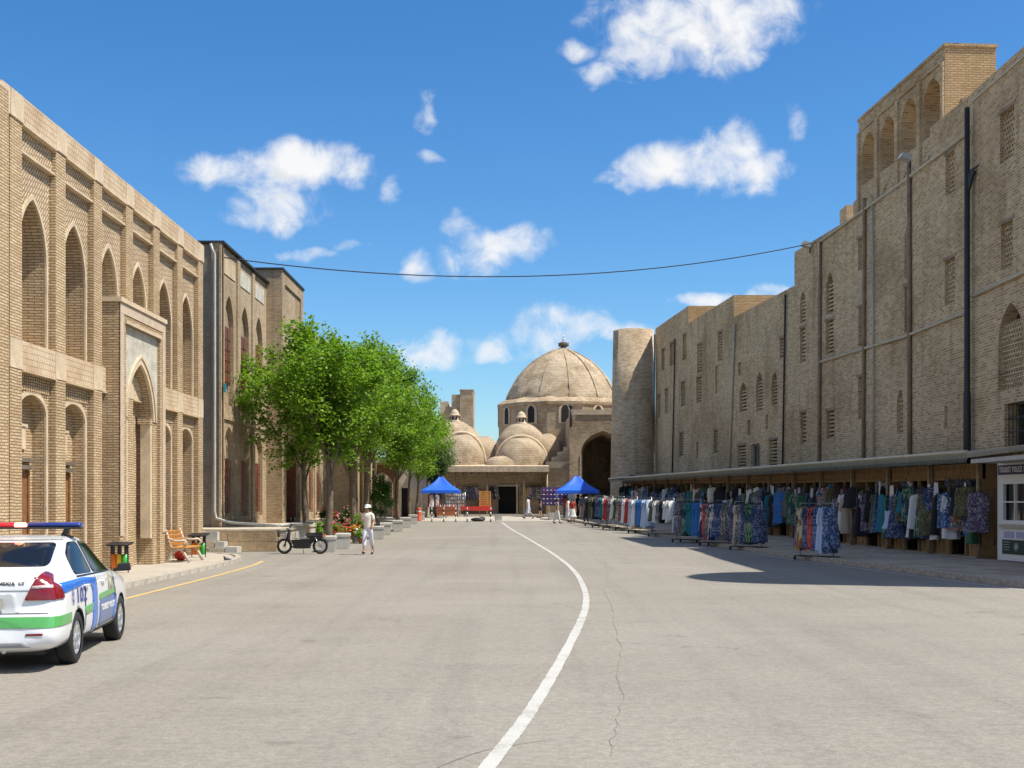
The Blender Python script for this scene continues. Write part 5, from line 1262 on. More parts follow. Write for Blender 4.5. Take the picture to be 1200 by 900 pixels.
    # clothes
    V = [(0, 0, .90), (0, .01, 1.12), (0, .015, 1.30), (0, 0, 1.435)]; Rr = [(.175, .13), (.15, .115), (.17, .125), (.10, .085)]; E = [(0, 1), (1, 2), (2, 3)]
    if sleeve:
        for sh, el, wr, hd, fd in ja:
            b = len(V); end = el.lerp(wr, .75) if sleeve == 2 else sh.lerp(el, .75); md = sh.lerp(end, .5)
            V += [tuple(sh), tuple(md), tuple(end)]; Rr += [.078, .066, .058]; E += [(3, b), (b, b+1), (b+1, b+2)]
    me = skin_eval([S(p) for p in V], E, [tuple(q*k for q in r) if isinstance(r, tuple) else r*k for r in Rr], 1, 2); me.materials.clear(); me.materials.append(FB[top][1]); link('shirt', me, o)
    bottom = bottom or top
    if kind == 'skirt':
        pr = [(.15, 1.02), (.19, .85), (.23, .6), (.27, .35), (.29, hem+.05)]
        mb = MB(); vs = []; n = 22
        for i, (r, z) in enumerate(pr):
            for q in range(n): a = 2*math.pi*q/n; f = 1+.06*i*math.sin(6*a)*.5; vs.append(S((r*f*math.cos(a), r*f*.8*math.sin(a), z)))
        mb.add(vs, [(i*n+q, i*n+(q+1) % n, (i+1)*n+(q+1) % n, (i+1)*n+q) for i in range(len(pr)-1) for q in range(n)], 0, True); mb.build('skirt', FB[bottom][1], o, True)
    else:
        V = [(0, 0, .99), (0, 0, .9)]; Rr = [(.155, .115), (.15, .12)]; E = [(0, 1)]
        for hip, knee, ank, toe in jl:
            b = len(V); e1 = knee.lerp(ank, 1-hem/.45) if kind == 'trousers' else hip.lerp(knee, .9)
            V += [tuple(hip), tuple(hip.lerp(knee, .5)), tuple(hip.lerp(knee, .88)), tuple(e1)]; Rr += [.10, .095, .085, .075 if kind == 'trousers' else .09]; E += [(1, b), (b, b+1), (b+1, b+2), (b+2, b+3)]
        me = skin_eval([S(p) for p in V], E, [tuple(q*k for q in r) if isinstance(r, tuple) else r*k for r in Rr], 0, 2); me.materials.clear(); me.materials.append(FB[bottom][1]); link('trousers' if kind == 'trousers' else 'shorts', me, o)
    mb = MB(); mb.lathe([(.104, -.05), (.108, 0), (.1, .05), (.07, .085), (.01, .1)], S((0, .0, 1.63)), 14, sx=.9*k, sy=1.05*k)
    mb.lathe([(.07, -.12), (.1, -.05), (.1, .02)], S((0, -.025, 1.63)), 12, sx=.95*k, sy=.95*k); mb.v = [(x, y-(.012*k if z > 1.62*k else .02*k), z) for x, y, z in mb.v]; mb.build('hair', hair, o, True)
    if hat:
        mb = MB(); mb.lathe([(.16 if hat[1] else .12, -.0), (.115, .01), (.112, .06), (.08, .1), (.01, .112)], S((0, .01, 1.665)), 16, sx=k, sy=k); 
        if not hat[1]: mb.prism([(-.07, .1), (.07, .1), (.05, .18), (-.05, .18)], .012, lambda u, v, w_: S((u, v+.01, 1.668+w_-max(0, v-.1)*.3)))
        mb.build('cap', FB[hat[0]][1], o, True)
    sh_ = MB()
    for hip, knee, ank, toe in jl:
        d_ = (toe-ank).normalized(); sh_.tube([S(ank-d_*.05+Vector((0, 0, -.03))), S(ank+d_*.06+Vector((0, 0, -.035))), S(toe+d_*.02)], [.04*k, .045*k, .032*k], 8)
    sh_.build('shoes', M['black'] if kind != 'x' else M['white'], o, True)
    if bag:
        mb = MB(); c = (.2, -.1, .95) if bag == 'side' else (0, -.2, 1.25); mb.ball(S(c), .1*k, .08*k, .17*k, 10, 6); mb.tube([S((-.12, .1, 1.44)), S((.0, .14, 1.3)), S((.2, -.05, 1.05))], .012*k, 5); mb.build('bag', M['black'], o, True)
    return o
def pground(x, y): return gp(x, y)
w_ = gp(431, 650)
person('woman in cream top and white cropped trousers with white cap walking past the planters', w_, R(172), 1.68, ((.30, .12), (-.28, .35)), ((.35, .02, 2.25), (.12, .18, 1.0)), 'cream', 'lilac', hat=('white', False), sleeve=1, hem=.17)
def pp_(x, y, *a, **kw):
    p = gp(x, y); return person(a[0], p, *a[1:], **kw)
pp_(619, 608.5, 'person in white top and pale blue skirt with dark shoulder bag crossing the far pavement', R(75), 1.62, ((.4, .1), (-.4, .3)), top='white', bottom='paleblue', kind='skirt', hem=.45, bag='side')
pp_(633, 607, 'person in black shirt and black shorts standing before the bazaar porch', R(100), 1.75, ((.1, .05), (-.1, .05)), top='black', bottom='black', kind='shorts')
pp_(653, 613.5, 'slim person in pale grey clothes beside the sunglasses stand', R(-80), 1.55, ((.25, .1), (-.2, .2)), top='greyik', bottom='white', hem=.12)
pp_(671, 613.5, 'person in red top and white skirt in front of the white robe', R(170), 1.55, ((.1, 0), (-.1, 0)), top='red', bottom='white', kind='skirt', hem=.45)
pp_(687, 614.5, 'person in olive jacket, black trousers and white hat near the blue tent', R(-30), 1.62, ((.15, .05), (-.1, .1)), ((.4, .1, 1.2), (.4, .1, 1.2)), top='olive', bottom='black', hat=('white', True), sleeve=2)
pp_(694.5, 609, 'person in dark red top standing in the bazaar passage', R(150), 1.78, top='purple', bottom='black', sleeve=2)
pp_(677, 608, 'person in black jacket behind the white robe under the tent', R(120), 1.75, top='black', bottom='black', sleeve=2)
pp_(662, 609, 'person in crimson shirt and blue trousers at the tent table', R(-60), 1.65, top='red', bottom='navyfl')
pp_(711, 614, 'person in grey coat and white cap among the dark racks', R(60), 1.66, top='greyik', bottom='black', hat=('white', False), sleeve=2)
pp_(705, 612.5, 'person in black dress with red headscarf between the last racks and the tent', R(20), 1.6, top='black', bottom='black', kind='skirt', hem=.2, sleeve=2, hat=('red', False))
pp_(682, 609.5, 'person in navy shirt and beige trousers behind the olive jacket', R(200), 1.7, top='navyfl', bottom='beige')
pp_(666, 612, 'person in cream robe browsing beside the red top', R(-100), 1.6, top='cream', bottom='cream', kind='skirt', hem=.15, sleeve=2)
pp_(850, 631, 'seller in dark shirt and white cap standing among the striped robes', R(110), 1.66, top='black', bottom='black', hat=('white', False))
p_ = gp(671, 606); garment('white', 1.5, (p_.x-.1, p_.y+.8, p_.z+1.95), .2, 'displayed on a stand under the second blue tent', 2)

# ================================================================== POLICE CAR (local: +y forward, rear axle at y=0)
paint = mat('white_car_paint', (.80, .81, .82), .22, coat=1.0, spec=.5)
glass = mat('tinted_glass', (.008, .009, .011), .08, spec=.35); trimb = mat('black_trim', (.02, .02, .022), .5)
blue_d = mat('blue_decal', (.015, .16, .62), .3, coat=.6); green_d = mat('green_decal', (.10, .38, .10), .3, coat=.6); redlens = mat('red_lens', (.20, .006, .010), .15, coat=.7); clearlens = mat('clear_lens', (.55, .45, .45), .15, coat=1)
slate = mat('slate_decal', (.10, .17, .36), .35, coat=.5); navy_t = mat('navy_lettering', (.03, .05, .30), .4); gold = mat('gold_badge', (.33, .29, .20), .5)
CA = thing('police_car', 'white tourist police sedan with blue and green stripes and roof light bar', 'car', (-5.93, 14.42, .0), R(6.3))
ST = [ # y, bottom, top, belt, half width, roof half width
 (-.92, .34, .93, .80, .66, .50), (-.90, .27, 1.04, .92, .76, .60), (-.80, .22, 1.105, .97, .825, .66), (-.62, .20, 1.125, .985, .845, .68), (-.42, .20, 1.145, .99, .85, .66), (-.22, .20, 1.225, .995, .853, .62), (.05, .20, 1.345, 1.0, .855, .585), (.32, .20, 1.43, 1.0, .855, .575),
 (.62, .20, 1.478, .995, .855, .575), (1.0, .20, 1.492, .985, .855, .575), (1.35, .20, 1.475, .975, .855, .57), (1.65, .20, 1.405, .965, .855, .57), (1.95, .20, 1.25, .955, .852, .60), (2.22, .20, 1.075, .945, .848, .66), (2.40, .20, 1.0, .925, .845, .69),
 (2.8, .20, .945, .87, .835, .66), (3.1, .21, .86, .79, .80, .60), (3.28, .24, .72, .65, .70, .5), (3.37, .32, .58, .52, .52, .4)]
def car_ring(y, zb, zt, be, w_, wr):
    P = [(0, zb), (.55*w_, zb), (.88*w_, zb+.03), (.975*w_, zb+.11), (w_, .45), (w_, .62), (.992*w_, be-.12), (.965*w_, be-.02)]
    wc = .93*w_
    for t in (.06, .35, .65, .88): P.append((wc+(wr-wc)*t**1.05, be+(zt-.05-be)*t))
    P += [(wr*.93, zt-.018), (wr*.6, zt-.004), (0, zt)]
    R_ = P+[(-x, z) for x, z in P[-2:0:-1]]
    out = []
    for x, z in R_:
        yy = y
        if y < -.5: yy += .12*min(max((z-.56)/.12, 0), 1)*min(1, (-y-.5)/.3)-.035*(1-(x/.85)**2)*(1 if y < -.85 else 0)
        out.append((x, yy, z))
    return out
vs = []; rings = [car_ring(*s) for s in ST]; n = len(rings[0])
for r in rings: vs += r
fs = [(i*n+k, i*n+(k+1) % n, (i+1)*n+(k+1) % n, (i+1)*n+k) for i in range(len(rings)-1) for k in range(n)]+[tuple(range(n))[::-1], tuple(range((len(rings)-1)*n, len(rings)*n))]
me = bpy.data.meshes.new('cb'); me.from_pydata(vs, [], fs); me.materials.append(paint); me.materials.append(trimb)
tmp = bpy.data.objects.new('cb', me); COL.objects.link(tmp); sbm = tmp.modifiers.new('s', 'SUBSURF'); sbm.levels = 2
dg = bpy.context.evaluated_depsgraph_get(); me1 = bpy.data.meshes.new_from_object(tmp.evaluated_get(dg)); BV = BVHTree.FromPolygons([v.co for v in me1.vertices], [p.vertices for p in me1.polygons])
tmp.modifiers.clear(); tmp.data = me1
cut = MB()
for yy in (0, 2.48):
    for s in (-1, 1): cut.cyl((s*.58, yy, .30), (s*1.1, yy, .30), .345, n=40, sm=False)
cm = cut.mesh('cut', [paint, trimb]); 
for p in cm.polygons: p.material_index = 1
bmx = bmesh.new(); bmx.from_mesh(cm); bmesh.ops.recalc_face_normals(bmx, faces=bmx.faces); bmx.to_mesh(cm); bmx.free()
bmx = bmesh.new(); bmx.from_mesh(me1); bmesh.ops.recalc_face_normals(bmx, faces=bmx.faces); bmx.to_mesh(me1); bmx.free()
co = bpy.data.objects.new('cut', cm); COL.objects.link(co); bo = tmp.modifiers.new('b', 'BOOLEAN'); bo.object = co; bo.operation = 'DIFFERENCE'; bo.solver = 'EXACT'; bo.material_mode = 'TRANSFER'
dg = bpy.context.evaluated_depsgraph_get(); me2 = bpy.data.meshes.new_from_object(tmp.evaluated_get(dg)); bpy.data.objects.remove(tmp); bpy.data.objects.remove(co)
for p in me2.polygons: p.use_smooth = p.material_index == 0
me2.name = 'body'; car_body = link('body', me2, CA)
def hit(o_, d_):
    h = BV.ray_cast(Vector(o_), Vector(d_)); return h
def decal(name, poly, m_, view, parent=CA, off=.006, sub=4, side=1, lim=-.5, ml=.07, nmin=0.0):
    """polygon seen from the side (y,z) or the back (x,z), wrapped onto the body"""
    bm = bmesh.new(); vv = [bm.verts.new((a, b, 0)) for a, b in poly]; bm.faces.new(vv)
    bmesh.ops.triangulate(bm, faces=bm.faces[:], ngon_method='EAR_CLIP')
    for _ in range(sub+(3 if ml < .05 else 0)):
        lg = [e for e in bm.edges if e.calc_length() > ml]
        if not lg: break
        bmesh.ops.subdivide_edges(bm, edges=lg, cuts=1); bmesh.ops.triangulate(bm, faces=bm.faces[:])
    def proj(a, b, o_):
        if view == 'side': h = hit((side*2, a, b), (-side, 0, 0))
        elif view == 'back': h = hit((a, -3, b), (0, 1, 0))
        else: h = hit((a, 5, b), (0, -1, 0))
        if h[0] is None or (view == 'side' and abs(h[0].x) < .5) or (view == 'side' and abs(h[1].x) < nmin) or (view == 'back' and abs(h[1].y) < nmin) or (view == 'back' and h[0].y > lim): return None
        return h[0]+h[1].normalized()*o_*(1 if h[1].dot(Vector((side, 0, 0)) if view == 'side' else Vector((0, -1 if view == 'back' else 1, 0))) > 0 else -1)
    kill = []
    for v in bm.verts:
        p = proj(v.co.x, v.co.y, off)
        if p is None: kill.append(v)
        else: v.co = p
    bmesh.ops.delete(bm, geom=kill, context='VERTS')
    me = bpy.data.meshes.new(name); bm.to_mesh(me); bm.free(); me.materials.append(m_)
    for p in me.polygons: p.use_smooth = True
    o = link(name, me, parent); s = o.modifiers.new('t', 'SOLIDIFY'); s.thickness = .004; s.offset = 0; return o
def rounded(poly, r=.03, n=4):
    out = []; L = len(poly)
    for i in range(L):
        p0, p1, p2 = Vector(poly[i-1]), Vector(poly[i]), Vector(poly[(i+1) % L]); a = (p0-p1); b = (p2-p1); ra = min(r, a.length*.45, b.length*.45)
        s, e = p1+a.normalized()*ra, p1+b.normalized()*ra
        for k in range(n+1): t = k/n; out.append(tuple((1-t)**2*s+2*t*(1-t)*p1+t*t*e))
    return out
decal('rear_window', rounded([(-.60, 1.15), (.60, 1.15), (.53, 1.40), (-.53, 1.40)], .06), glass, 'back', lim=1.0)
for s in (1, -1):
    nm = dict(side=s)
    decal('rear_side_window', rounded([(.12, 1.03), (.93, 1.015), (.93, 1.40), (.55, 1.395), (.25, 1.27)], .06), glass, 'side', **nm)
    decal('front_side_window', rounded([(1.01, 1.013), (1.98, .99), (1.86, 1.10), (1.5, 1.385), (1.01, 1.40)], .05), glass, 'side', **nm)
    decal('window_trim', [(.12, .998), (2.0, .975), (2.0, .99), (.12, 1.013)], trimb, 'side', off=.008, **nm)
    tl = decal('tail_light', rounded([(s*.46, .80), (s*.80, .80), (s*.765, .92), (s*.70, 1.06), (s*.62, 1.10), (s*.57, 1.03)], .03), redlens, 'back', off=.018)
    decal('lamp_band', [(s*.545, .955), (s*.735, .955), (s*.745, .925), (s*.53, .925)], clearlens, 'back', parent=tl, off=.024)
    decal('tail_light_side', rounded([(-.80, .80), (-.60, .81), (-.64, .93), (-.70, 1.03), (-.78, 1.05)], .03), redlens, 'side', off=.014, **nm)
    decal('green_stripe', [(-.9, .50), (-.33, .515), (-.33, .63), (-.9, .62)], green_d, 'side', off=.005, ml=.025, nmin=.60, **nm)
    decal('green_stripe', [(.35, .53), (.74, .55), (.74, .65), (.31, .63)], green_d, 'side', off=.005, **nm)
    decal('blue_stripe', [(-.62, .975), (.3, .985), (.92, .95), (.98, .80), (1.0, .3), (.75, .28), (.72, .8), (.66, .87), (.3, .90), (-.60, .86)], blue_d, 'side', off=.005, **nm)
    decal('green_stripe', [(1.10, .65), (2.10, .68), (2.08, .76), (1.10, .73)], green_d, 'side', off=.005, **nm)
    decal('blue_panel', [(1.10, .32), (1.98, .35), (2.12, .50), (2.10, .67), (1.10, .64)], slate, 'side', off=.005, **nm)
    decal('blue_panel', [(1.9, .35), (2.0, .36), (2.13, .5), (2.11, .67), (2.0, .665)], blue_d, 'side', off=.009, **nm)
    bd = decal('door_badge', [(1.76+.125*math.cos(2*math.pi*q/20), .80+.165*math.sin(2*math.pi*q/20)) for q in range(20)], gold, 'side', off=.005, **nm)
    decal('badge_centre', [(1.76+.05*math.cos(2*math.pi*q/8), .82+.075*math.sin(2*math.pi*q/8)) for q in range(8)], M['concrete'], 'side', parent=bd, off=.009, **nm)
    for y_ in (.40, 1.30):
        hd = MB(); hh = hit((s*2, y_, .885), (-s, 0, 0))[0]; hd.tube([(hh.x-s*.01, y_-.1, hh.z), (hh.x+s*.035, y_-.07, hh.z+.005), (hh.x+s*.035, y_+.07, hh.z+.005), (hh.x-s*.01, y_+.1, hh.z)], .014, 6); hd.build('door_handle', paint, CA, True)
    for y_ in (.97, 2.02):
        decal('door_seam', [(y_, .33), (y_+.008, .33), (y_+.008, .97), (y_, .97)], trimb, 'side', off=.003, **nm)
    mr = MB(); mr.hexa([(s*.90, 1.88, .965), (s*1.09, 1.90, .975), (s*1.07, 2.0, .985), (s*.90, 1.99, .975), (s*.91, 1.88, 1.075), (s*1.08, 1.90, 1.09), (s*1.05, 1.99, 1.08), (s*.91, 1.98, 1.065)]); mr.bar((s*.84, 1.95, .98), (s*.95, 1.94, 1.0), .05, .05); mo_ = mr.build('wing_mirror', trimb, CA, True); bv_ = mo_.modifiers.new('b', 'BEVEL'); bv_.width = .025; bv_.segments = 3
    decal('head_light', rounded([(s*.38, .62), (s*.70, .66), (s*.72, .76), (s*.40, .70)], .03), clearlens, 'front', off=.01)
decal('green_stripe', [(-.86, .50), (.86, .50), (.86, .62), (-.86, .62)], green_d, 'back', off=.006, ml=.025, nmin=.45)
decal('windscreen', rounded([(-.62, 1.04), (.62, 1.04), (.53, 1.40), (-.53, 1.40)], .05), glass, 'front')
decal('plate_recess', rounded([(-.42, .66), (.42, .66), (.37, .88), (-.37, .88)], .03), mat('recess_grey', (.55, .56, .57), .35, coat=.8), 'back', off=.004)
pl_h = hit((0, -3, .77), (0, 1, 0))[0]
pb = MB(); pb.box(-.26, .26, pl_h.y-.035, pl_h.y-.02, .715, .83); plate = pb.build('number_plate', M['concrete'], CA, True)
put_text('SF', .12, M['black'], plate, (.13, pl_h.y-.038, .772), 1.15, .003, 'plate_lettering')
for tx_, x_ in (('NEXIA', .27), ('LT', .43)): put_text(tx_, .052, M['iron'], CA, (x_, hit((x_, -3, .985), (0, 1, 0))[0].y-.006, .985), 1.1, .001, 'model_lettering')
decal('lid_seam', [(-.56, .905), (.56, .905), (.56, .91), (-.56, .91)], trimb, 'back', off=.003)
for s in (1, -1):
    decal('bumper_reflector', [(s*.50, .415), (s*.68, .42), (s*.68, .445), (s*.50, .44)], redlens, 'back', off=.006)
    decal('sill_line', [(.40, .285), (2.08, .285), (2.08, .30), (.40, .30)], trimb, 'side', off=.003, side=s)
    decal('rear_door_seam', [(.36, .33), (.366, .33), (.33, .66), (.36, .97), (.353, .97), (.323, .66)], trimb, 'side', off=.003, side=s)
decal('bumper_insert', rounded([(-.55, .29), (.55, .29), (.50, .345), (-.50, .345)], .02), mat('bumper_grey', (.30, .30, .31), .5), 'back', off=.004)
decal('bumper_seam', [(-.72, .655), (.72, .655), (.72, .661), (-.72, .661)], trimb, 'back', off=.003)
decal('roof_seam', [(-.53, 1.427), (.53, 1.427), (.53, 1.432), (-.53, 1.432)], trimb, 'back', off=.003, lim=1.0)
def side_text(body, size, m_, y_, z_, sx=1.0, bold=0.0):
    me = text_mesh(body, size, 'lettering', extrude=.002, bold=bold); me.transform(Matrix.Diagonal((sx, 1, 1, 1)))
    me.transform(Matrix.Rotation(R(90), 4, 'Z'))
    for v in me.vertices:
        h = hit((2, y_+v.co.y, z_+v.co.z), (-1, 0, 0)); v.co = Vector((h[0].x+.010+v.co.x*.4 if h[0] else .86, y_+v.co.y, z_+v.co.z))
    me.materials.clear(); me.materials.append(m_); link('lettering', me, CA)
side_text('102', .25, navy_t, .14, .785, 1.25, .003); side_text('TOURIST POLICE', .105, M['white'], 1.58, .545, .95, .004)
ph = MB(); ph.tube([(0, -.25+.05*math.cos(a), .79+.085*math.sin(a)) for a in [2*math.pi*q/16 for q in range(16)]], .006, 5, closed=True); ph.tube([(0, -.245, .845), (0, -.27, .79), (0, -.245, .735)], [.014, .007, .014], 6)
ph.v = [(hit((2, y, z), (-1, 0, 0))[0].x+.008+x*.2, y, z) for x, y, z in ph.v]; ph.build('phone_symbol', navy_t, CA, True)
# wheels
tyre = MB().lathe([(.205, -.095), (.27, -.1), (.297, -.085), (.303, -.05), (.303, .05), (.297, .085), (.27, .1), (.205, .095)], n=40)
for k in range(3): tyre.lathe([(.304, -.045+k*.04), (.3045, -.04+k*.04)], n=40)
tyre_me = tyre.mesh('tyre', M['rubber']); tyre_me.transform(Matrix.Rotation(R(90), 4, 'Y'))
rim = MB(); rim.lathe([(.21, .06), (.205, .085), (.19, .08), (.185, .02), (.185, -.05), (.02, -.05)], n=30)
for k in range(8):
    a = 2*math.pi*k/8; rim.hexa([(.03*math.cos(a+1.2), .03*math.sin(a+1.2), .03), (.03*math.cos(a-1.2), .03*math.sin(a-1.2), .03), (.2*math.cos(a-.13), .2*math.sin(a-.13), .05), (.2*math.cos(a+.13), .2*math.sin(a+.13), .05),
      (.03*math.cos(a+1.2), .03*math.sin(a+1.2), .075), (.03*math.cos(a-1.2), .03*math.sin(a-1.2), .075), (.2*math.cos(a-.11), .2*math.sin(a-.11), .08), (.2*math.cos(a+.11), .2*math.sin(a+.11), .08)])
rim.lathe([(.055, .06), (.05, .085), (.01, .09)], n=12); alloy = mat('silver_alloy', (.62, .63, .64), .3, metal=.75)
rim_me = rim.mesh('rim', alloy); rim_me.transform(Matrix.Rotation(R(90), 4, 'Y')); 
disc = MB().lathe([(.18, -.01), (.01, -.01)], n=24).mesh('brake_disc', M['iron']); disc.transform(Matrix.Rotation(R(90), 4, 'Y'))
for yy in (0, 2.48):
    for s in (-1, 1):
        wl = bpy.data.objects.new('wheel', None); COL.objects.link(wl); wl.parent = CA; wl.location = (s*.745, yy, .303); wl.rotation_euler = (0, 0, 0 if s > 0 else math.pi)
        link('tyre', tyre_me, wl); link('rim', rim_me, wl); link('brake_disc', disc, wl)
un = MB(); un.box(-.6, .6, -.55, 3.0, .17, .24); un.build('underbody', M['black'], CA, True)
# light bar
rl_ = mat('red_beacon', (.5, .01, .015), .15, coat=1.0, emit=(1, .05, .03), estr=.25); bl_ = mat('blue_beacon', (.012, .03, .22), .15, coat=1.0); lamp = mat('lit_beacon', (1, .4, .2), .3, emit=(1, .35, .22), estr=4)
LBY = .95; MB().bar((-.66, LBY, 1.565), (.66, LBY, 1.565), .22, .025).build('light_bar_base', M['iron'], CA, True)
def lens(a, b): return MB().tube([(a, LBY, 1.60), (a+(b-a)*.04, LBY, 1.60), (b-(b-a)*.04, LBY, 1.60), (b, LBY, 1.60)], [.024, .036, .036, .024], 12)
lr = lens(-.68, -.02); lr.v = [(x, LBY+(y-LBY)*2.2, z) for x, y, z in lr.v]; lr.build('red_beacon', rl_, CA, True)
lr = lens(.02, .68); lr.v = [(x, LBY+(y-LBY)*2.2, z) for x, y, z in lr.v]; lr.build('blue_beacon', bl_, CA, True)
lr = lens(-.12, .0); lr.v = [(x, LBY-.02+(y-LBY)*2.25, 1.6+(z-1.6)*.85) for x, y, z in lr.v]; lr.build('lit_lamp', lamp, CA, True)
for s in (-1, 1): MB().bar((s*.45, LBY, 1.46), (s*.5, LBY, 1.56), .1, .05).bar((s*.5, LBY-.03, 1.47), (s*.57, LBY-.03, 1.452), .1, .02).build('bar_foot', M['iron'], CA, True)
MB().cyl((.25, -.85, .24), (.25, -.72, .24), .025, n=8).build('exhaust_pipe', M['steel'], CA, True)

# ================================================================== MOPED (local +x forward towards the basket), seen from its side
p = gp(355, 649.2); MO = thing('electric_moped', 'black electric moped with front basket parked by the stone terrace', 'moped', p, R(180-4))
wt_ = MB(); wt_.tube([(.235*math.cos(a), 0, .235*math.sin(a)) for a in [2*math.pi*q/28 for q in range(28)]], .042, 8, closed=True); tm = wt_.mesh('tyre', M['rubber'])
wr_ = MB(); wr_.tube([(.19*math.cos(a), 0, .19*math.sin(a)) for a in [2*math.pi*q/28 for q in range(28)]], .014, 6, closed=True)
for k in range(10):
    a = 2*math.pi*k/10; wr_.cyl((.03*math.cos(a), 0, .03*math.sin(a)), (.19*math.cos(a), 0, .19*math.sin(a)), .006, n=4)
wr_.cyl((0, -.06, 0), (0, .06, 0), .045, n=10); rm_ = wr_.mesh('rim', M['steel'])
for x in (.66, -.62):
    wl = bpy.data.objects.new('wheel', None); COL.objects.link(wl); wl.parent = MO; wl.location = (x, 0, .278); link('tyre', tm, wl); link('rim', rm_, wl)
MB().tube([(.58, 0, .55), (.42, 0, .28), (.3, 0, .22), (-.15, 0, .22), (-.3, 0, .4), (-.5, 0, .55), (-.72, 0, .6)], .03, 8).build('frame', M['black'], MO, True)
MB().hexa([(.3, -.1, .2), (-.25, -.1, .2), (-.25, .1, .2), (.3, .1, .2), (.38, -.12, .5), (-.3, -.12, .54), (-.3, .12, .54), (.38, .12, .5)]).build('battery_case', M['black'], MO, True)
MB().box(-.25, .36, -.13, .13, .541, .57).build('footboard', M['concrete_d'], MO, True)
for s in (-1, 1): MB().tube([(.5, s*.07, .86), (.56, s*.08, .6), (.66, s*.075, .278)], .017, 6).build('fork_leg', M['iron'], MO, True)
MB().hexa([(.50, -.16, .45), (.56, -.1, .45), (.56, .1, .45), (.50, .16, .45), (.46, -.15, .85), (.52, -.08, .88), (.52, .08, .88), (.46, .15, .85)]).build('leg_shield', M['black'], MO, True)
MB().tube([(.44, 0, 1.0), (.52, 0, .72)], .032, 8).build('steering_column', M['black'], MO, True)
MB().tube([(.30, -.31, 1.06), (.40, -.22, 1.04), (.44, 0, 1.0), (.40, .22, 1.04), (.30, .31, 1.06)], .014, 6).build('handlebar', M['iron'], MO, True)
for s in (-1, 1): MB().tube([(.38, s*.24, 1.04), (.36, s*.28, 1.22)], .008, 5).ball((.36, s*.30, 1.25), .015, .055, .04, 8, 5).build('rear_view_mirror', M['black'], MO, True)
MB().lathe([(.05, -.02), (.09, .02), (.07, .06)], (.52, 0, .86), 10).build('head_lamp', M['concrete'], MO, True)
bk = MB()
for k in range(5):
    z = .6+k*.06; w1 = .13+.008*k; bk.tube([(.58, -w1, z), (.86+.01*k, -w1, z), (.86+.01*k, w1, z), (.58, w1, z)], .006, 4, closed=True)
for k in range(8):
    t_ = -.13+.26*k/7; bk.cyl((.86, t_, .6), (.90, t_*1.2, .84), .005, n=4); bk.cyl((.58+.28*k/7, -.13, .6), (.58+.31*k/7, -.16, .84), .005, n=4); bk.cyl((.58+.28*k/7, .13, .6), (.58+.31*k/7, .16, .84), .005, n=4)
bk.box(.58, .86, -.13, .13, .595, .605); bk.build('basket', M['iron'], MO, True)
se = MB(); se.hexa([(-.1, -.11, .64), (-.72, -.1, .66), (-.72, .1, .66), (-.1, .11, .64), (-.14, -.08, .74), (-.7, -.1, .77), (-.7, .1, .77), (-.14, .08, .74)]); se.build('saddle', M['rubber'], MO, True)
MB().hexa([(-.2, -.09, .42), (-.62, -.06, .5), (-.62, .06, .5), (-.2, .09, .42), (-.16, -.1, .64), (-.7, -.09, .655), (-.7, .09, .655), (-.16, .1, .64)]).build('tail_cover', M['black'], MO, True)
MB().box(-.80, -.74, -.06, .06, .60, .70).build('tail_lamp', M['orange'], MO, True)
for x, a0, a1 in ((.66, 20, 170), (-.62, 30, 160)):
    fm = MB(); L = [R(a0+(a1-a0)*k/10) for k in range(11)]
    for a, b in zip(L, L[1:]): fm.hexa([(x+.30*math.cos(a), -.06, .278+.30*math.sin(a)), (x+.30*math.cos(b), -.06, .278+.30*math.sin(b)), (x+.30*math.cos(b), .06, .278+.30*math.sin(b)), (x+.30*math.cos(a), .06, .278+.30*math.sin(a)),
        (x+.31*math.cos(a), -.06, .278+.31*math.sin(a)), (x+.31*math.cos(b), -.06, .278+.31*math.sin(b)), (x+.31*math.cos(b), .06, .278+.31*math.sin(b)), (x+.31*math.cos(a), .06, .278+.31*math.sin(a))])
    fm.build('mudguard', M['black'], MO, True)
for s in (-1, 1): MB().cyl((-.62, s*.09, .278), (-.45, s*.1, .6), .016, n=6).build('shock_absorber', M['steel'], MO, True)
MB().cyl((-.02, .08, .24), (-.08, .2, .01), .012, n=6).build('kickstand', M['iron'], MO, True)

# ================================================================== PARK BENCH, BINS, PIGEON
BE = thing('park_bench', 'park bench with orange wooden slats and pale cast legs beside the brick portal', 'bench', (-9.78, 36.75, KH), R(-90))   # local: x along, -y... front is +y
def slat(a, b, y, z, tilt):
    mb = MB(); mb.bar((a, y, z), (b, y, z), .095, .03, up=(0, -math.sin(tilt), math.cos(tilt))); mb.build('slat', M['wood_or'], BE, True)
for k in range(4): slat(-.85, .85, .28-k*.125, .43+.0*k, 0)
for k in range(4): slat(-.85, .85, -.16-.035*k, .53+.115*k, R(72))
castm = mat('pale_cast_concrete', (.50, .44, .36), .8, var=.1)
for s in (-1, 1):
    lg = MB(); x = s*.78
    for pts, r in (([(x, .40, .0), (x, .28, .22), (x, .16, .38), (x, -.1, .38)], .045), ([(x, -.30, .0), (x, -.16, .2), (x, -.1, .38), (x, -.22, .7), (x, -.30, .95)], .045), ([(x, .2, .39), (x, .34, .55), (x, .28, .64), (x, .0, .62), (x, -.2, .66)], .035)): lg.tube(pts, r, 8)
    lg.build('leg', castm, BE, True)
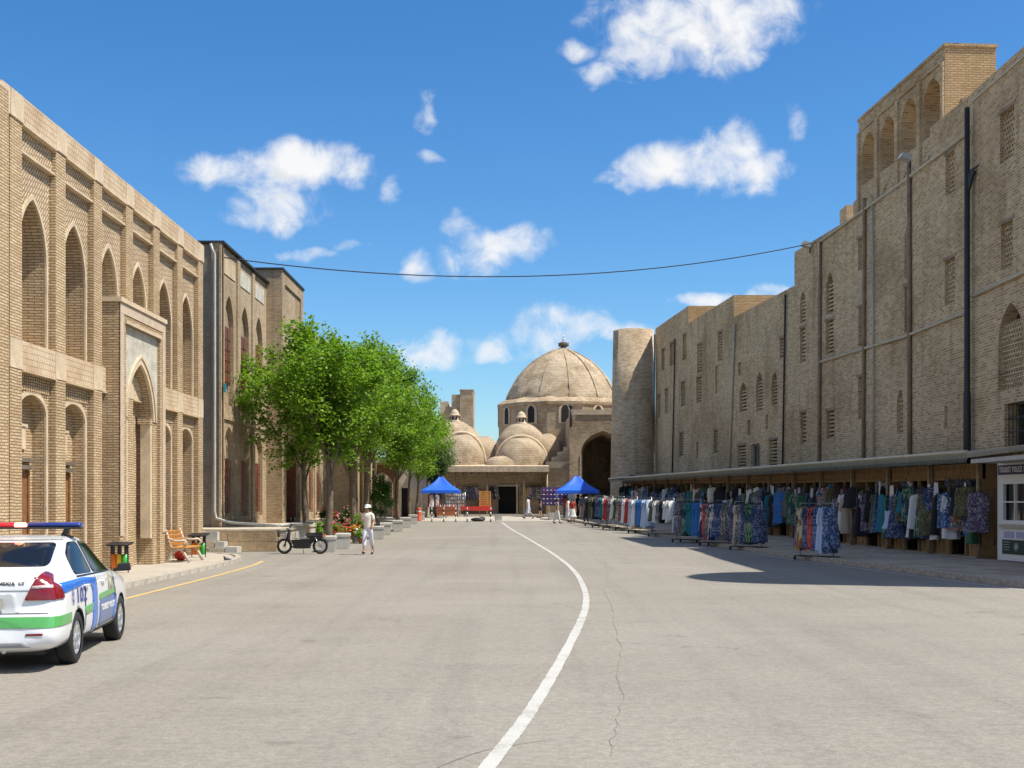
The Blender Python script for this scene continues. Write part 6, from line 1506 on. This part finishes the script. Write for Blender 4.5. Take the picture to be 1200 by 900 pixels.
def bin_(loc, rz, lbl):
    o = thing('recycling_bin', lbl, 'bin', loc, rz, 'recycling bins along the brick facade')
    for k, c in enumerate(('orange', 'yellow', 'green')):
        x0 = -.36+k*.24; MB().lathe([(.10, 0), (.118, .1), (.118, .52), (.108, .52), (.1, .1)], (x0+.12, 0, .12), 12).build('compartment', M[c], o, True)
    for s in (-1, 1): MB().cyl((s*.38, 0, 0), (s*.38, 0, 1.0), .022, n=6).build('post', M['black'], o, True)
    MB().hexa([(-.48, -.24, .92), (.48, -.24, .92), (.48, .26, 1.02), (-.48, .26, 1.02), (-.48, -.24, .96), (.48, -.24, .96), (.48, .26, 1.07), (-.48, .26, 1.07)]).build('lid_roof', M['black'], o, True)
    o.scale = (.62, .62, .72)
    for s in (-1, 0, 1): MB().box(s*.3-.03, s*.3+.03, -.12, .12, .64, .93).build('lid_support', M['black'], o, True)
    return o
bin_((-9.80, 30.9, KH), R(-12), 'black-roofed recycling bin with coloured compartments in front of the portal side'); bin_((-9.95, 39.3, KH), R(-12), 'black-roofed recycling bin with coloured compartments behind the park bench')
BG = thing('red_bag', 'bright red bag lying under the park bench', 'bag', (-9.95, 37.2, KH)); MB().ball((0, 0, .16), .2, .28, .16, 12, 7).build('sack', M['red'], BG, True); MB().tube([(0, -.1, .28), (0, -.02, .4), (0, .08, .3)], .015, 6).build('handle', M['red'], BG, True)
pg = gp(266.5, 661); PG = thing('pigeon', 'dark pigeon standing in the gutter by the left kerb', 'pigeon', pg, R(130))
skp = skin_eval([(0, 0, .13), (0, .07, .16), (0, .1, .21), (0, .11, .24), (0, -.1, .1), (0, -.2, .07)], [(0, 1), (1, 2), (2, 3), (0, 4), (4, 5)], [.065, .055, .03, .028, .045, .02], 0, 2); skp.materials.clear(); skp.materials.append(mat('pigeon_plumage', (.05, .05, .06), .6)); link('body', skp, PG)
lgp = MB(); 
for s in (-1, 1): lgp.cyl((s*.03, 0, .1), (s*.03, .01, 0), .008, n=5)
lgp.cyl((0, .13, .24), (0, .165, .23), .008, .002, 5); lgp.build('leg', M['red'], PG, True)

# ================================================================== TREES
def leaf_material(name, c1, c2):
    m = bpy.data.materials.new(name); m.use_nodes = True; t = m.node_tree; n_ = N(t); b = t.nodes['Principled BSDF']; out = t.nodes['Material Output']
    rnd = n_.new('ShaderNodeNewGeometry').outputs['Random Per Island']
    col = n_.mix(rnd, c1, c2); n_.put(b.inputs['Base Color'], col); b.inputs['Roughness'].default_value = .5; b.inputs['Specular IOR Level'].default_value = .35
    tr = n_.new('ShaderNodeBsdfTranslucent'); n_.put(tr.inputs[0], n_.mix(1.0, col, (1.25, 1.5, .5, 1), 'MULTIPLY'))
    mx = n_.new('ShaderNodeMixShader'); mx.inputs[0].default_value = .42; t.links.new(b.outputs[0], mx.inputs[1]); t.links.new(tr.outputs[0], mx.inputs[2]); t.links.new(mx.outputs[0], out.inputs[0]); return m
LEAF = leaf_material('fresh_leaves', (.095, .19, .016), (.25, .37, .04)); LEAFD = leaf_material('dark_leaves', (.022, .075, .012), (.06, .13, .02)); LEAFW = leaf_material('willow_leaves', (.09, .14, .05), (.15, .2, .08))
def leaves_mesh(name, centres, per, sig, size, m_, rng, droop=0.0):
    C = np.repeat(np.asarray(centres, float), per, axis=0); n_ = len(C)
    P = C+rng.normal(0, 1, (n_, 3))*np.array([sig, sig, sig*.75])
    a = rng.uniform(0, 2*np.pi, n_); tilt = rng.normal(0, .55, n_)-droop; d = np.stack([np.cos(a)*np.cos(tilt), np.sin(a)*np.cos(tilt), np.sin(tilt)], 1)
    up = np.array([0, 0, 1.0])+rng.normal(0, .45, (n_, 3)); s = np.cross(d, up); s /= np.linalg.norm(s, axis=1)[:, None]+1e-9; u = np.cross(s, d)
    L = size*rng.uniform(.65, 1.25, n_)[:, None]; W = L*.36
    V = np.stack([P, P+d*L*.45+s*W+u*L*.08, P+d*L-u*L*.1, P+d*L*.45-s*W+u*L*.08], 1).reshape(-1, 3)
    me = bpy.data.meshes.new(name); me.vertices.add(len(V)); me.vertices.foreach_set('co', V.ravel())
    idx = np.arange(n_)*4; F = np.stack([idx, idx+1, idx+2, idx, idx+2, idx+3], 1).ravel(); me.loops.add(len(F)); me.loops.foreach_set('vertex_index', F.astype(np.int32))
    me.polygons.add(n_*2); me.polygons.foreach_set('loop_start', np.arange(0, n_*6, 3, dtype=np.int32)); me.materials.append(m_); me.update(calc_edges=True); me.validate(); return me
def tree(label, base, h, zc0, rx, lean=(0, 0), tr=.15, ncl=240, per=58, seed=1, name='street_tree', leaf=None, size=.17, group='street trees in a row'):
    """zc0: height of the crown's lower edge"""
    rg = np.random.default_rng(seed); rr = random.Random(seed); o = thing(name, label, 'tree', base, 0, group)
    fork = zc0+.25*(h-zc0)*.5
    tk = MB(); pts = [Vector((lean[0]*t*fork+.06*math.sin(t*5+seed), lean[1]*t*fork, fork*t)) for t in [i/6 for i in range(7)]]
    tk.tube(pts, [tr*(1.25 if i == 0 else 1)*(1-.4*i/6) for i in range(7)], 10)
    top = pts[-1]; cl = []; cz = (zc0+h)/2; hz = (h-zc0)/2; ctr = Vector((lean[0]*cz, lean[1]*cz, cz))
    limbs = 9
    for k in range(limbs):
        a = 2*math.pi*k/limbs+rr.uniform(-.3, .3); el = rr.uniform(.25, 1.35); e = Vector((math.cos(a)*math.cos(el)*rx*.85, math.sin(a)*math.cos(el)*rx*.85, math.sin(el)*hz*1.45)); s0 = pts[rr.choice((4, 5, 6))]
        mid = s0+e*.5+Vector((0, 0, .15*hz)); end = s0+e; tk.tube([s0, s0.lerp(mid, .5)+Vector((0, 0, -.05)), mid, end], [tr*.42, tr*.33, tr*.22, .012], 6)
        for q in range(5):
            b0 = s0.lerp(mid, .5+q*.1) if q < 2 else mid.lerp(end, (q-2)*.35); b1 = b0+Vector((rr.uniform(-1, 1)*rx*.4, rr.uniform(-1, 1)*rx*.4, rr.uniform(.0, .8)*hz*.5)); tk.tube([b0, b0.lerp(b1, .5)+Vector((0, 0, .06)), b1], [tr*.16, tr*.1, .008], 5)
            for t in (.5, .8, 1.05): cl.append(b0.lerp(b1, t))
    # crown clumps: uneven ovoid, heavier skirt, ragged top
    while len(cl) < ncl:
        v = rg.normal(0, 1, 3); v /= np.linalg.norm(v); rad = rg.uniform(.35, 1.0)**.6
        t = v[2]; lump = .86+.2*math.sin(3.1*math.atan2(v[1], v[0])+seed)+.12*math.sin(5*t+seed*1.7)
        rxy = rx*(1.08-.62*max(t+.15, 0)**1.15)*lump; p = Vector((v[0]*rad*rxy, v[1]*rad*rxy, v[2]*rad*hz*(.95+.12*math.sin(seed+4*math.atan2(v[1], v[0])))))+ctr
        if p.z > zc0-.1+.35*rr.random(): cl.append(p)
    tk.build('trunk', M['bark'], o, True)
    for _ in range(34):                               # stray shoots breaking the outline
        v = rg.normal(0, 1, 3); v /= np.linalg.norm(v); v[2] = abs(v[2])*1.1-.15; b0 = ctr+Vector((v[0]*rx*.9, v[1]*rx*.9, v[2]*hz*.95)); 
        for t in (0, .22, .42, .6): cl.append(b0+Vector((v[0]*t, v[1]*t, t*(.5+.6*max(v[2], 0)))))
    tag(link('crown', leaves_mesh('crown', [tuple(p) for p in cl], per, .25 if leaf is None else .22, size, leaf or LEAF, rg), o), kind='stuff'); return o
TRS = [ # trunk px, ground d, height, crown bottom, radius
 (362, 52.5, 9.0, 2.9, 2.1, (-.09, 0), .13, 'slim dark trunked tree in front of the red portal door', 3),
 (386, 50, 8.2, 3.2, 1.9, (-.02, .03), .17, 'thick pale trunked tree above the flower pots', 5),
 (414, 60, 9.5, 3.2, 2.2, (0, 0), .18, 'thick trunked tree beside the blank brick end wall', 8),
 (425, 66, 9.7, 3.3, 2.1, (.10, .0), .18, 'leaning dark trunked tree behind the walking woman', 13),
 (466, 75, 9.2, 3.3, 2.3, (0, 0), .14, 'dark trunked tree behind the concrete benches', 21),
 (480, 82, 8.4, 3.3, 2.2, (0, 0), .10, 'slender pale trunked tree near the grey rendered wall', 34),
 (488, 88, 7.4, 3.3, 2.0, (.03, 0), .10, 'slender tree at the end of the row next to the blue tent', 55)]
for x, d, h, zc, rx, ln, tr, lb, sd in TRS:
    b = at(x, 600, d); tree(lb, (b.x, d, g(d)-.03 if d > 47 else 0), h, zc, rx, ln, tr, 190, 46, sd)
b = at(508, 0, 93); tree('drooping grey-green tree beside the blue market tent', (b.x, 95.5, g(95)), 5.2, 2.9, 1.0, (0, 0), .08, 80, 46, 91, leaf=LEAFW, size=.15)
# clipped bush in front of the gateway
p = gp(446, 616); BU = thing('clipped_bush', 'tall clipped leafy bush in a pot before the carved gateway', 'bush', p)
rg = np.random.default_rng(4); cs = []
while len(cs) < 130:
    v = rg.uniform(-1, 1, 3)
    if v @ v < 1: cs.append((v[0]*.72*(1-.25*v[2]), v[1]*.72, 1.85+v[2]*1.25))
tag(link('foliage', leaves_mesh('foliage', cs, 46, .13, .10, LEAFD, rg), BU), kind='stuff'); MB().cyl((0, 0, .3), (0, 0, 1.2), .05, n=7).build('stem', M['bark'], BU, True); MB().lathe([(.22, 0), (.34, .45), (.37, .5), (.32, .5), (.28, .4)], n=16).build('pot', M['concrete_d'], BU, True)

# ================================================================== CONCRETE BENCH BOXES, POTTED PLANTS
def cbench(xc, yb, L, lbl):
    p = gp(xc, yb); o = thing('concrete_bench', lbl, 'bench', p, R(96), 'grey concrete benches along the tree row')
    MB().box(-L/2, L/2, -.28, .28, .46, .56).build('seat_slab', M['concrete'], o, True)
    for s in (-1, 1):
        l = MB(); l.box(s*(L/2-.12)-.1, s*(L/2-.12)+.1, -.25, .25, 0, .46); l.build('leg', M['concrete'], o, True)
    MB().box(-L/2+.2, L/2-.2, -.14, .14, .0, .46).build('infill', M['concrete_d'], o, True)
for i, (x, y, L) in enumerate(((385, 646, 1.6), (402, 642, 2.0), (443, 631, 1.9), (452, 626, 2.4), (466, 622, 2.4), (476, 617.5, 2.4), (484, 613.5, 2.4), (493, 609, 2.2))):
    cbench(x, y, L, f'grey concrete slab bench, {ordinal[i]} along the tree row from the moped')
flw = {c: mat(c+'_petals', col, .6) for c, col in (('red', (.55, .02, .02)), ('pink', (.65, .2, .28)), ('white', (.75, .75, .7)), ('orange', (.7, .18, .03)))}
def potplant(loc, r, h, fl, potm, lbl, seed, bushy=1.0):
    o = thing('potted_plant', lbl, 'potted plant', loc, 0, 'potted plants around the trees'); rg = np.random.default_rng(seed)
    ph_ = r*1.3; MB().lathe([(r*.68, 0), (r*.95, ph_*.85), (r*1.05, ph_*.86), (r*1.05, ph_), (r*.92, ph_), (r*.86, ph_*.8), (.01, ph_*.8)], n=16).build('pot', potm, o, True)
    cs = []
    for _ in range(26): v = rg.normal(0, 1, 3); v /= np.linalg.norm(v)*1.05; q = rg.uniform(.3, 1); cs.append((v[0]*q*r*1.5*bushy, v[1]*q*r*1.5*bushy, ph_+h*.5+v[2]*q*h*.5))
    tag(link('foliage', leaves_mesh('foliage', cs, 22, r*.28, .09, LEAFD if seed % 2 else LEAF, rg), o), kind='stuff')
    st = MB()
    for _ in range(6): a = rg.uniform(0, 6.28); st.tube([(0, 0, ph_*.7), (math.cos(a)*r*.4, math.sin(a)*r*.4, ph_+h*.4), (math.cos(a)*r, math.sin(a)*r, ph_+h*.75)], [.012, .008, .004], 4)
    st.build('stem', M['bark'], o, True)
    if fl:
        fm = MB()
        for _ in range(22):
            v = rg.normal(0, 1, 3); v /= np.linalg.norm(v); c = (v[0]*r*1.6*bushy, v[1]*r*1.6*bushy, ph_+h*.55+v[2]*h*.55); fm.ball(c, .05, .05, .035, 6, 4)
        fm.build('blossom', flw[fl], o, True)
POTS = [(373, 634, .2, .55, None, 'terracotta', 'leafy green plant in terracotta pot next to the moped', 0), (381, 632, .2, .6, None, 'concrete', 'bushy green plant in grey pot beside the thick pale trunk', 0), (394, 632, .19, .5, 'red', 'terracotta', 'red geranium in terracotta pot beside the trunk', 0), (401, 630, .2, .5, 'pink', 'white', 'pink geranium in white pot behind the concrete bench', .35),
 (405, 636, .18, .45, 'red', 'terracotta', 'low red geranium in terracotta pot in front of the bench gap', 0), (412, 632, .22, .6, 'red', 'terracotta', 'spreading red geranium in terracotta pot left of the walking woman', 0), (417, 636, .2, .45, 'orange', 'concrete_d', 'orange flowering plant in dark pot at the bench end', 0), (408, 626, .2, .6, 'pink', 'white', 'pink flowering plant raised on a box', .5), (419, 628, .24, .8, None, 'terracotta', 'tall rounded green shrub in terracotta pot near the thick trunk', 0),
 (380, 622, .26, .6, 'red', 'white', 'tall white urn with red flowers before the plastered facade', .3), (424, 637, .18, .4, 'white', 'terracotta', 'small white flowering plant in terracotta pot by the woman', 0), (390, 624, .2, .5, 'red', 'terracotta', 'red flowering plant on the upper tier behind the trunk', .3)]
for i, (x, y, r, h, fl, pm_, lb, up) in enumerate(POTS):
    p = gp(x, y)
    if up: MB_ = MB(); solo(MB().box(-.3, .3, -.3, .3, 0, .04).box(-.28, -.22, -.28, .28, .04, up-.04).box(.22, .28, -.28, .28, .04, up-.04).box(-.3, .3, -.3, .3, up-.04, up), 'plant_stand', M['wood_st'], 'low wooden stand under the '+lb.replace(' raised on a box', ''), 'plant stand', p)
    potplant((p.x, p.y, p.z+up), r, h, fl, M[pm_], lb, i)
# ================================================================== TENTS AND FAR STREET FURNITURE
def tent(xc, d, lbl, W=2.85, walls=False):
    x = at(xc, 0, d).x; o = thing('market_tent', lbl, 'tent', (x, d, g(d)), 0, 'blue pop-up tents'); h = W/2; ez = 2.05; az = 3.1
    mb = MB(); n = 8; vs = []; ring = []
    for (r, z) in ((1.0, ez), (.62, ez+.32), (.3, ez+.72), (.1, az)):
        for k in range(n*4):
            s = k//n; t = (k % n)/n*2-1; q = [(t, -1), (1, t), (-t, 1), (-1, -t)][s]; sag = .10*(1-abs(t)**2)*(1-abs(r-.5)) if r < 1 else -.05*(1-t*t)*0; vs.append((q[0]*h*r, q[1]*h*r, z-sag))
    m4 = n*4; mb.add(vs, [(i*m4+k, i*m4+(k+1) % m4, (i+1)*m4+(k+1) % m4, (i+1)*m4+k) for i in range(3) for k in range(m4)], 0, True); b = len(mb.v); mb.add([vs[-m4+k] for k in range(m4)], [tuple(range(m4))]); mb.build('canopy', M['tarp'], o, True)
    va = MB()
    for k in range(m4):
        s = k//n; t = (k % n)/n*2-1; q = [(t, -1), (1, t), (-t, 1), (-1, -t)][s]; t2 = ((k % n)+1)/n*2-1; q2 = [(t2, -1), (1, t2), (-t2, 1), (-1, -t2)][s]
        va.quad((q[0]*h, q[1]*h, ez), (q2[0]*h, q2[1]*h, ez), (q2[0]*h*1.01, q2[1]*h*1.01, ez-.22), (q[0]*h*1.01, q[1]*h*1.01, ez-.22))
    va.build('valance', M['tarp'], o, True)
    for a in (-1, 1):
        for c in (-1, 1): MB().cyl((a*h*.97, c*h*.97, 0), (a*h*.97, c*h*.97, ez+.02), .025, n=6).build('leg', M['steel'], o, True)
    if walls: mb = MB(); mb.box(-h*.97, -h*.95, -h*.9, h*.9, .4, ez-.1); mb.build('side_wall', M['tarp'], o, True)
    return o
tent(517, 94.0, 'blue pop-up tent beside the grey rendered wall'); tent(676, 88.5, 'blue pop-up tent in front of the dark arch', 3.0, True)
# goods below the first tent
def far(x, y):
    p = gp(x, y)
    return p if p.y < 97 else Vector(((x-600)/FPX*96.5, 96.5, g(96.5)))
p = far(524, 603.5); T1 = thing('souvenir_table', 'orange draped souvenir table under the first blue tent', 'table', p); MB().box(-.9, .9, -.3, .3, .72, .76).build('table_top', M['wood_st'], T1, True); MB().box(-.92, .92, -.33, -.31, .08, .765).box(-.92, -.9, -.31, .31, .08, .765).box(.9, .92, -.31, .31, .08, .765).build('drape', mat('rust_drape', (.40, .13, .05), .8, var=.2), T1, True)
for a in (-.8, .8):
    for c in (-.25, .25): MB().cyl((a, c, 0), (a, c, .72), .02, n=5).build('leg', M['iron'], T1, True)
for k in range(9): solo(MB().lathe([(.05, 0), (.07, .05), (.03, .12), (.05, .16), (.01, .17)], n=10), 'souvenir_vase', flw['white' if k % 2 else 'pink'], f'small {"white" if k % 2 else "pink"} souvenir vase on the orange draped table', 'vase', (p.x-.7+k*.17, p.y-.1, p.z+.76), 0, 'vases on the souvenir table')
p = far(534, 601); PK = thing('postcard_rack', 'grey wire rack of postcards under the first tent', 'rack', p)
for k in range(5):
    MB().bar((-.75, -.02*k, .5+k*.28), (.75, -.02*k, .5+k*.28), .05, .02).build('rack_shelf', M['steel'], PK, True)
    for j in range(8): MB().box(-.72+j*.18, -.58+j*.18, -.03-.02*k, -.02-.02*k, .52+k*.28, .72+k*.28).build('postcard', FB[rs.choice(['paleblue', 'greyik', 'multi', 'white', 'beige'])][1], PK, True)
for s in (-1, 1): MB().cyl((s*.75, 0, 0), (s*.75, -.08, 1.9), .02, n=6).build('upright', M['steel'], PK, True)
p = far(559, 601.5); T2 = thing('red_cloth_table', 'long table under a bright red cloth before the porch', 'table', p); MB().box(-1.15, 1.15, -.4, .4, .74, .78).build('table_top', M['wood_st'], T2, True); MB().hexa([(-1.2, -.44, .5), (1.2, -.44, .46), (1.2, .44, .5), (-1.2, .44, .48), (-1.17, -.42, .80), (1.17, -.42, .80), (1.17, .42, .80), (-1.17, .42, .80)]).build('cloth', M['red'], T2, True)
for a in (-1, 1):
    for c in (-.3, .3): MB().cyl((a, c, 0), (a, c, .74), .025, n=5).build('leg', M['iron'], T2, True)
for i, (x, keys) in enumerate(((503, ['multi', 'green', 'red', 'white', 'multi']),)):
    p = far(x, 605.5); o = copy_tree(rp0); o.location = p; o.rotation_euler = (0, 0, .3); o['label'] = 'steel rolling clothes rack beneath the first blue tent'
    for j, k in enumerate(keys): s = -.5+j*.25; garment(k, 1.0, (p.x+math.cos(.3)*s, p.y+math.sin(.3)*s, p.z+1.785), .5+rs.uniform(-.3, .3), 'hanging on the rack beneath the first blue tent', 1, 'shirt')
p = far(568.5, 604.5); LS = thing('wooden_display_ladder', 'orange wooden slatted display stand before the bazaar porch', 'display stand', p)
for s in (-1, 1): MB().bar((s*.42, -.1, 0), (s*.42, .1, 2.0), .06, .06).build('upright', M['wood_or'], LS, True); MB().bar((s*.42, .5, 0), (s*.42, .1, 1.8), .05, .05).build('leg', M['wood_or'], LS, True)
for k in range(11): MB().box(-.42, .42, -.07+k*.016, -.03+k*.016, .55+k*.135, .64+k*.135).build('slat', M['wood_or'], LS, True)
# textiles hung along the porch wall
for j, (x, k) in enumerate(((509, 'black'), (512, 'navyfl'), (546, 'greyik'), (550, 'navyfl'), (554, 'purplefl'), (558, 'multi'), (577, 'black'), (580, 'greyik'), (616, 'yellowst'), (621, 'multi'), (626, 'purplefl'), (631, 'greyik'), (637, 'beige'))):
    garment(k, 1.1, (at(x, 0, 102.1).x, 102.1, g(102)+2.45), rs.uniform(-.2, .2), 'hung on the shaded bazaar porch wall', 0, 'shawl', 'shawls on the porch wall')
# striped bollards with chain
bol = [506, 520, 534, 547.5, 575]
bl0 = None
bp_ = [far(x, 611.5) for x in bol]
for i, p in enumerate(bp_):
    if bl0 is None:
        bl0 = thing('striped_bollard', 'slim black and white striped bollard on the chain before the souvenir tent', 'bollard', p, 0, 'striped chain bollards')
        mb = MB()
        for k in range(6): mb.cyl((0, 0, k*.16), (0, 0, k*.16+.16), .04, n=8, mi=k % 2)
        mb.build('post', [M['black'], M['white']], bl0, True); MB().ball((0, 0, .97), .05, .05, .04, 8, 5).build('cap', M['black'], bl0, True); MB().lathe([(.09, 0), (.09, .02), (.04, .03)], n=10).build('foot', M['iron'], bl0, True)
    else: copy_tree(bl0, None, p)
for i, (a, b) in enumerate(zip(bp_[:3], bp_[1:4])):
    a = a+Vector((0, 0, .85)); b = b+Vector((0, 0, .85)); mb = MB(); mb.tube([a.lerp(b, t)-Vector((0, 0, .5*t*(1-t))) for t in [k/8 for k in range(9)]], .018, 5)
    solo(mb, 'barrier_chain', M['iron'], 'slack chain hanging between striped bollards', 'chain', group='barrier chains')
p = far(491, 610.5); BL = thing('red_bollard', 'stout red bollard at the end of the concrete benches', 'bollard', p); MB().lathe([(.19, 0), (.19, .06), (.15, .1), (.14, .8), (.11, .9), (.01, .93)], n=14).build('post', mat('orange_red', (.50, .06, .02), .5), BL, True); MB().lathe([(.145, .62), (.145, .7)], n=14).build('band', M['white'], BL, True)
def planter(x, y, s, lbl):
    p = far(x, y); o = thing('concrete_planter', lbl, 'planter', p, .1); MB().hexa([(-s*.42, -s*.42, 0), (s*.42, -s*.42, 0), (s*.42, s*.42, 0), (-s*.42, s*.42, 0), (-s*.5, -s*.5, s*.9), (s*.5, -s*.5, s*.9), (s*.5, s*.5, s*.9), (-s*.5, s*.5, s*.9)]).build('tub', M['concrete'], o, True); MB().box(-s*.44, s*.44, -s*.44, s*.44, s*.9, s*.9+.03).build('soil', M['dark'], o, True)
planter(584, 610, .5, 'small square concrete planter at the end of the white road line'); planter(647.5, 609.5, .6, 'square concrete planter beside the sunglasses stand')
p = far(650, 606); SG = thing('sunglasses_stand', 'purple display stand with white goods left of the second tent', 'display stand', p)
MB().box(-1.0, 1.0, -.03, .03, .9, 2.3).build('board', mat('violet_board', (.10, .06, .18), .7, var=.3, vscale=9), SG, True)
for s in (-1, 1): MB().cyl((s*.9, 0, 0), (s*.9, 0, 1.0), .03, n=6).build('leg', M['iron'], SG, True)
for k in range(7):
    for j in range(4): MB().lathe([(.0, 0), (.075, .0), (.06, .03), (.0, .05)], (-.84+k*.28, -.06, 1.05+j*.33), 8).build('goods', flw['white' if (k+j) % 3 else 'pink'], SG, True)
p = far(560, 611); DG = thing('dark_bundle', 'dark bundle lying on the ground by the wooden stand', 'bundle', p); MB().ball((0, 0, .12), .5, .25, .14, 12, 6).ball((.3, .05, .2), .2, .18, .12, 10, 5).build('sack', M['black'], DG, True)
# solar lamps on the awning roof
for x in (741, 767): 
    d = 92.0 if x < 750 else 89; o = thing('solar_lamp', 'small blue-black solar lamp on the awning ' + ('end' if x < 750 else 'edge below the wall corner'), 'lamp', (at(x, 0, d).x, d, 3.62)); MB().hexa([(-.22, -.12, .06), (.22, -.12, .06), (.22, .12, .2), (-.22, .12, .2), (-.22, -.12, .09), (.22, -.12, .09), (.22, .12, .23), (-.22, .12, .23)]).build('panel', mat('solar_blue', (.02, .05, .2), .2), o, True); MB().cyl((0, 0, -.1), (0, 0, .14), .03, n=6).build('stem', M['iron'], o, True)
